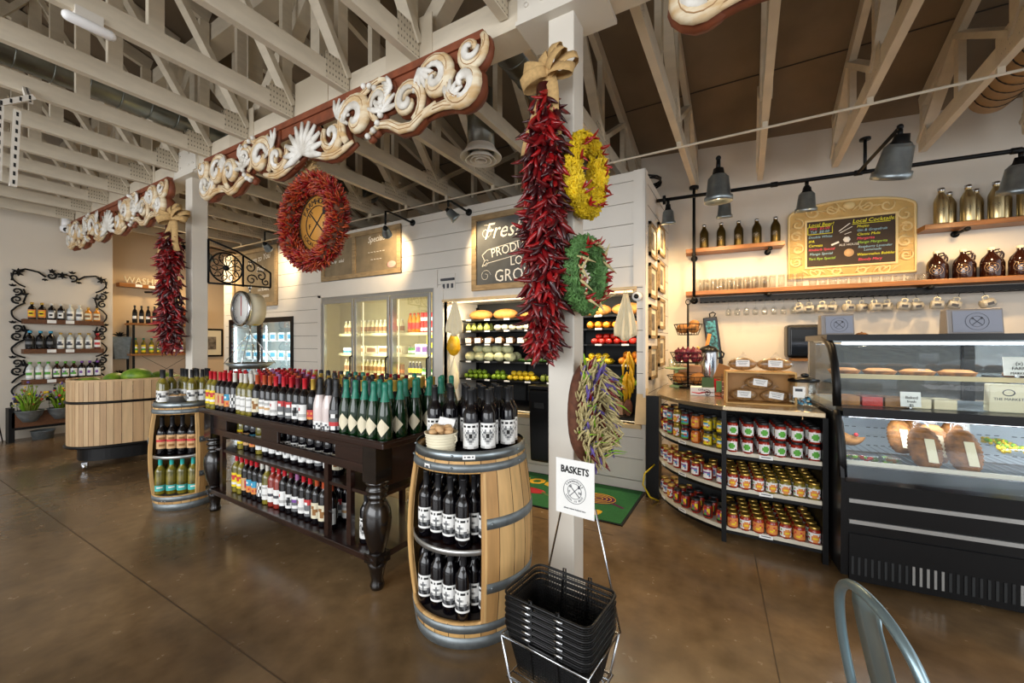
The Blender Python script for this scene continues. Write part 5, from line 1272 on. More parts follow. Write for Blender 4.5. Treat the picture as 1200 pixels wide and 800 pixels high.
def mt(s,sz,x,z,m,sh=.2,al='LEFT'): text(s,sz,m,t,(x,y_,z),(PI/2,0,0),al,sh,.0004)
mt('Local Beer!',.052,-.375,.715,'chy'); mt('Pint  $5.00',.042,-.36,.672,'chr'); mt('Tall  $8.00',.042,-.36,.633,'chb'); mt('Double White',.038,-.375,.575,'chb'); mt('IPA',.04,-.375,.525,'chy'); mt('Cerveza',.04,-.375,.478,'chy'); mt('Rhubarb Special',.038,-.375,.43,'chr'); mt('Mango Special',.038,-.365,.38,'chb'); mt('Tart Rye Special',.038,-.375,.325,'chg')
mt('Local Cocktails!',.058,.03,.715,'chy'); mt('Mojito',.04,.07,.655,'chy'); mt('Gin & Grapefruit',.038,.07,.61,'chb'); mt('Classic Mule',.040,.07,.565,'chy'); mt('Margarita',.040,.07,.52,'chr'); mt('Mango Margarita',.038,.075,.475,'chg'); mt('Raspberry Lavender',.036,.08,.425,'chb'); mt('Lemonade',.036,.13,.39,'chb'); mt('Watermelon Bubbler',.038,.07,.34,'chy'); mt('Bloody Mary',.040,.08,.285,'chr')
g=MB()
for p,q in (((-.38,.70-.008),(-.17,.70-.008)),((-.38,.61),(-.15,.61)),((-.38,.61),(-.38,.69)),((-.15,.61),(-.15,.69)),((.03,.685),(.36,.685))): g.beam((p[0],y_,p[1]),(q[0],y_,q[1]),.0006,.005)
g.build('underlines','chy',t)
g=MB(); g.cyl((-.02,y_,.52),(-.02,y_-.0006,.52),.035,n=6); g.beam((-.09,y_,.62),(.01,y_,.70),.0006,.008); g.beam((-.08,y_,.60),(.03,y_,.66),.0006,.006); g.beam((-.04,y_,.58),(.02,y_,.60),.0006,.006); g.beam((-.16,y_,.47),(-.09,y_,.50),.0006,.02); g.build('drawings','chalk',t); mt('ALE HOUSE',.035,-.09,.462,'chalk',0)
g=MB(); g.cyl((0,y_,.37),(0,y_-.0006,.37),.045,n=20); g.build('badge','tan',t)
# framed pictures on the enclosure side wall (plane x=-.895 facing +x)
i=0
for col,y in enumerate((4.62,5.12)):
    for row in range(4):
        z=1.30+row*.44+(.12 if col else 0); i+=1
        t=thing('picture_frame',f'small framed picture on the side of the shiplap enclosure, {("nearer","farther")[col]} column, {ORD[row+1]} from bottom','picture',(-.892,y,z),PI/2,'framed pictures on the enclosure side')
        g=MB(); wd,hh=.19,.18
        for p in ((-wd,wd,-hh,-hh+.035),(-wd,wd,hh-.035,hh),(-wd,-wd+.035,-hh,hh),(wd-.035,wd,-hh,hh)): g.bx(p[0],p[1],-.025,0,p[2],p[3])
        g.build('frame','framew',t)
        g=MB(); g.bx(-wd+.03,wd-.03,-.01,-.002,-hh+.03,hh-.03); g.build('mat_board','cream',t); g=MB(); g.bx(-wd*.5,wd*.5,-.0115,-.0105,-hh*.5,hh*.5); g.build('photo_print','photo',t)
# ================================================================ REFRIGERATED DISPLAY CASE
S0=1.205; LN=2.5
t=thing('display_case','black refrigerated bakery case with curved glass front, lit inside','display case',W(S0,0,0),A)
qb=1.62  # back plane
def ex(poly,x0,x1,name,m,**k):
    g=MB(); g.prism([(-q,z) for q,z in poly],x0,x1,0,'x'); return g.build(name,m,t,**k)
upper=[(2.20,1.53),(2.30,1.48),(2.37,1.38),(2.41,1.26),(2.43,1.09)]
lowr=[(2.45,1.02),(2.49,.92),(2.52,.80),(2.54,.66)]
ex([(qb,1.525),(2.26,1.525),(2.26,1.565),(qb,1.565)],-.02,LN,'top_rail','case')
ex([(qb+.02,1.512),(2.2,1.512),(2.2,1.524),(qb+.02,1.524)],.03,LN,'underside','casein')
ex([(2.30,1.03),(2.455,1.03),(2.455,1.085),(2.30,1.085)],.02,LN,'middle_rail','case')
ex([(qb,.0+.05),(2.56,.05),(2.57,.64),(2.50,.645),(2.50,.60),(qb,.60)],.0,LN,'base_cabinet','case')
ex([(qb,.60),(2.50,.60),(2.50,.645),(qb,.645)],.03,LN,'lower_deck','case')
ex([(qb,1.02),(2.31,1.02),(2.31,1.085),(qb,1.085)],.03,LN,'upper_deck','casein')
ex([(qb,.05),(qb+.02,.05),(qb+.02,.60),(qb,.60)],.0,LN,'rear_panel','case')
g=MB(); g.bx(.03,LN,-qb-.045,-qb-.02,.65,1.02); g.build('rear_lining','casein',t)
g=MB()
for r_ in range(4):
    for i in range(30):
        if i%6<5: g.bx(.10+i*.045,.125+i*.045,-qb-.047,-qb-.0452,.70+r_*.07,.705+r_*.07)
g.build('air_slots','inkg',t)
g=MB(); g.bx(.03,LN,-qb-.03,-qb-.02,1.09,1.50,1) ; g.bx(.0,.04,-qb-.05,-qb-.0,1.085,1.52,0); g.bx(.93,.99,-qb-.05,-qb,1.085,1.52,0); g.bx(1.95,2.0,-qb-.05,-qb,1.085,1.52,0); g.build('sliding_doors',['case','smoke'],t)
# end panel and curved trims
ex([(qb,.05),(2.56,.05),(2.57,.66),(2.52,.86),(2.44,1.05),(qb,1.05)],-.02,.0,'end_panel','case')
g=MB(); g.prism([(-q,z) for q,z in [(qb+.05,1.05)]+[(2.43,1.08)]+upper[::-1][1:]+[(qb+.05,1.525)]],-.012,-.006,0,'x'); g.build('end_glass','glass',t)
g=MB(); g.tube([(-.005,-q,z) for q,z in [(2.13,1.545)]+upper],.022,6,flat=1.2); g.tube([(-.005,-q,z) for q,z in [(2.43,1.06)]+lowr],.024,6,flat=1.2); g.build('curved_trim','black',t)
for nm,pl in (('upper_glass',upper),('lower_glass',lowr)):
    g=MB(); vs=[]
    P_=[Vector(p) for p in pl]
    for q,z in pl: vs+=[(.02,-q,z),(LN,-q,z)]
    g.add(vs,[(2*i,2*i+1,2*i+3,2*i+2) for i in range(len(pl)-1)],0,True); g.build(nm,'glass',t,solid=.004)
for z in (.525,.395):
    g=MB(); g.bx(.02,LN,-2.578,-2.565,z-.012,z+.012); g.build('steel_strip','alu',t)
g=MB(); g.bx(.02,LN,-2.575,-2.55,.03,.32); g.build('kick_panel','black',t)
g=MB()
for i in range(75): g.bx(.03+i*.032,.042+i*.032,-2.579,-2.575,.07,.18,0 if i%14<9 else 1)
g.build('vent_grille',['dark','alu'],t)
g=MB()
for s in (.05,1.6): 
    for q in (2.45,1.75): g.cyl((s-.02,-q,.03),(s+.02,-q,.03),.03,n=12); g.bx(s-.025,s+.025,-q-.02,-q+.02,.03,.05)
g.build('caster','chrome',t)
g=MB(); g.cyl((.1,-2.12,1.505),(1.55,-2.12,1.505),.009,n=8); g.build('upper_light_tube','led',t)
g=MB(); g.cyl((.1,-2.27,1.012),(1.7,-2.27,1.012),.009,n=8); g.build('lower_light_tube','led',t)
for z,q,pw in ((1.49,2.1,5),(1.0,2.2,6.5)):
    l=bpy.data.lights.new('tube_light','AREA'); l.shape='RECTANGLE'; l.size=2.2; l.size_y=.04; l.energy=pw; l.color=(.86,.93,1)
    o=bpy.data.objects.new('tube_light',l); C.objects.link(o); o.parent=t; o.location=(1.2,-q,z)
g=MB(); g.bx(.03,LN,-2.20,-1.72,1.27,1.278); g.build('glass_shelf','glass',t); 
g=MB(); g.bx(.03,LN,-2.215,-2.20,1.262,1.292); g.build('shelf_front_rail',mat('pale_wood_rail','#c9b78c',.4,var=.1),t)
g=MB(); g.bx(.03,LN,-2.465,-2.45,.725,.75); 
g.build('guard_rail','trim',t)
g=MB(); 
for i in range(50): g.bx(.05+i*.05,.054+i*.05,-2.44,-1.75,.715,.719)
g.bx(.03,LN,-2.44,-2.435,.712,.72); g.build('wire_deck','chrome',t)
# contents of the case
def CW(x,y,z): return W(S0+x,y,z)
g=MB(); g.lathe([(.0001,0),(.075,0),(.095,.035),(.09,.036),(.0001,.034)],20); root=g.build('pie','bread2'); tag(root,'x','pie'); g=MB(); g.lathe([(.085,.036),(.06,.05),(.0001,.052)],18); g.build('crust_top','bread',root); k1=Kind(root)
for i in range(4): k1.place(CW(.12+i*.20,2.08,1.279),A,f'small brown pie on the upper glass shelf of the case, {ORD[i+1]} from left','pies on the upper glass shelf')
g=MB(); g.bx(-.12,.12,-.12,.12,0,.012,0); 
rn=random.Random(2)
for i in range(7): g.ball((rn.uniform(-.08,.08),rn.uniform(-.08,.08),.03),.035,m=1,sc=(1.2,.9,.7),n=10,k=6)
root=g.build('pastry_tray',['blackp','bread2']); tag(root,'x','tray'); k2=Kind(root)
for i in range(4): k2.place(CW(1.02+i*.27,2.06,1.279),A,f'dark tray of pastries on the upper glass shelf of the case, {ORD[i+1]} from left','pastry trays on the upper glass shelf')
def card(name,label,x,q,z,w_,h_,lines,mm='paper'):
    t=thing(name,label,'sign',CW(x,q,z),A)
    g=MB(); g.bx(-w_/2,w_/2,-.002,.002,.012,h_+.012); g.build('card',mm,t,rot=(-.1,0,0)); g=MB(); g.tube([(0,.01,0),(0,.0,.03)],.004,5); g.ball((0,.01,.004),.012,n=8,k=5); g.build('clip','chrome',t)
    for i,(s_,sz) in enumerate(lines): text(s_,sz,'ink',t,(0,-.009,h_*.75-i*h_*.26))
card('sign_card','white sign card clipped on the upper glass shelf',.62+.33,2.19,1.293,.125,.115,[('(x)',.03),('FARM',.026),('MARKET',.02)])
card('sign_card','small blue and white ribbon card on the upper glass shelf',.52,2.15,1.279,.035,.04,[('o',.02)])
card('sign_card','white price card on the pale shelf in the middle of the case',.40,2.33,1.086,.10,.095,[('Baked',.025),('fresh',.022),('$5',.022)])
card('sign_card','white price card at the right end of the middle shelf',1.40,2.2,1.086,.09,.12,[('Bars',.025),('$4',.022)])
t=thing('paper_bag','pale paper bag with a printed emblem on the middle shelf of the case','bag',CW(.86,2.26,1.0865),A)
g=MB(); g.prism([(-.085,0),(.085,0),(.08,.17),(-.08,.17)],-.03,.03,0,'y'); g.build('bag_body','cream',t,bevel=.006); text('THE MARKET',.022,'inkg',t,(0,-.0305,.08)); g=MB(); g.tube([(.025*math.cos(a),-.031,.12+.018*math.sin(a)) for a in [i*2*PI/18 for i in range(18)]],.003,4,closed=True); g.build('emblem','inkg',t)
for i in range(5):
    t=thing('sandwich_box',f'clear-lidded box of sandwiches on the middle shelf of the case, {ORD[i+1]} from left','box',CW(.10+i*.12,2.22-.0,1.0865),A,'sandwich boxes on the middle shelf')
    g=MB(); g.bx(-.053,.053,-.07,.07,0,.06); g.build('filling',('bread','tomato','kraft','cloth','cloth')[i],t); g=MB(); g.bx(-.055,.055,-.072,.072,0,.082); g.build('clear_lid','plastic',t)
g=MB(); g.prism([(-.07,0),(.07,0),(.0,.075)],-.05,.05,0,'y'); root=g.build('wrapped_sandwich',mat('paper_wrap','#cbb39a',.8,var=0,col2='#efe7d6',scale=30)); tag(root,'x','sandwich'); g=MB(); g.box((0,-.052,.025),(.07,.002,.04)); g.build('filling','bread2',root); k3=Kind(root)
for r_ in range(2):
    for i in range(5): k3.place(CW(1.02+i*.13,2.28-.14*r_,1.0865),A+.4*(i%2)-.2,f'wrapped sandwich wedge on the middle shelf of the case, {ROW[r_]}, {ORD[i+1]} from left','sandwich wedges on the middle shelf',sc=(1,1,1+.3*r_))
# bagged loaves in the lower deck
g=MB(); n_=22; pr=[(.0001,-.13)]+[(.078*(max(0,1-((-.13+.26*i/n_)/.135)**2)**.42)*(1+(.05 if i%2 else -.04)),-.13+.26*i/n_) for i in range(1,n_)]+[(.0001,.13)]; g.lathe(pr,18,sy=.74); root=g.build('bread_loaf','bread2'); tag(root,'x','bread')
g=MB(); g.tube([(0,0,.11),(0,0,.15),(0,0,.18),(0,0,.20),(.015,.01,.225)],[.045,.035,.012,.02,.03],8); g.build('bag_top','plastic',root)
g=MB(); g.box((0,-.059,-.03),(.045,.003,.14)); g.build('paper_band','cream',root); g=MB(); g.cyl((0,0,.183),(0,0,.193),.013,n=8); g.build('tie','lr',root); k4=Kind(root)
for i,(x,q,z,ti,s_) in enumerate(((.47,2.32,.86,-.5,1.05),(.65,2.32,.86,-.5,1.05),(.42,2.12,.885,-.5,.9),(.52,2.05,.885,-.45,.88),(.70,2.1,.885,-.5,.9),(.56,2.20,.87,-.5,1.0))):
    k4.place(CW(x,q,z-.02),0,f'bagged brown loaf leaning in the display case, {ORD[i+1]} counting from the front left','bagged loaves in the lower deck',sc=s_,rot=(-.45,.05,A+.08))
t=thing('melon_wedge','yellow-brown melon-shaped loaf lying left of the bagged bread in the case','bread',CW(.16,2.05,.80),A)
g=MB(); g.tube([(.1*math.cos(a),0,.1*math.sin(a)) for a in [PI*1.05+i*PI*.7/10 for i in range(11)]],[.005,.02,.032,.038,.04,.04,.038,.034,.025,.015,.004],8); g.build('loaf','bread',t,loc=(.02,0,.10)); g=MB(); g.ball((.03,-.035,.05),.014); g.build('tag_button','lr',t)
for i in range(6):
    t=thing('salad_box',f'clear salad box at the front of the lower deck, {ORD[i+1]} from left','box',CW(.07+i*.105 if i<3 else 1.0+(i-3)*.15,2.37,.7205),A,'clear salad boxes at the front of the lower deck')
    g=MB(); rn=random.Random(i)
    for k in range(14): g.ball((rn.uniform(-.035,.035),rn.uniform(-.035,.035),.012+rn.random()*.03),.013,m=rn.choice((0,1,2)),sc=(1.2,1,.7),n=7,k=4)
    tag(g.build('salad',['leafb',('orange','tomato','bread2')[i%3],'leaf'],t),kind='stuff'); g=MB(); g.bx(-.047,.047,-.05,.05,0,.055); g.build('clear_box','plastic',t,bevel=.004)
g=MB(); g.ball((0,0,.03),1,sc=(.10,.07,.035),n=14,k=8); root=g.build('candy_bag','plastic'); tag(root,'x','bag')
g=MB(); rn=random.Random(9)
for k in range(40): a=rn.uniform(0,6.28); r=rn.random()**.5; g.ball((.085*r*math.cos(a),.055*r*math.sin(a),.03+rn.uniform(-.012,.024)),.012,m=rn.choice((0,0,1)),n=7,k=4)
tag(g.build('candies',['lemon','leafb'],root),kind='stuff'); k5=Kind(root)
for i,(x,q) in enumerate(((.98,2.12),(1.18,2.05),(1.0,1.9),(1.36,2.1))): k5.place(CW(x,q,.80),A+i,f'clear bag of yellow candies in the lower deck right of the loaves, {ORD[i+1]} from left','candy bags in the lower deck')
t=thing('berry_pack','clear pack of red berries at the right of the lower deck','box',CW(1.33,2.25,.78),A); g=MB()
for k in range(24): g.ball((-.05+.02*(k%6),-.03+.02*(k//6),.02+.008*(k%3)),.012,n=7,k=4)
tag(g.build('berries','tomato',t),kind='stuff'); g=MB(); g.bx(-.07,.07,-.05,.05,0,.05); g.build('clear_box','plastic',t)
t=thing('dip_bowl','dark bowl of red dip at the right front of the lower deck','bowl',CW(1.20,2.30,.7205),A); g=MB(); g.lathe([(.0001,0),(.045,0),(.065,.04),(.06,.04),(.0001,.035)],18); g.build('bowl','blackp',t); g=MB(); g.lathe([(.055,.0365),(.02,.041),(.0001,.042)],14); g.build('dip','jam',t)
t=thing('info_card','green-topped white card standing behind the loaves in the case','sign',CW(.80,1.9,.80),A); g=MB(); g.bx(-.06,.06,-.002,.002,0,.17); g.build('card','paper',t); g=MB(); g.bx(-.06,.06,-.0035,-.0022,.15,.17); g.build('green_band','leafb',t)
# grey terminals on top of the case
for i,(x,q,w_,h_,lab) in enumerate(((.10,1.98,.20,.155,'smaller grey tablet terminal with an emblem on the left of the case top'),(.86,1.92,.28,.175,'larger grey tablet terminal with an emblem on the right of the case top'))):
    t=thing('tablet_terminal',lab,'terminal',CW(x,q,1.5655),A)
    g=MB(); g.prism([(-.05,0),(.07,0),(.05,h_),(-.03,h_)],-w_/2,w_/2,0,'x'); g.build('housing','menu_gray',t,bevel=.008)
    g=MB(); g.box((0.008,-.043,h_/2),(w_-.04,.004,h_-.03),0,mtx=Matrix.Rotation(-math.atan2(.02,h_),3,'X')); g.build('screen','menu_panel',t)
    logo_mb(h_*.33).build('emblem','inkg',t,loc=(.008,-.0475,h_/2),rot=(-.12,0,0))
t=thing('small_loaf','small brown rounded lid on top of the case between the terminals','lid',CW(.26,1.95,1.5655),A); g=MB(); g.lathe([(.04,0),(.038,.008),(.02,.018),(.0001,.02)],16); g.build('body','bread2',t); g=MB(); g.ball((0,0,.02),.006); g.build('knob','bread2',t)
# ================================================================ GLASS-DOOR COOLER in the shiplap wall
x0,x1,z0,z1=COOL
t=thing('glass_door_cooler','three-door glass cooler set in the shiplap wall, lit warm inside','cooler',(x0,EY0,z0)); Wd=x1-x0; Hh=z1-z0
g=MB(); g.bx(0,Wd,.80,.82,0,Hh); g.bx(-.62,0,.07,.09,0,Hh); g.bx(-.62,-.6,.07,.82,0,Hh); g.bx(-.62,0,.8,.82,0,Hh); g.bx(-.62,0,.07,.82,0,.02); g.bx(-.62,0,.07,.82,Hh-.02,Hh); g.bx(Wd-.02,Wd,.07,.82,0,Hh); g.bx(0,Wd,.07,.82,0,.02); g.bx(0,Wd,.07,.82,Hh-.02,Hh); g.build('cabinet_liner','coolin',t)
g=MB()
for p in ((0,Wd,0,.06),(0,Wd,Hh-.05,Hh),(0,.05,.06,Hh-.05),(Wd-.04,Wd,.06,Hh-.05)): g.bx(p[0],p[1],0,.065,p[2],p[3])
g.build('outer_frame','alu',t,bevel=.003)
dw=(Wd-.09)/3
g=MB()
for k in (1,2): g.bx(.05+dw*k-.02,.05+dw*k+.02,.02,.09,.06,Hh-.05)
g.build('mullion','alu',t)
for k in range(3):
    a=.05+dw*k+.012; b_=a+dw-.024
    g=MB()
    for p in ((a,b_,.07,.13),(a,b_,Hh-.11,Hh-.06),(a,a+.045,.13,Hh-.11),(b_-.045,b_,.13,Hh-.11)): g.bx(p[0],p[1],-.035,-.004,p[2],p[3])
    d=g.build('door','alu',t,bevel=.002)
    g=MB(); g.bx(a+.045,b_-.045,-.022,-.016,.13,Hh-.11); g.build('pane','dglass',d)
    g=MB(); g.tube([(b_-.022,-.036,.9),(b_-.022,-.075,.92),(b_-.022,-.075,1.2),(b_-.022,-.036,1.22)],.012,8); g.build('handle','black',d)
SZ=[.30,.62,.93,1.24,1.56]
for z in SZ: 
    g=MB()
    g.bx(.19,Wd-.02,.20,.78,z-.012,z); g.bx(.18,Wd-.02,.185,.2,z-.03,z+.01); g.build('shelf','coolin',t)
g=MB()
for x in (.85,1.62): g.cyl((x,.13,.2),(x,.13,Hh-.1),.008,n=8)
g.build('light_tube','ledw',t)
for k,(x,pw) in enumerate(((.5,9),(1.25,10),(2.0,7))):
    l=bpy.data.lights.new('tube_light','AREA'); l.shape='RECTANGLE'; l.size=.5; l.size_y=1.7; l.energy=pw; l.color=(1,.92,.70)
    o=bpy.data.objects.new('tube_light',l); C.objects.link(o); o.parent=t; o.location=(x,.11,1.1); o.rotation_euler=(PI/2,0,0)
def coolB(x,y,z): return (x0+x,EY0+y,z0+z)
def carton(name,w_,d_,h_,m,cat,band=None,shape='box'):
    g=MB()
    if shape=='box': g.bx(-w_/2,w_/2,-d_/2,d_/2,0,h_); root=g.build(name,m,bevel=.002)
    elif shape=='can': g.lathe([(.0001,0),(w_*.44,0),(w_*.5,.01),(w_*.5,h_*.93),(w_*.42,h_),(.0001,h_)],12); root=g.build(name,m)
    else: g.lathe([(.0001,0),(w_*.5,0),(w_*.5,h_*.6),(w_*.2,h_*.85),(w_*.2,h_*.97),(.0001,h_*.97)],12); root=g.build(name,m)
    tag(root,'x',cat)
    if shape=='bottle':
        g=MB(); g.lathe([(w_*.22,h_*.92),(w_*.22,h_),(.0001,h_)],10); g.build('cap','cw' if m!='orange' else 'lr',root)
    if band:
        if shape=='box': g=MB(); g.bx(-w_*.4,w_*.4,-d_/2-.001,-d_/2-.0002,h_*.25,h_*.75); g.build('label',band,root)
        else: g=MB(); g.lathe([(w_*.505,h_*.2),(w_*.505,h_*.52)],12); g.build('label',band,root)
    return Kind(root)
P_={ 'milk':carton('milk_bottle',.07,.07,.22,'coolin','bottle','kraft','bottle'),'juice':carton('juice_bottle',.085,.085,.30,'orange','bottle','lr','bottle'),
 'soda':carton('soda_bottle',.06,.06,.21,'gb','bottle','ly','bottle'),'pink':carton('drink_can',.066,.066,.15,'lr','can','paper','can'),
 'cup':carton('yogurt_tub',.10,.10,.10,'paper','tub','lb','can'),'crate':carton('egg_carton',.24,.2,.13,'cloth','carton','kraft'),'jug':carton('dairy_pack',.12,.1,.16,'paper','pack','lp'),
 'can3':carton('tea_can',.06,.06,.16,'kraft','can','lo','can'),'yb':carton('yellow_pack',.16,.1,.14,'ly','pack','inkg'),'mini':carton('shot_bottle',.045,.045,.12,'lg','bottle','paper','bottle')}
def row(kn_,xa,xb,z,n,desc,grp,y=.27,depth=1,stack=1,hh=.15):
    for r_ in range(depth):
        for i in range(n):
            for k in range(stack):
                P_[kn_].place(coolB(xa+(xb-xa)*(i+.5)/n,y+r_*.13,z+.001+k*hh),0,f'{desc}, {ORD[i+1]} from left'+(f', {ROW[r_]}' if depth>1 else '')+(f', {("lower","upper")[k]}' if stack>1 else ''),grp)
M_=[.22,1.60]; Rr=[1.68,2.36]
row('milk',*M_,1.56,15,'small cream bottle on the top middle shelf of the cooler','cream bottles in the cooler')
row('crate',.5,1.6,1.24,4,'egg carton on the second middle shelf of the cooler','egg cartons in the cooler',y=.33)
row('milk',.22,1.28,.93,12,'cream bottle on the third middle shelf of the cooler','cream bottles in the cooler')
row('can3',1.30,1.60,.93,4,'tea can stacked on the third middle shelf of the cooler','tea cans in the cooler',stack=1)
row('crate',.3,1.6,.62,5,'carton on the fourth middle shelf of the cooler','egg cartons in the cooler',y=.33)
row('cup',.22,.5,1.24,3,'white tub on the second left shelf of the cooler','tubs in the cooler')
row('juice',1.68,1.92,1.56,3,'orange juice bottle on the top right shelf of the cooler','juice bottles in the cooler')
row('pink',1.93,2.35,1.56,6,'pink drink can on the top right shelf of the cooler','pink cans in the cooler',stack=2)
row('mini',1.68,1.85,1.24,4,'small bottle on the second right shelf of the cooler','small bottles in the cooler')
row('jug',1.86,2.10,1.24,2,'dairy pack on the second right shelf of the cooler','dairy packs in the cooler')
row('yb',2.10,2.36,1.24,2,'yellow pack on the second right shelf of the cooler','yellow packs in the cooler',stack=2,hh=.142)
row('soda',1.68,1.95,.93,4,'brown soda bottle on the third right shelf of the cooler','soda bottles in the cooler')
row('mini',1.95,2.35,.93,8,'small green bottle on the third right shelf of the cooler','small bottles in the cooler')
row('can3',1.68,2.36,.62,10,'tea can on the fourth right shelf of the cooler','tea cans in the cooler',stack=2,hh=.162)
# ================================================================ PRODUCE NICHE
x0n,x1n,z0n,z1n=NICHE
t=thing('produce_shelving','black curved-front shelves filling the produce niche','shelving',((x0n+x1n)/2,EY0+.04,0)); 
NS=[1.83,1.68,1.50,1.27,1.03]; hw=(x1n-x0n)/2-.02
for z in NS:
    g=MB(); pts=[(-hw,.75),(hw,.75)]+[(hw-2*hw*i/24,.28-.05*abs(math.sin(PI*4*i/24))-.0) for i in range(25)]
    g.prism(pts,z-.02,z,0,'z'); g.build('shelf_board','black',t)
    g=MB()
    for i in range(8): x=-hw+.16+i*2*hw/8.2; g.bx(x,x+.08,.215,.222,z-.018,z+.002)
    g.build('price_tag','paper',t)
g=MB(); 
for x in (-hw,-.42,.42,hw): g.bx(x-.012,x+.012,.70,.73,z0n,z1n-.05)
g.build('upright','black',t)
g=MB(); g.bx(-hw,hw,.1,.75,z0n+.0,z0n+.03); g.build('bottom_board','black',t)
g=MB(); g.bx(-hw+.05,hw-.05,.05,.09,z1n-.04,z1n-.015); g.build('light_tube','ledw',t)
for k,x in enumerate((-.65,.65)):
    l=bpy.data.lights.new('tube_light','AREA'); l.shape='RECTANGLE'; l.size=1.1; l.size_y=.06; l.energy=13; l.color=(1,.84,.58)
    o=bpy.data.objects.new('tube_light',l); C.objects.link(o); o.parent=t; o.location=(x,.08,z1n-.06); o.rotation_euler=(.35,0,0)
def nk(name,cat,g,m): r=g.build(name,m); tag(r,'x',cat); return Kind(r)
g=MB(); g.ball((0,0,.07),1,sc=(.19,.085,.075),n=16,k=10); NK={}
NK['loaf']=nk('bread_loaf','bread',g,'bread')
g=MB(); g.ball((0,0,.033),.035,sc=(1.1,1,.95),n=10,k=7); g.cyl((0,0,.064),(0,0,.07),.005,n=6); NK['lime']=nk('lime','fruit',g,'lime')
g=MB(); g.ball((0,0,.033),.035,sc=(1.2,1,.95),n=10,k=7); g.ball((.042,0,.033),.01,n=6,k=4); NK['lemon']=nk('lemon','fruit',g,'lemon')
g=MB(); g.ball((0,0,.04),.042,n=12,k=8); g.cyl((0,0,.078),(0,0,.083),.006,n=6); NK['orange']=nk('orange','fruit',g,'orange')
g=MB(); g.lathe([(.0001,.004),(.025,0),(.04,.02),(.042,.04),(.03,.062),(.01,.064),(.0001,.056)],12); NK['tom']=nk('tomato','vegetable',g,'tomato'); k_=MB(); 
for i in range(5): k_.beam((0,0,.062),(.018*math.cos(i*1.26),.018*math.sin(i*1.26),.062),.005,.002)
k_.build('calyx','leaf',NK['tom'].root)
g=MB(); g.ball((0,0,.06),.075,sc=(1.15,1,.85),n=14,k=9); NK['cab']=nk('cabbage','vegetable',g,'caul')
g=MB(); g.tube([(-.1,0,.022),(-.06,0,.024),(0,.004,.024),(.06,0,.024),(.1,0,.022)],[.008,.022,.024,.022,.008],8); NK['cuk']=nk('cucumber','vegetable',g,'cuke')
g=MB(); g.lathe([(.0001,0),(.035,.005),(.045,.03),(.035,.065),(.018,.09),(.006,.105),(.0001,.11)],12); NK['pear']=nk('pear','fruit',g,'pear')
g=MB(); g.lathe([(.0001,0),(.03,0),(.05,.03),(.05,.055),(.02,.075),(.0001,.07)],12); NK['on']=nk('white_onion','vegetable',g,'cloth')
g=MB(); g.lathe([(.0001,.01),(.02,0),(.036,.02),(.034,.06),(.02,.075),(.0001,.068)],10); g.cyl((0,0,.068),(.004,0,.09),.005,n=6); NK['pepr']=nk('red_pepper','vegetable',g,'tomato')
g=MB(); g.lathe([(.0001,.01),(.02,0),(.036,.02),(.034,.06),(.02,.075),(.0001,.068)],10); g.cyl((0,0,.068),(.004,0,.09),.005,n=6); NK['pepg']=nk('green_pepper','vegetable',g,'sqg')
g=MB(); g.ball((0,0,.05),1,sc=(.075,.055,.05),n=12,k=8); NK['bag']=nk('sliced_bread_pack','bread pack',g,'bread2'); g=MB(); g.bx(-.045,.045,-.062,-.05,.015,.08); g.build('label','paper',NK['bag'].root); g=MB(); g.ball((0,0,.052),1,sc=(.079,.059,.054),n=12,k=8); g.build('wrapper','plastic',NK['bag'].root)
g=MB(); g.ball((0,0,.05),.055,sc=(1.3,1,.9),n=12,k=8); NK['rut']=nk('yellow_squash','vegetable',g,'lemon')
rn=random.Random(17)
def pile(k,xa,xb,z,ncol,nrow,nlay,dx,dy,dz,desc,grp,y0=.30,rz=0,jr=6):
    cx=(x0n+x1n)/2; n_=0
    for l in range(nlay):
        nc=ncol-l; nr=max(1,nrow-l)
        for r_ in range(nr):
            for c_ in range(nc):
                x=(xa+xb)/2+(c_-(nc-1)/2)*dx; y=y0+dy*(r_+l*.5)
                n_+=1
                NK[k].place((cx+x+rn.uniform(-.004,.004),EY0+.04+y+rn.uniform(-.004,.004),z+.001+l*dz),rz+rn.uniform(-jr,jr)*.05,f'{desc}, '+(('bottom layer, ','middle layer, ','top layer, ')[l] if nlay>1 else '')+f'{ROW[min(r_,5)]}, {ORD[c_+1]} from left',grp)
pile('loaf',-1.15,.0,1.83,3,1,1,.40,.2,0,'long crusty loaf on the top produce shelf','loaves on the top produce shelf',y0=.42,jr=1)
pile('loaf',.55,1.2,1.83,2,1,1,.38,.2,0,'crusty loaf at the right of the top produce shelf','loaves on the right of the top produce shelf',y0=.42,jr=1)
pile('pear',-1.15,-.75,1.68,4,2,1,.10,.1,0,'pale pear on the second produce shelf','pears on the second shelf')
pile('on',-.7,-.1,1.68,5,2,1,.11,.1,0,'white onion on the second produce shelf','white onions on the second shelf')
pile('pear',.0,.4,1.68,4,1,1,.10,.1,0,'pear near the middle of the second produce shelf','pears mid second shelf')
pile('orange',.6,1.2,1.68,6,2,1,.1,.1,0,'orange at the right of the second produce shelf','oranges on the second shelf')
pile('bag',-1.15,-.2,1.50,6,1,1,.165,.1,0,'packed sliced bread on the third produce shelf','bread packs on the third shelf',y0=.32,jr=1)
pile('rut',-.10,.35,1.50,3,1,1,.15,.1,0,'yellow squash on the third produce shelf','yellow squash on the third shelf')
pile('tom',.65,1.2,1.50,6,3,2,.088,.085,.055,'red tomato on the third produce shelf','tomatoes on the third shelf')
pile('cab',-1.15,-.4,1.27,5,2,2,.16,.15,.10,'pale cabbage on the fourth produce shelf','cabbages on the fourth shelf',y0=.34)
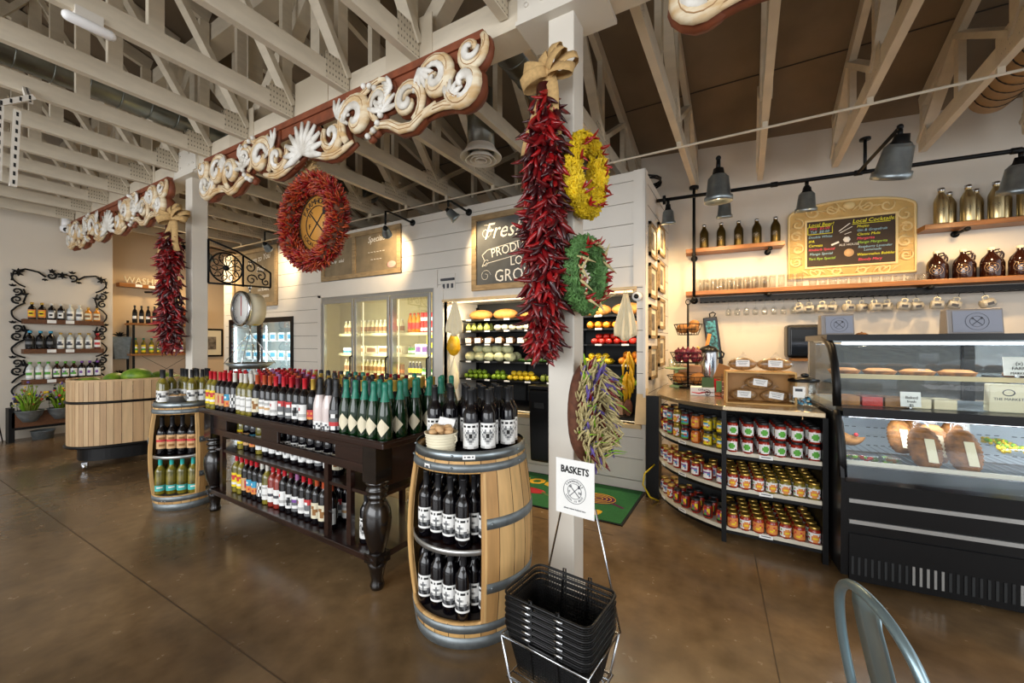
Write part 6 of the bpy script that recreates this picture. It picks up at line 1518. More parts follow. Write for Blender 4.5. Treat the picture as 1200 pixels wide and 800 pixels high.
pile('cuk',-.32,.1,1.27,2,4,3,.205,.052,.046,'green cucumber on the fourth produce shelf','cucumbers on the fourth shelf',jr=.3)
pile('tom',.2,.4,1.27,3,2,1,.088,.085,.055,'tomato right of the cucumbers on the fourth produce shelf','tomatoes on the fourth shelf')
pile('lemon',.6,.88,1.27,4,2,2,.085,.08,.058,'lemon at the right of the fourth produce shelf','lemons on the fourth shelf')
pile('orange',.98,1.25,1.27,3,2,2,.09,.085,.066,'orange at right of the fourth produce shelf','oranges on the fourth shelf')
pile('lime',-1.15,-.80,1.03,5,2,2,.078,.072,.055,'green lime on the fifth produce shelf','limes on the fifth shelf')
pile('lime',-.72,-.50,1.03,3,2,2,.078,.072,.055,'lime beside the lemons, fifth produce shelf','limes beside lemons on the fifth shelf')
pile('lemon',-.46,-.08,1.03,5,2,2,.083,.075,.055,'yellow lemon on the fifth produce shelf','lemons on the fifth shelf')
pile('pepg',.0,.25,1.03,3,2,1,.085,.08,.05,'green pepper on the fifth produce shelf','green peppers on the fifth shelf')
pile('pepr',.3,.55,1.03,3,2,1,.085,.08,.05,'red pepper on the fifth produce shelf','red peppers on the fifth shelf')
pile('on',.65,.9,1.03,3,2,1,.1,.08,.05,'onion at the right of the fifth produce shelf','onions on the fifth shelf')
pile('lime',.95,1.2,1.03,3,2,2,.08,.075,.055,'green fruit at fifth produce shelf right end','green fruit at the right of the fifth shelf')
pile('rut',-.15,.45,.71,4,2,1,.15,.13,.0,'yellow squash low in the produce niche','low yellow squash',y0=.3)
t=thing('leafy_herbs','bunch of leafy green herbs in a box at lower right of the produce niche','herbs',(-1.35,4.62,.711)); g=MB(); g.bx(-.16,.16,-.10,.10,0,.14); g.build('box','box',t); g=MB(); rn2=random.Random(3)
for i in range(160):
    a=rn2.uniform(0,6.28); r=rn2.uniform(.0,.15); zz=.14+rn2.random()*.16; g.beam((r*math.cos(a),r*.6*math.sin(a),zz),(r*1.25*math.cos(a)+rn2.uniform(-.03,.03),r*.8*math.sin(a),zz+rn2.uniform(-.02,.05)),.018,.002)
tag(g.build('leaves','sqg',t),kind='stuff')
def hang_gourd(x,z,m,label,L=.34,w_=.06):
    t=thing('hanging_gourd',label,'gourd',(x,EY0+.05,z))
    g=MB(); g.lathe([(.0001,-L),(w_*.5,-L+.02),(w_,-L*.72),(w_*.85,-L*.4),(w_*.35,-L*.12),(.004,0)],14); g.build('gourd_body',m,t); g=MB(); g.tube([(0,0,0),(.01,0,.03),(.0,.03,.05)],.004,5); g.build('stem','burlap',t)
hang_gourd(-3.37,1.68,'gourd','yellow netted gourd hanging at the left jamb of the produce niche',.34,.095)
hang_gourd(-3.37,1.30,'cloth','pale long gourd hanging under the yellow one at the left jamb',.42,.075)
def cloth(x,z,L,label,w_=.14):
    t=thing('hanging_cloth',label,'cloth bag',(x,EY0-.02,z)); g=MB(); vs=[]; N=14; M2=10
    for j in range(M2+1):
        v=j/M2; hw_=w_*(.18+.82*min(1,v*1.3)); 
        for i in range(N+1): u=i/N*2-1; vs.append((u*hw_,.0+.022*math.sin(u*9+v)*(.4+v),-L*v-.03*math.cos(u*3)*v))
    g.add(vs,[(j*(N+1)+i,j*(N+1)+i+1,(j+1)*(N+1)+i+1,(j+1)*(N+1)+i) for j in range(M2) for i in range(N)],0,True); g.build('cloth','cloth',t,solid=.006)
    g=MB(); g.tube([(-.02,.0,0),(0,0,.05),(.02,0,0)],.005,5); g.build('loop','cloth',t)
cloth(-3.30,2.05,.42,'white cotton net bag hanging at the upper left of the produce niche',.13); cloth(-1.08,2.02,.46,'cream cloth bag hanging on the right jamb of the produce niche',.11)
t=thing('camera_mount','round black-centred wall fitting on the right jamb of the produce niche','fitting',(-.955,EY0-.015,1.98)); g=MB(); g.cyl((0,0,0),(0,-.06,0),.045,n=18); g.build('white_ring','tube',t); g=MB(); g.cyl((0,-.055,0),(0,-.075,0),.024,n=14); g.build('lens','blackp',t)
t=thing('mustard_bundle','bundle of yellow hanging corn at the right edge of the produce niche','corn bundle',(-1.06,EY0+.02,1.42)); g=MB(); rn2=random.Random(4)
for i in range(26): x=rn2.uniform(-.055,.055); y=rn2.uniform(-.03,.03); zz=rn2.uniform(-.5,-.12); g.tube([(x*.3,y*.3,zz+.14),(x,y,zz+.06),(x*1.1,y,zz-.04)],[.008,.018,.006],6)
tag(g.build('corn_ears','gourd',t),kind='stuff'); g=MB(); g.tube([(0,0,.0),(0,0,-.12)],.006,5); g.build('cord','burlap',t)
g=MB(); g.ball((0,0,-.58),.045,sc=(1,.8,2)); g.build('net_end','bark',t)
# black bin hung below the niche
t=thing('hanging_bin','tall black bin fixed on the shiplap under the produce niche','bin',(-1.98,EY0-.105,.19)); g=MB(); g.prism([(-.12,0),(.12,0),(.145,.80),(-.145,.80)],-.09,.10,0,'y'); g.build('bin_body','blackp',t,bevel=.025); g=MB(); g.bx(-.15,.15,-.10,.102,.80,.845); g.build('lid','blackp',t,bevel=.012); g=MB(); g.bx(-.06,.06,-.103,-.1,.6,.66); g.build('handle_slot','dark',t)
# floor mat
t=thing('floor_mat','green floor mat with yellow lettering and vegetables in front of the produce niche','mat',(-1.98,3.78,.001)); mw_,md_=1.10,.44
g=MB(); g.prism([(-mw_,-md_),(mw_,-md_),(mw_,md_),(-mw_,md_)],0,.006); g.build('rubber_border','black',t); g=MB(); g.bx(-mw_+.02,mw_-.02,-md_+.02,md_-.02,.0061,.009); g.build('mat_pile','matg',t)
text('Foods',.34,'maty',t,(-.02,.20,.0095),(0,0,0),'CENTER',.15,.0006,bold=.008); text('Fresh',.34,'maty',t,(-.72,.20,.0095),(0,0,0),'CENTER',.15,.0006,bold=.008); text('pure',.22,'maty',t,(.65,-.28,.0095),(0,0,0),'CENTER',.3,.0006,bold=.01)
g=MB(); g.ball((.72,.02,.010),.17,sc=(1.2,.8,.006),n=24); 
for k in range(5): g.tube([(.75+ .04*k*math.cos(a),.03+.03*k*math.sin(a),.0112) for a in [i*2*PI/16 for i in range(16)]],.004,4,m=1,closed=True)
g.beam((.88,-.02,.0105),(1.02,-.10,.0105),.03,.001); g.build('purple_cabbage',['matp','maty'],t)
g=MB(); g.ball((.05,-.10,.010),.13,sc=(1.5,.6,.006),n=20); g.beam((.2,-.1,.0105),(.3,-.15,.0105),.03,.001,1); g.build('red_pepper',['matr','leaf'],t)
# ================================================================ BLACK GLASS-DOOR FRIDGE at left end
t=thing('black_fridge','black two-door glass fridge at the left end of the shiplap wall','fridge',(FR[0],EY0-.02,0)); Wf=FR[1]-FR[0]; Hf=FR[3]
g=MB(); g.bx(.02,Wf-.02,.65,.67,0,Hf); g.bx(.02,.04,.06,.66,0,Hf); g.bx(Wf-.04,Wf-.02,.06,.66,0,Hf); g.bx(.02,Wf-.02,.06,.66,.0,.05); g.build('cabinet',mat('fridge_inside','#c9d6d8',.5,var=0),t)
g=MB()
for p in ((.005,Wf-.005,0,.14),(.005,Wf-.005,Hf-.09,Hf-.005),(.005,.07,.14,Hf-.09),(Wf-.07,Wf-.005,.14,Hf-.09),(Wf/2-.05,Wf/2+.05,.14,Hf-.09)): g.bx(p[0],p[1],0,.055,p[2],p[3])
g.build('frame','blackp',t)
for k in (0,1):
    a=.07+k*(Wf/2-.02); g=MB(); g.bx(a,a+Wf/2-.12,.01,.016,.14,Hf-.09); d=g.build('door_pane','dglass',t); g=MB(); g.cyl((a+(.06 if k else Wf/2-.2),-.03,.8),(a+(.06 if k else Wf/2-.2),-.03,1.5),.012,n=8); g.build('handle','chrome',d)
for z in (.5,.85,1.2,1.55): g=MB(); g.bx(.05,Wf-.05,.15,.62,z,z+.012); g.build('shelf','chrome',t)
g=MB(); g.cyl((.09,.09,.3),(.09,.09,Hf-.15),.012,n=8); g.cyl((Wf/2+.1,.09,.3),(Wf/2+.1,.09,Hf-.15),.012,n=8); g.build('light_tube','led',t)
l=bpy.data.lights.new('tube_light','AREA'); l.shape='RECTANGLE'; l.size=1.6; l.size_y=1.4; l.energy=16; l.color=(.86,.95,1); o=bpy.data.objects.new('tube_light',l); C.objects.link(o); o.parent=t; o.location=(Wf/2,.09,1.1); o.rotation_euler=(PI/2,0,0)
g=MB(); 
for i in range(16): z=(.512,.862,1.212,1.562)[i//4]; 
kf_=carton('frozen_pack',.20,.14,.16,'paper','pack','lb'); n_=0
for z in (.512,.862,1.212,1.562):
    for i in range(7): n_+=1; kf_.place((FR[0]+.18+i*.29,EY0+.33,z+.001),0,f'pale packet inside the black fridge, {ORD[i+1]} from left, shelf at {int(z*100)} centimetres','packets in the black fridge')
# ================================================================ LEFT WALL
LX=-10.0
def L2(y,z): return (LX,y,z)
t=thing('scroll_ornament','black scrolled metal frame around the shelves on the left wall','wall ornament',(LX+.03,2.11,.55))
def LW(pts): return [(0,p[0],p[1]) for p in pts]
g=MB(); y0_,y1_=-.53,.56; Zt=2.15
def sp(cy,cz,r0,r1,a0,tn,w_=.017,n=16): g.tube(LW(spiral(cy,cz,r0,r1,a0,tn,n)),[w_*(.55+.45*i/n) for i in range(n+1)],5,flat=.6)
def fleur(cy,cz,s,d=1):
    for a in (-.9,0,.9): g.tube(LW([(cy,cz),(cy+s*.5*math.sin(a),cz+d*s*.5*math.cos(a)),(cy+s*math.sin(a)*1.1,cz+d*s*math.cos(a)*.9)]),[.012,.022,.006],5,flat=.6)
for sd in (-1,1):
    ye=y0_ if sd<0 else y1_; inn=-sd
    nodes=[Zt-.42,Zt-1.0,Zt-1.55]
    prev=Zt-.06
    for zc in nodes+[0.05]:
        if zc==0.05: pts=[(ye,prev-.12),(ye-.0*sd,(prev+zc)/2),(ye+inn*.06,.08)]; g.tube(LW([(ye+inn*.10*(1-math.sin(PI*u)),prev-.16-(prev-.16-.08)*u) for u in [i/12 for i in range(13)]]),.014,5,flat=.6); break
        n=12; top=prev-(.02 if prev==Zt-.06 else .16)
        g.tube(LW([(ye+inn*.14*(u**3),top-(top-(zc+.13))*u) for u in [i/n for i in range(n+1)]]),.015,5,flat=.6)
        sp(ye+inn*.055,zc+.055,.012,.062,0,1.3*sd); sp(ye+inn*.055,zc-.075,.012,.062,PI,-1.3*sd)
        fleur(ye+inn*.13,zc,.06,1); fleur(ye+inn*.01,zc+.13,.045,1)
        g.tube(LW([(ye+inn*.12,zc+.1),(ye+inn*.15,zc),(ye+inn*.12,zc-.12)]),.016,5,flat=.6)
        g.tube(LW([(ye+inn*.14,zc-.12),(ye+inn*.05,zc-.19),(ye,zc-.26)]),.015,5,flat=.6)
        prev=zc-.10
    # top halves
    g.tube(LW([(ye,Zt-.2),(ye+inn*.02,Zt-.06),(ye+inn*.14,Zt+.0),(ye+inn*.28,Zt-.03),(ye+inn*.36,Zt-.10)]),.015,5,flat=.6)
    sp(ye+inn*.42,Zt-.07,.012,.065,0,-1.3*sd); fleur(ye+inn*.07,Zt-.07,.08,1); fleur(ye+inn*.07,Zt-.07,.06,-1); fleur(ye+inn*.43,Zt+.0,.05,1); fleur(ye+inn*.35,Zt-.13,.04,-1)
fleur(.015,Zt-.05,.07,1); fleur(.015,Zt-.05,.06,-1); g.tube(LW([(-.09,Zt-.05),(.015,Zt-.02),(.12,Zt-.05)]),.014,5,flat=.6)
g.build('scrolls','iron',t)
def lshelf(name,y0,y1,z,label,m='shelfd',x=LX,th=.075,d=.16):
    t=thing(name,label,'shelf',(x+.001,(y0+y1)/2,z),PI/2); h=(y1-y0)/2
    g=MB(); g.bx(-h,h,-d,0,-th,0); g.build('board',m,t,bevel=.003)
    g=MB(); 
    for q in (-.35,.1): g.bx(h*q-.05,h*q+.05,-d-.003,-d-.0005,-th*.8,-th*.1)
    g.build('price_tag','paper',t); return t
LS=[(1.90,2.60),(1.42,2.60),(.93,2.60)]
for i,(z,ye) in enumerate(LS): lshelf('floating_shelf',1.68,ye,z,f'brown floating shelf inside the black scroll frame on the left wall, {("top","middle","bottom")[i]} one')
def spirit(gl,cap,rows,r=.036,h=.22,sq=False,cname='liquor_bottle'):
    g=MB(); g.lathe([(.0001,0),(r*.95,0),(r,.006),(r,h*.62),(r*.8,h*.72),(r*.36,h*.80),(r*.36,h*.95),(.0001,h*.95)],14); root=g.build(cname,gl); tag(root,'x','bottle')
    g=MB(); g.lathe([(r*.45,h*.88),(r*.47,h*.885),(r*.47,h),(.0001,h)],12); g.build('cap',cap,root)
    gg,ms=cells(r*1.02,h*.1,h*.56,1.3,rows); gg.build('label',ms,root); return Kind(root)
SP={'blk':spirit('gd','cg',['oooooo','oyyyyo','ookkoo','oyyyyo','oooooo']),'blw':spirit('gd','cw',['wggggw','gwwwwg','gwkkwg','gwwwwg']),'clr':spirit('gc','cw',['wwwwww','wiiiiw','wwwwww']),'amb':spirit('go','lid',['cccccc','cddddc','cccccc'],h=.19),
 'blu':spirit('gd','lb',['kkkkkk','kggggk','kkkkkk'],r=.042,h=.24),'whl':spirit('gc','cg',['wwwwww','wwiiww','wiiiiw','wwwwww'],h=.22),'red':spirit('jam','cr',['wwwwww','wrrrrw','wwwwww'],h=.22),
 'grn':spirit('gc','lg',['wwwwww','wnnnnw','wwwwww'],h=.23),'brn':spirit('gb','lg',['wwwwww','wwpnww','wnnnnw','wwwwww'],h=.23),'pur':spirit('gd','lp',['wwwwww','wwppww','wwwwww'],h=.23)}
def lrow(z,seq,y0,y1,desc,x=LX+.085):
    for i,k in enumerate(seq): SP[k].place((x,y0+(y1-y0)*i/(len(seq)-1),z+.0015),PI/2+random.uniform(-.1,.1)-.5,sc=1.22,label=f'{ {"blk":"black bottle with gold label","blw":"black bottle with silver label","clr":"clear bottle","amb":"short amber bottle","blu":"large dark bottle","whl":"white-label bottle","red":"red bottle","grn":"clear bottle with green cap","brn":"brown bottle with green cap","pur":"dark bottle with purple cap"}[k]} on the {desc}, {ORD[i+1]} from left',group=f'bottles on the {desc}')
lrow(1.90,['blk','blk','blw','blw','clr','clr','amb','amb'],1.78,2.53,'top shelf of the left wall')
lrow(1.42,['blu','blu','blu','whl','whl','whl','whl','red'],1.76,2.54,'middle shelf of the left wall')
lrow(.93,['grn','grn','grn','brn','brn','brn','pur','pur','pur'],1.76,2.54,'bottom shelf of the left wall')
# planter rail with galvanised pots
t=thing('planter_bench','low wooden rail with black scroll ends holding flower pots by the left wall','planter',(LX+.30,2.15,0),PI/2)
g=MB(); g.bx(-.62,.60,-.06,-.03,.22,.45); g.build('front_board','shelfd',t); g=MB(); g.bx(-.62,.60,-.05,.16,.18,.21); g.build('bottom_rail','iron',t)
for s_ in (-1,1):
    g=MB(); g.bx(s_*.62-.03,s_*.62+.03,-.06,.14,0,.52); g.tube([(s_*.62,-.03+.02*math.cos(a),.55+.06*math.sin(a)) for a in [i*.5 for i in range(12)]],.012,5); g.build('end_bracket','iron',t)
def pot(label,x,y,z,flowers,seed):
    t=thing('potted_flowers',label,'potted plant',(x,y,z)); rn=random.Random(seed)
    g=MB(); g.lathe([(.0001,0),(.07,0),(.13,.10),(.15,.17),(.158,.175),(.15,.18),(.12,.11),(.0001,.10)],24); g.build('galvanised_pot','steel2',t)
    g=MB(); gf=MB()
    for i in range(130):
        a=rn.uniform(0,6.28); r=rn.random()**.6; x1=.155*r*math.cos(a); y1=.155*r*math.sin(a); h_=.16+rn.uniform(.12,.42)*(1.15-r*.5)
        g.tube([(x1*.3,y1*.3,.12),(x1*.7,y1*.7,.12+h_*.5),(x1*1.1,y1*1.1,h_)],[.004,.006,.001],4,m=rn.choice((0,0,1)),flat=2)
        if i%3==0: gf.ball((x1*1.1,y1*1.1,h_),rn.uniform(.012,.022),m=rn.randrange(4),n=7,k=4)
    tag(g.build('leaves',['sqg','leafb'],t),kind='stuff'); tag(gf.build('flowers',flowers,t),kind='stuff')
    g=MB(); g.box((.0,-.13,.34),(.09,.004,.07),0,rz=.6); g.beam((0,-.12,.14),(0,-.13,.32),.006,.006,0); g.build('chalk_tag','ink',t)
pot('galvanised pot of yellow-green flowers by the left wall, under the shelves',LX+.30+.10,1.70,.30,['lemon','lav','sqg','org'],1)
pot('galvanised pot of mixed red flowers by the left wall, next to the wooden tub',LX+.30+.10,2.03,.30,['tomato','lav','lemon','ink'],2)
for i,y in enumerate((1.85,2.4)):
    t=thing('galvanised_bucket',f'low galvanised bucket on the floor under the planter rail, {("left","right")[i]} one','bucket',(LX+.32,y,0),0,'buckets under the planter rail'); g=MB(); g.lathe([(.0001,0),(.11,0),(.13,.13),(.137,.135),(.128,.13),(.108,.01),(.0001,.008)],24); g.build('bucket_body','steel2',t); g=MB(); g.tube([(.13*math.cos(a),.13*math.sin(a),.12) for a in [i*.3 for i in range(12)]],.004,5); g.build('rim_wire','steel2',t)
t=thing('bucket_stand','small wire stand with a loop handle at the far left edge by the wall','stand',(-9.86,1.42,0)); g=MB(); 
for a in range(3): g.tube([(0,0,.40),(.07*math.cos(a*2.1),.07*math.sin(a*2.1),.0)],.008,5)
g.build('leg_wires','iron',t); g=MB(); g.tube([(.04*math.cos(a),.0,.44+.04*math.sin(a)) for a in [i*2*PI/12 for i in range(12)]],.006,5,closed=True); g.build('loop','iron',t)
# recess wall: lettered shelf, black rack, wall planter
RX=-10.27
t=lshelf('floating_shelf',2.88,3.75,2.65,'tan floating shelf with standing wooden letters on the recessed left wall','shelfw',x=RX,th=.07)
t=thing('wooden_letters','row of standing pale wooden letters on the tan floating shelf','letters',(RX+.10,3.42,2.651),PI/2)
text('WASHBORO',.17,'cloth',t,(-.02,0,.065),(PI/2,0,0),'CENTER',0,.012,name='letter',sx=.9)
t=thing('shelf_rack','black metal rack with wooden shelves on the recessed left wall','rack',(RX+.20,3.45,0),PI/2)
g=MB()
for x in (-.42,.55): 
    for y in (-.14,.14): g.bx(x-.015,x+.015,y-.015,y+.015,0,1.95)
g.build('upright','iron',t)
for z in (.30,.72,1.28,1.86): g=MB(); g.bx(-.46,.60,-.16,.16,z,z+.035); g.build('shelf_board','shelfw',t)
g=MB(); g.beam((-.3,-.15,.76),(.45,-.15,1.27),.006,.006); g.beam((.45,-.15,.76),(-.3,-.15,1.27),.006,.006); g.build('cross_brace','iron',t)
kb={'a':spirit('gd','ck',['kkkkkk','kwwwwk','kkkkkk'],h=.34,cname='syrup_bottle'),'b':spirit('ga','ct',['yyyyyy','ywwwwy','nnnnnn','yyyyyy'],h=.30,cname='oil_bottle'),'c':spirit('gr2','ck',['wwwwww','wppppw','wwwwww'],h=.30,cname='oil_bottle')}
for i in range(4): kb['a'].place((RX+.2,3.09+i*.10,1.896),PI/2-.5,f'black bottle on the top board of the black rack, {ORD[i+1]} from left','black bottles on the rack')
for i in range(8): kb['b' if i<5 else 'c'].place((RX+.2,3.10+i*.12,1.316),PI/2-.5,f'{"yellow-green" if i<5 else "dark pink"} bottle on the second board of the black rack, {ORD[i+1]} from left','coloured bottles on the rack')
kbx=carton('soap_box',.13,.16,.10,'lr','box','cream')
for i in range(6): kbx.place((RX+.2,3.15+i*.15,.756),PI/2,f'red and cream box on the third board of the black rack, {ORD[i+1]} from left','red boxes on the rack')
rn=random.Random(12); g=MB(); items=[]
for i in range(240): items.append((Matrix.Translation((rn.uniform(-.10,.10),rn.uniform(-.34,.34),rn.uniform(.05,.34)))@Matrix.Rotation(rn.uniform(0,6),4,'X')@Matrix.Rotation(rn.uniform(0,6),4,'Y')@Matrix.Scale(.8,4),rn.choice((0,1,2)),i))
t=thing('chilli_garland','loose bundle of small red chillies lying on top of the black rack','chilli bundle',(RX+.2,3.82,1.896)); tag(merged_pods('chilli_pods',t,items,['red3','org','red']),kind='stuff'); g=MB(); g.cyl((0,-.3,.08),(0,.3,.08),.05,n=8); g.build('core','bark',t)
g=MB(); g.tube([(RX+.03,3.3,2.52),(RX+.3,3.42,2.52),(RX+.5,3.55,2.52)],.02,8); tag(g.build('iron_rod','iron'),'short black iron rod sticking out under the lettered shelf','rod')
for i,(z) in enumerate((1.22,.62)):
    t=thing('wall_planter',f'grey tapered metal wall planter left of the black rack, {("upper","lower")[i]} one','planter',(RX+.02,2.92,z),PI/2); g=MB(); g.prism([(-.14,.42),(.14,.42),(.10,0),(-.10,0)],-.14,0,0,'y') if i==0 else g.prism([(-.14,.30),(.14,.30),(.12,.12),(-.12,.12)],-.14,0,0,'y'); g.build('planter_body','steel2' if i==0 else 'iron',t,bevel=.006)
    g=MB()
    zt=.43 if i==0 else .31
    for a in (-1.1,-.5,0,.5,1.1): g.tube([(0,-.02,zt),(.05*math.sin(a),-.02,zt+.05*math.cos(a)),(.11*math.sin(a),-.02,zt+.08*math.cos(a))],[.02,.016,.005],5)
    g.build('fleur_crest','iron',t)
t=thing('framed_print','black-framed print on the cream wall by the black fridge','picture',(RX,4.45,1.22),PI/2); g=MB(); g.bx(-.22,.22,-.03,0,0,.62); g.build('frame','black',t); g=MB(); g.bx(-.18,.18,-.034,-.031,.04,.58); g.build('mat_board','cream',t); g=MB(); g.bx(-.08,.08,-.036,-.0345,.16,.44); g.build('photo_print','photo',t)
t=thing('small_wreath','small dried wreath on the cream wall just right of the left post','wreath',(RX+.05,4.12,1.55),PI/2); g=MB()
rn=random.Random(2)
for i in range(160): a=rn.uniform(0,6.28); g.tube([(.13*math.cos(a),0,.24*math.sin(a)),(.16*math.cos(a+.2),rn.uniform(-.05,0),.28*math.sin(a+.2))],[.012,.003],4)
tag(g.build('twigs','bark',t),kind='stuff'); g=MB(); g.ball((.0,-.03,.4),.05,sc=(1,.5,1.4)); g.build('red_knot','red',t)
l=bpy.data.lights.new('recess_light','AREA'); l.size=.5; l.energy=26; l.color=(1,.72,.38); t=thing('track_light','warm ceiling spotlight washing the recessed cream wall','light',(-9.4,3.6,3.30)); g=MB(); g.lathe([(.0001,.1),(.05,.1),(.06,.0),(.05,.0),(.045,.08)],16); g.build('shade','black',t); g=MB(); g.ball((0,0,.03),.03); g.build('bulb','bulb',t); g=MB(); g.cyl((0,0,.1),(0,0,.16),.01); g.bx(-.05,.3,-.02,.02,.14,.16); g.build('stem','black',t)
o=bpy.data.objects.new('bulb_light',l); C.objects.link(o); o.parent=t; o.location=(0,0,-.02); o.rotation_euler=(0,-.35,0)
# ================================================================ WOODEN TUB
t=thing('wooden_tub','oval tub of pale vertical planks with a black band, full of green melons','tub',(-7.02,2.12,0),math.radians(75))
def ell(a,L=.57,Wd_=.44): # superellipse
    c,s=math.cos(a),math.sin(a); n=2.6
    return (L*abs(c)**(2/n)*(1 if c>=0 else -1),Wd_*abs(s)**(2/n)*(1 if s>=0 else -1))
N=60
g=MB(); per=[ell(2*PI*i/N) for i in range(N)]
for i in range(N):
    a,b_=Vector(per[i]),Vector(per[(i+1)%N]); d=(b_-a); g.beam((a.x+d.x*.02,a.y+d.y*.02,.66),(b_.x-d.x*.02,b_.y-d.y*.02,.66),.028,.78,i%2,up=(0,0,1))
g.build('planks',['plank','plank2'],t)
g=MB(); g.tube([(1.03*x,1.035*y,.80) for x,y in per],.016,8,closed=True); g.tube([(1.035*x,1.04*y,.27) for x,y in per],.018,8,closed=True); g.build('black_band','black',t)
g=MB(); g.prism([(.985*x,.985*y) for x,y in per],.9,.93); g.build('soil_board','barrelin',t)
g=MB(); g.tube([(x,y,1.055) for x,y in per],.018,6,closed=True); g.build('rim','plank',t)
g=MB(); g.prism([(.86*x,.82*y) for x,y in per],.09,.27); g.build('base','black',t)
for sx in (-1,1):
    for sy in (-1,1): g=MB(); g.cyl((sx*.42-.015,sy*.3,.04),(sx*.42+.015,sy*.3,.04),.04,n=14); g.bx(sx*.42-.025,sx*.42+.025,sy*.3-.03,sy*.3+.03,.05,.09); g.build('caster','chrome',t)
g=MB(); g.ball((0,0,.10),.13,sc=(1.3,1,.8),n=18,k=12); g.cyl((.16,0,.1),(.18,0,.105),.01,n=6); km_=nk('green_melon','melon',g,mat('melon_skin','#8fae2e',.45,var=0,col2='#4f7a1e',scale=9))
ct,st=math.cos(math.radians(75)),math.sin(math.radians(75))
for i,(x,y,z,s_) in enumerate(((.05,-.12,.99,.95),(-.36,-.14,.93,.8),(-.15,.16,.93,.95),(.3,.14,.94,.9),(.42,-.1,.93,.75),(-.42,.14,.93,.7),(.18,-.28,.93,.6))):
    km_.place((-7.02+ct*x-st*y,2.12+st*x+ct*y,z+.0),1+i*.8,f'green melon in the wooden tub, {("largest, heaped in the middle","by the left end of the rim","behind the largest","toward the right rear","at the right end","at the far left rear","small, at the front rim")[i]}','melons in the wooden tub',sc=s_)
t=thing('rolling_base','low black arm with a caster on the floor between tub and far barrel','stand',(-5.62,1.95,0)); g=MB(); g.beam((0,0,.17),(0,.5,.17),.04,.03); g.beam((0,0,.17),(0,0,.08),.04,.03); g.build('arm','black',t); g=MB(); g.cyl((-.015,-.01,.035),(.015,-.01,.035),.035,n=14); g.bx(-.022,.022,-.03,.02,.045,.085); g.build('caster','blackp',t); g=MB(); g.cyl((0,.45,.17),(0,.45,.75),.02,n=8); g.build('pole','black',t)
# ================================================================ BASKETS, RACK AND SIGN
BX,BY=-.70,1.63; br=math.radians(-6)
def basket(z,label,first=True,handle_down=True):
    t=thing('shopping_basket',label,'basket',(BX,BY,z),br,'black wire baskets in the stack')
    hx,hy,bx_,by_,H=.205,.145,.165,.11,.20
    def rr(x,y,z_,r=.04,n=5):
        pts=[]
        for cx,cy,a0 in ((x-r,y-r,0),(-x+r,y-r,PI/2),(-x+r,-y+r,PI),(x-r,-y+r,1.5*PI)):
            for i in range(n): a=a0+PI/2*i/(n-1); pts.append((cx+r*math.cos(a),cy+r*math.sin(a),z_))
        return pts
    g=MB(); g.tube(rr(hx,hy,H),.006,6,closed=True); g.tube(rr(hx*.985,hy*.985,H-.022),.003,5,closed=True); g.build('rim','blackp',t)
    # mesh sides: fine grid
    g=MB(); top=rr(hx,hy,H,n=7); bot=rr(bx_,by_,0,n=7); nL=15
    M_=len(top)
    for k in range(nL): u=k/nL; g.tube([tuple(Vector(a).lerp(Vector(b_),u)) for a,b_ in zip(bot,top)],.0018,4,closed=True)
    def edge(pts,n):
        out=[]; cum=[0]; P=[Vector(p) for p in pts]+[Vector(pts[0])]
        for a,b_ in zip(P,P[1:]): cum.append(cum[-1]+(b_-a).length)
        for i in range(n):
            l=cum[-1]*i/n; j=max(q for q in range(len(cum)) if cum[q]<=l); j=min(j,len(P)-2); out.append(P[j].lerp(P[j+1],(l-cum[j])/max(1e-9,cum[j+1]-cum[j])))
        return out
    for a,b_ in zip(edge(bot,92),edge(top,92)): g.tube([a,b_],.0013,3)
    for i in range(12): x=-bx_+2*bx_*(i+.5)/12; g.tube([(x,-by_,0),(x,by_,0)],.0018,3)
    for i in range(8): y=-by_+2*by_*(i+.5)/8; g.tube([(-bx_,y,0),(bx_,y,0)],.0018,3)
    g.build('mesh_body','blackp',t)
    for x in (-.065,.065):
        for s_ in (-1,1): g=MB(); g.tube([(x,s_*by_,.0),(x,s_*(hy+.002),H-.005),(x,s_*(hy+.004),H+.018),(x+.012,s_*(hy+.004),H+.02),(x+.016,s_*hy,H-.02)],.004,5); g.build('support_wire','blackp',t)
    g=MB()
    for s_ in (-1,1): g.tube([(-.065,s_*hy,H-.005),(-.062,s_*(hy+.008),H-.03),(.062,s_*(hy+.008),H-.03),(.065,s_*hy,H-.005)],.0045,6)
    g.build('handle','blackp',t)
    for x in (-.075,.075): g=MB(); g.tube([(x-.02,-hy-.006,H-.012),(x+.02,-hy-.006,H-.012)],.006,6); g.build('hinge_clip','chrome',t)
    return t
kbk=Kind(basket(.2,''))
nb_=6
for i in range(nb_): kbk.place((BX,BY,.085+i*.027),br,'black wire shopping basket, '+('topmost and open, of the stack in the rack' if i==nb_-1 else f'{ORD[i+1]} from the bottom of the stack in the rack'))
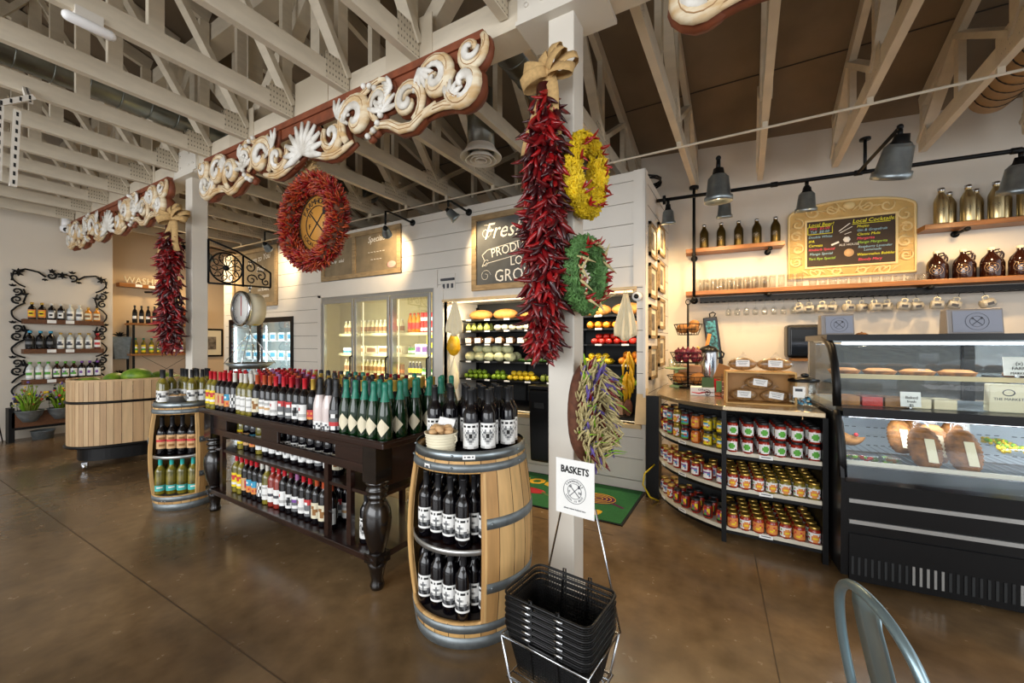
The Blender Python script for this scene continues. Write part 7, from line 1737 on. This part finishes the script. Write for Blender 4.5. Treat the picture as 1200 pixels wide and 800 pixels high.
# chrome rack
t=thing('basket_rack','chrome wire rack holding the stack of black baskets and the sign','rack',(BX,BY,0),br)
g=MB(); hx,hy=.205,.15
for z,k in ((.24,1.0),(.06,.9)):
    g.tube([(-hx*k,-hy*k,z),(hx*k,-hy*k,z),(hx*k,hy*k,z),(-hx*k,hy*k,z)],.006,6,closed=True)
for sx in (-1,1):
    for sy in (-1,1): g.tube([(sx*hx,sy*hy,.24),(sx*hx*.85,sy*hy*.9,.06),(sx*hx*.7,sy*hy*.9,.008),(sx*hx*.45,sy*hy*.9,.06)],.006,6)
for y in (-.1,0,.1): g.tube([(-hx*.9,y,.06),(hx*.9,y,.06)],.004,5)
g.build('wire_frame','chrome',t)
g=MB(); g.tube([(-.19,hy+.01,.24),(-.085,hy+.03,.74),(.085,hy+.03,.74),(.21,hy+.01,.24)],.005,6); g.build('sign_support','chrome',t)
t=thing('baskets_sign','white paper sign reading BASKETS on the wire rack','sign',(BX-.0,BY+.175,.69),br-.0)
g=MB(); g.bx(-.10,.10,-.0015,.0015,0,.262); g.build('paper_sheet','paper',t)
text('BASKETS',.046,'ink',t,(0,-.003,.212),bold=.0012,sx=.82); logo_mb(.058).build('emblem','inkg',t,loc=(0,-.003,.115)); arc_text('FARMHOUSE',.047,.013,'inkg',t,(0,-.003,.115),2.2); arc_text('LOCAL IS BEST',.047,.012,'inkg',t,(0,-.003,.115),2.3,False); text('F',.018,'inkg',t,(-.027,-.003,.11)); text('N',.018,'inkg',t,(.027,-.003,.11)); text('please return baskets here',.0105,'inkg',t,(0,-.003,.03))
# ================================================================ METAL CHAIR at lower right
t=thing('metal_chair','blue-grey pressed metal chair cut off at the lower right corner','chair',(.348,1.43,0),math.radians(108))
g=MB(); hoop=[(-.20,.0,.44),(-.195,.03,.60),(-.16,.055,.74),(-.09,.07,.81),(0,.075,.83),(.09,.07,.81),(.16,.055,.74),(.195,.03,.60),(.20,.0,.44)]
def smooth(pts,n=6):
    out=[]; P=[Vector(p) for p in pts]
    for i in range(len(P)-1):
        p0=P[max(i-1,0)];p1=P[i];p2=P[i+1];p3=P[min(i+2,len(P)-1)]
        for k in range(n):
            u=k/n; out.append(.5*((2*p1)+(p2-p0)*u+(2*p0-5*p1+4*p2-p3)*u*u+(3*p1-p0-3*p2+p3)*u**3))
    return out+[P[-1]]
g.tube(smooth(hoop),.0135,10); g.build('back_hoop','chairm',t)
g=MB(); vs=[]
for i in range(9):
    u=i/8; z=.44+.385*u; y=.0+.075*min(1,u*1.1); wv=.055+.012*math.sin(u*3)
    for j in range(5): q=j/4*2-1; vs.append((q*wv,y-.008*(1-q*q),z))
g.add(vs,[(i*5+j,i*5+j+1,(i+1)*5+j+1,(i+1)*5+j) for i in range(8) for j in range(4)],0,True); g.build('back_splat','chairm',t,solid=.003)
g=MB(); g.prism([(x*.2,-.18+y*.19) for x,y in [(math.copysign(abs(math.cos(a))**.6,math.cos(a)),math.copysign(abs(math.sin(a))**.6,math.sin(a))) for a in [2*PI*i/28 for i in range(28)]]],.43,.45); g.build('seat','chairm',t,bevel=.006)
for sx in (-1,1):
    for sy,y0_ in ((-1,-.35),(1,-.01)): g=MB(); g.tube([(sx*.17,y0_,.43),(sx*.215,y0_+sy*.05,0.0)],[.02,.014],8); g.build('leg','chairm',t)
g=MB(); g.tube([(-.19,-.38,.2),(.19,-.38,.2)],.008,6); g.tube([(-.19,.02,.2),(.19,.02,.2)],.008,6); g.tube([(-.195,-.37,.2),(-.195,.02,.2)],.008,6); g.tube([(.195,-.37,.2),(.195,.02,.2)],.008,6); g.build('stretchers','chairm',t)

for kd in ALLK:
    if not kd.used:
        for o in [g_ for c_ in kd.root.children for g_ in c_.children]+list(kd.root.children)+[kd.root]: bpy.data.objects.remove(o)
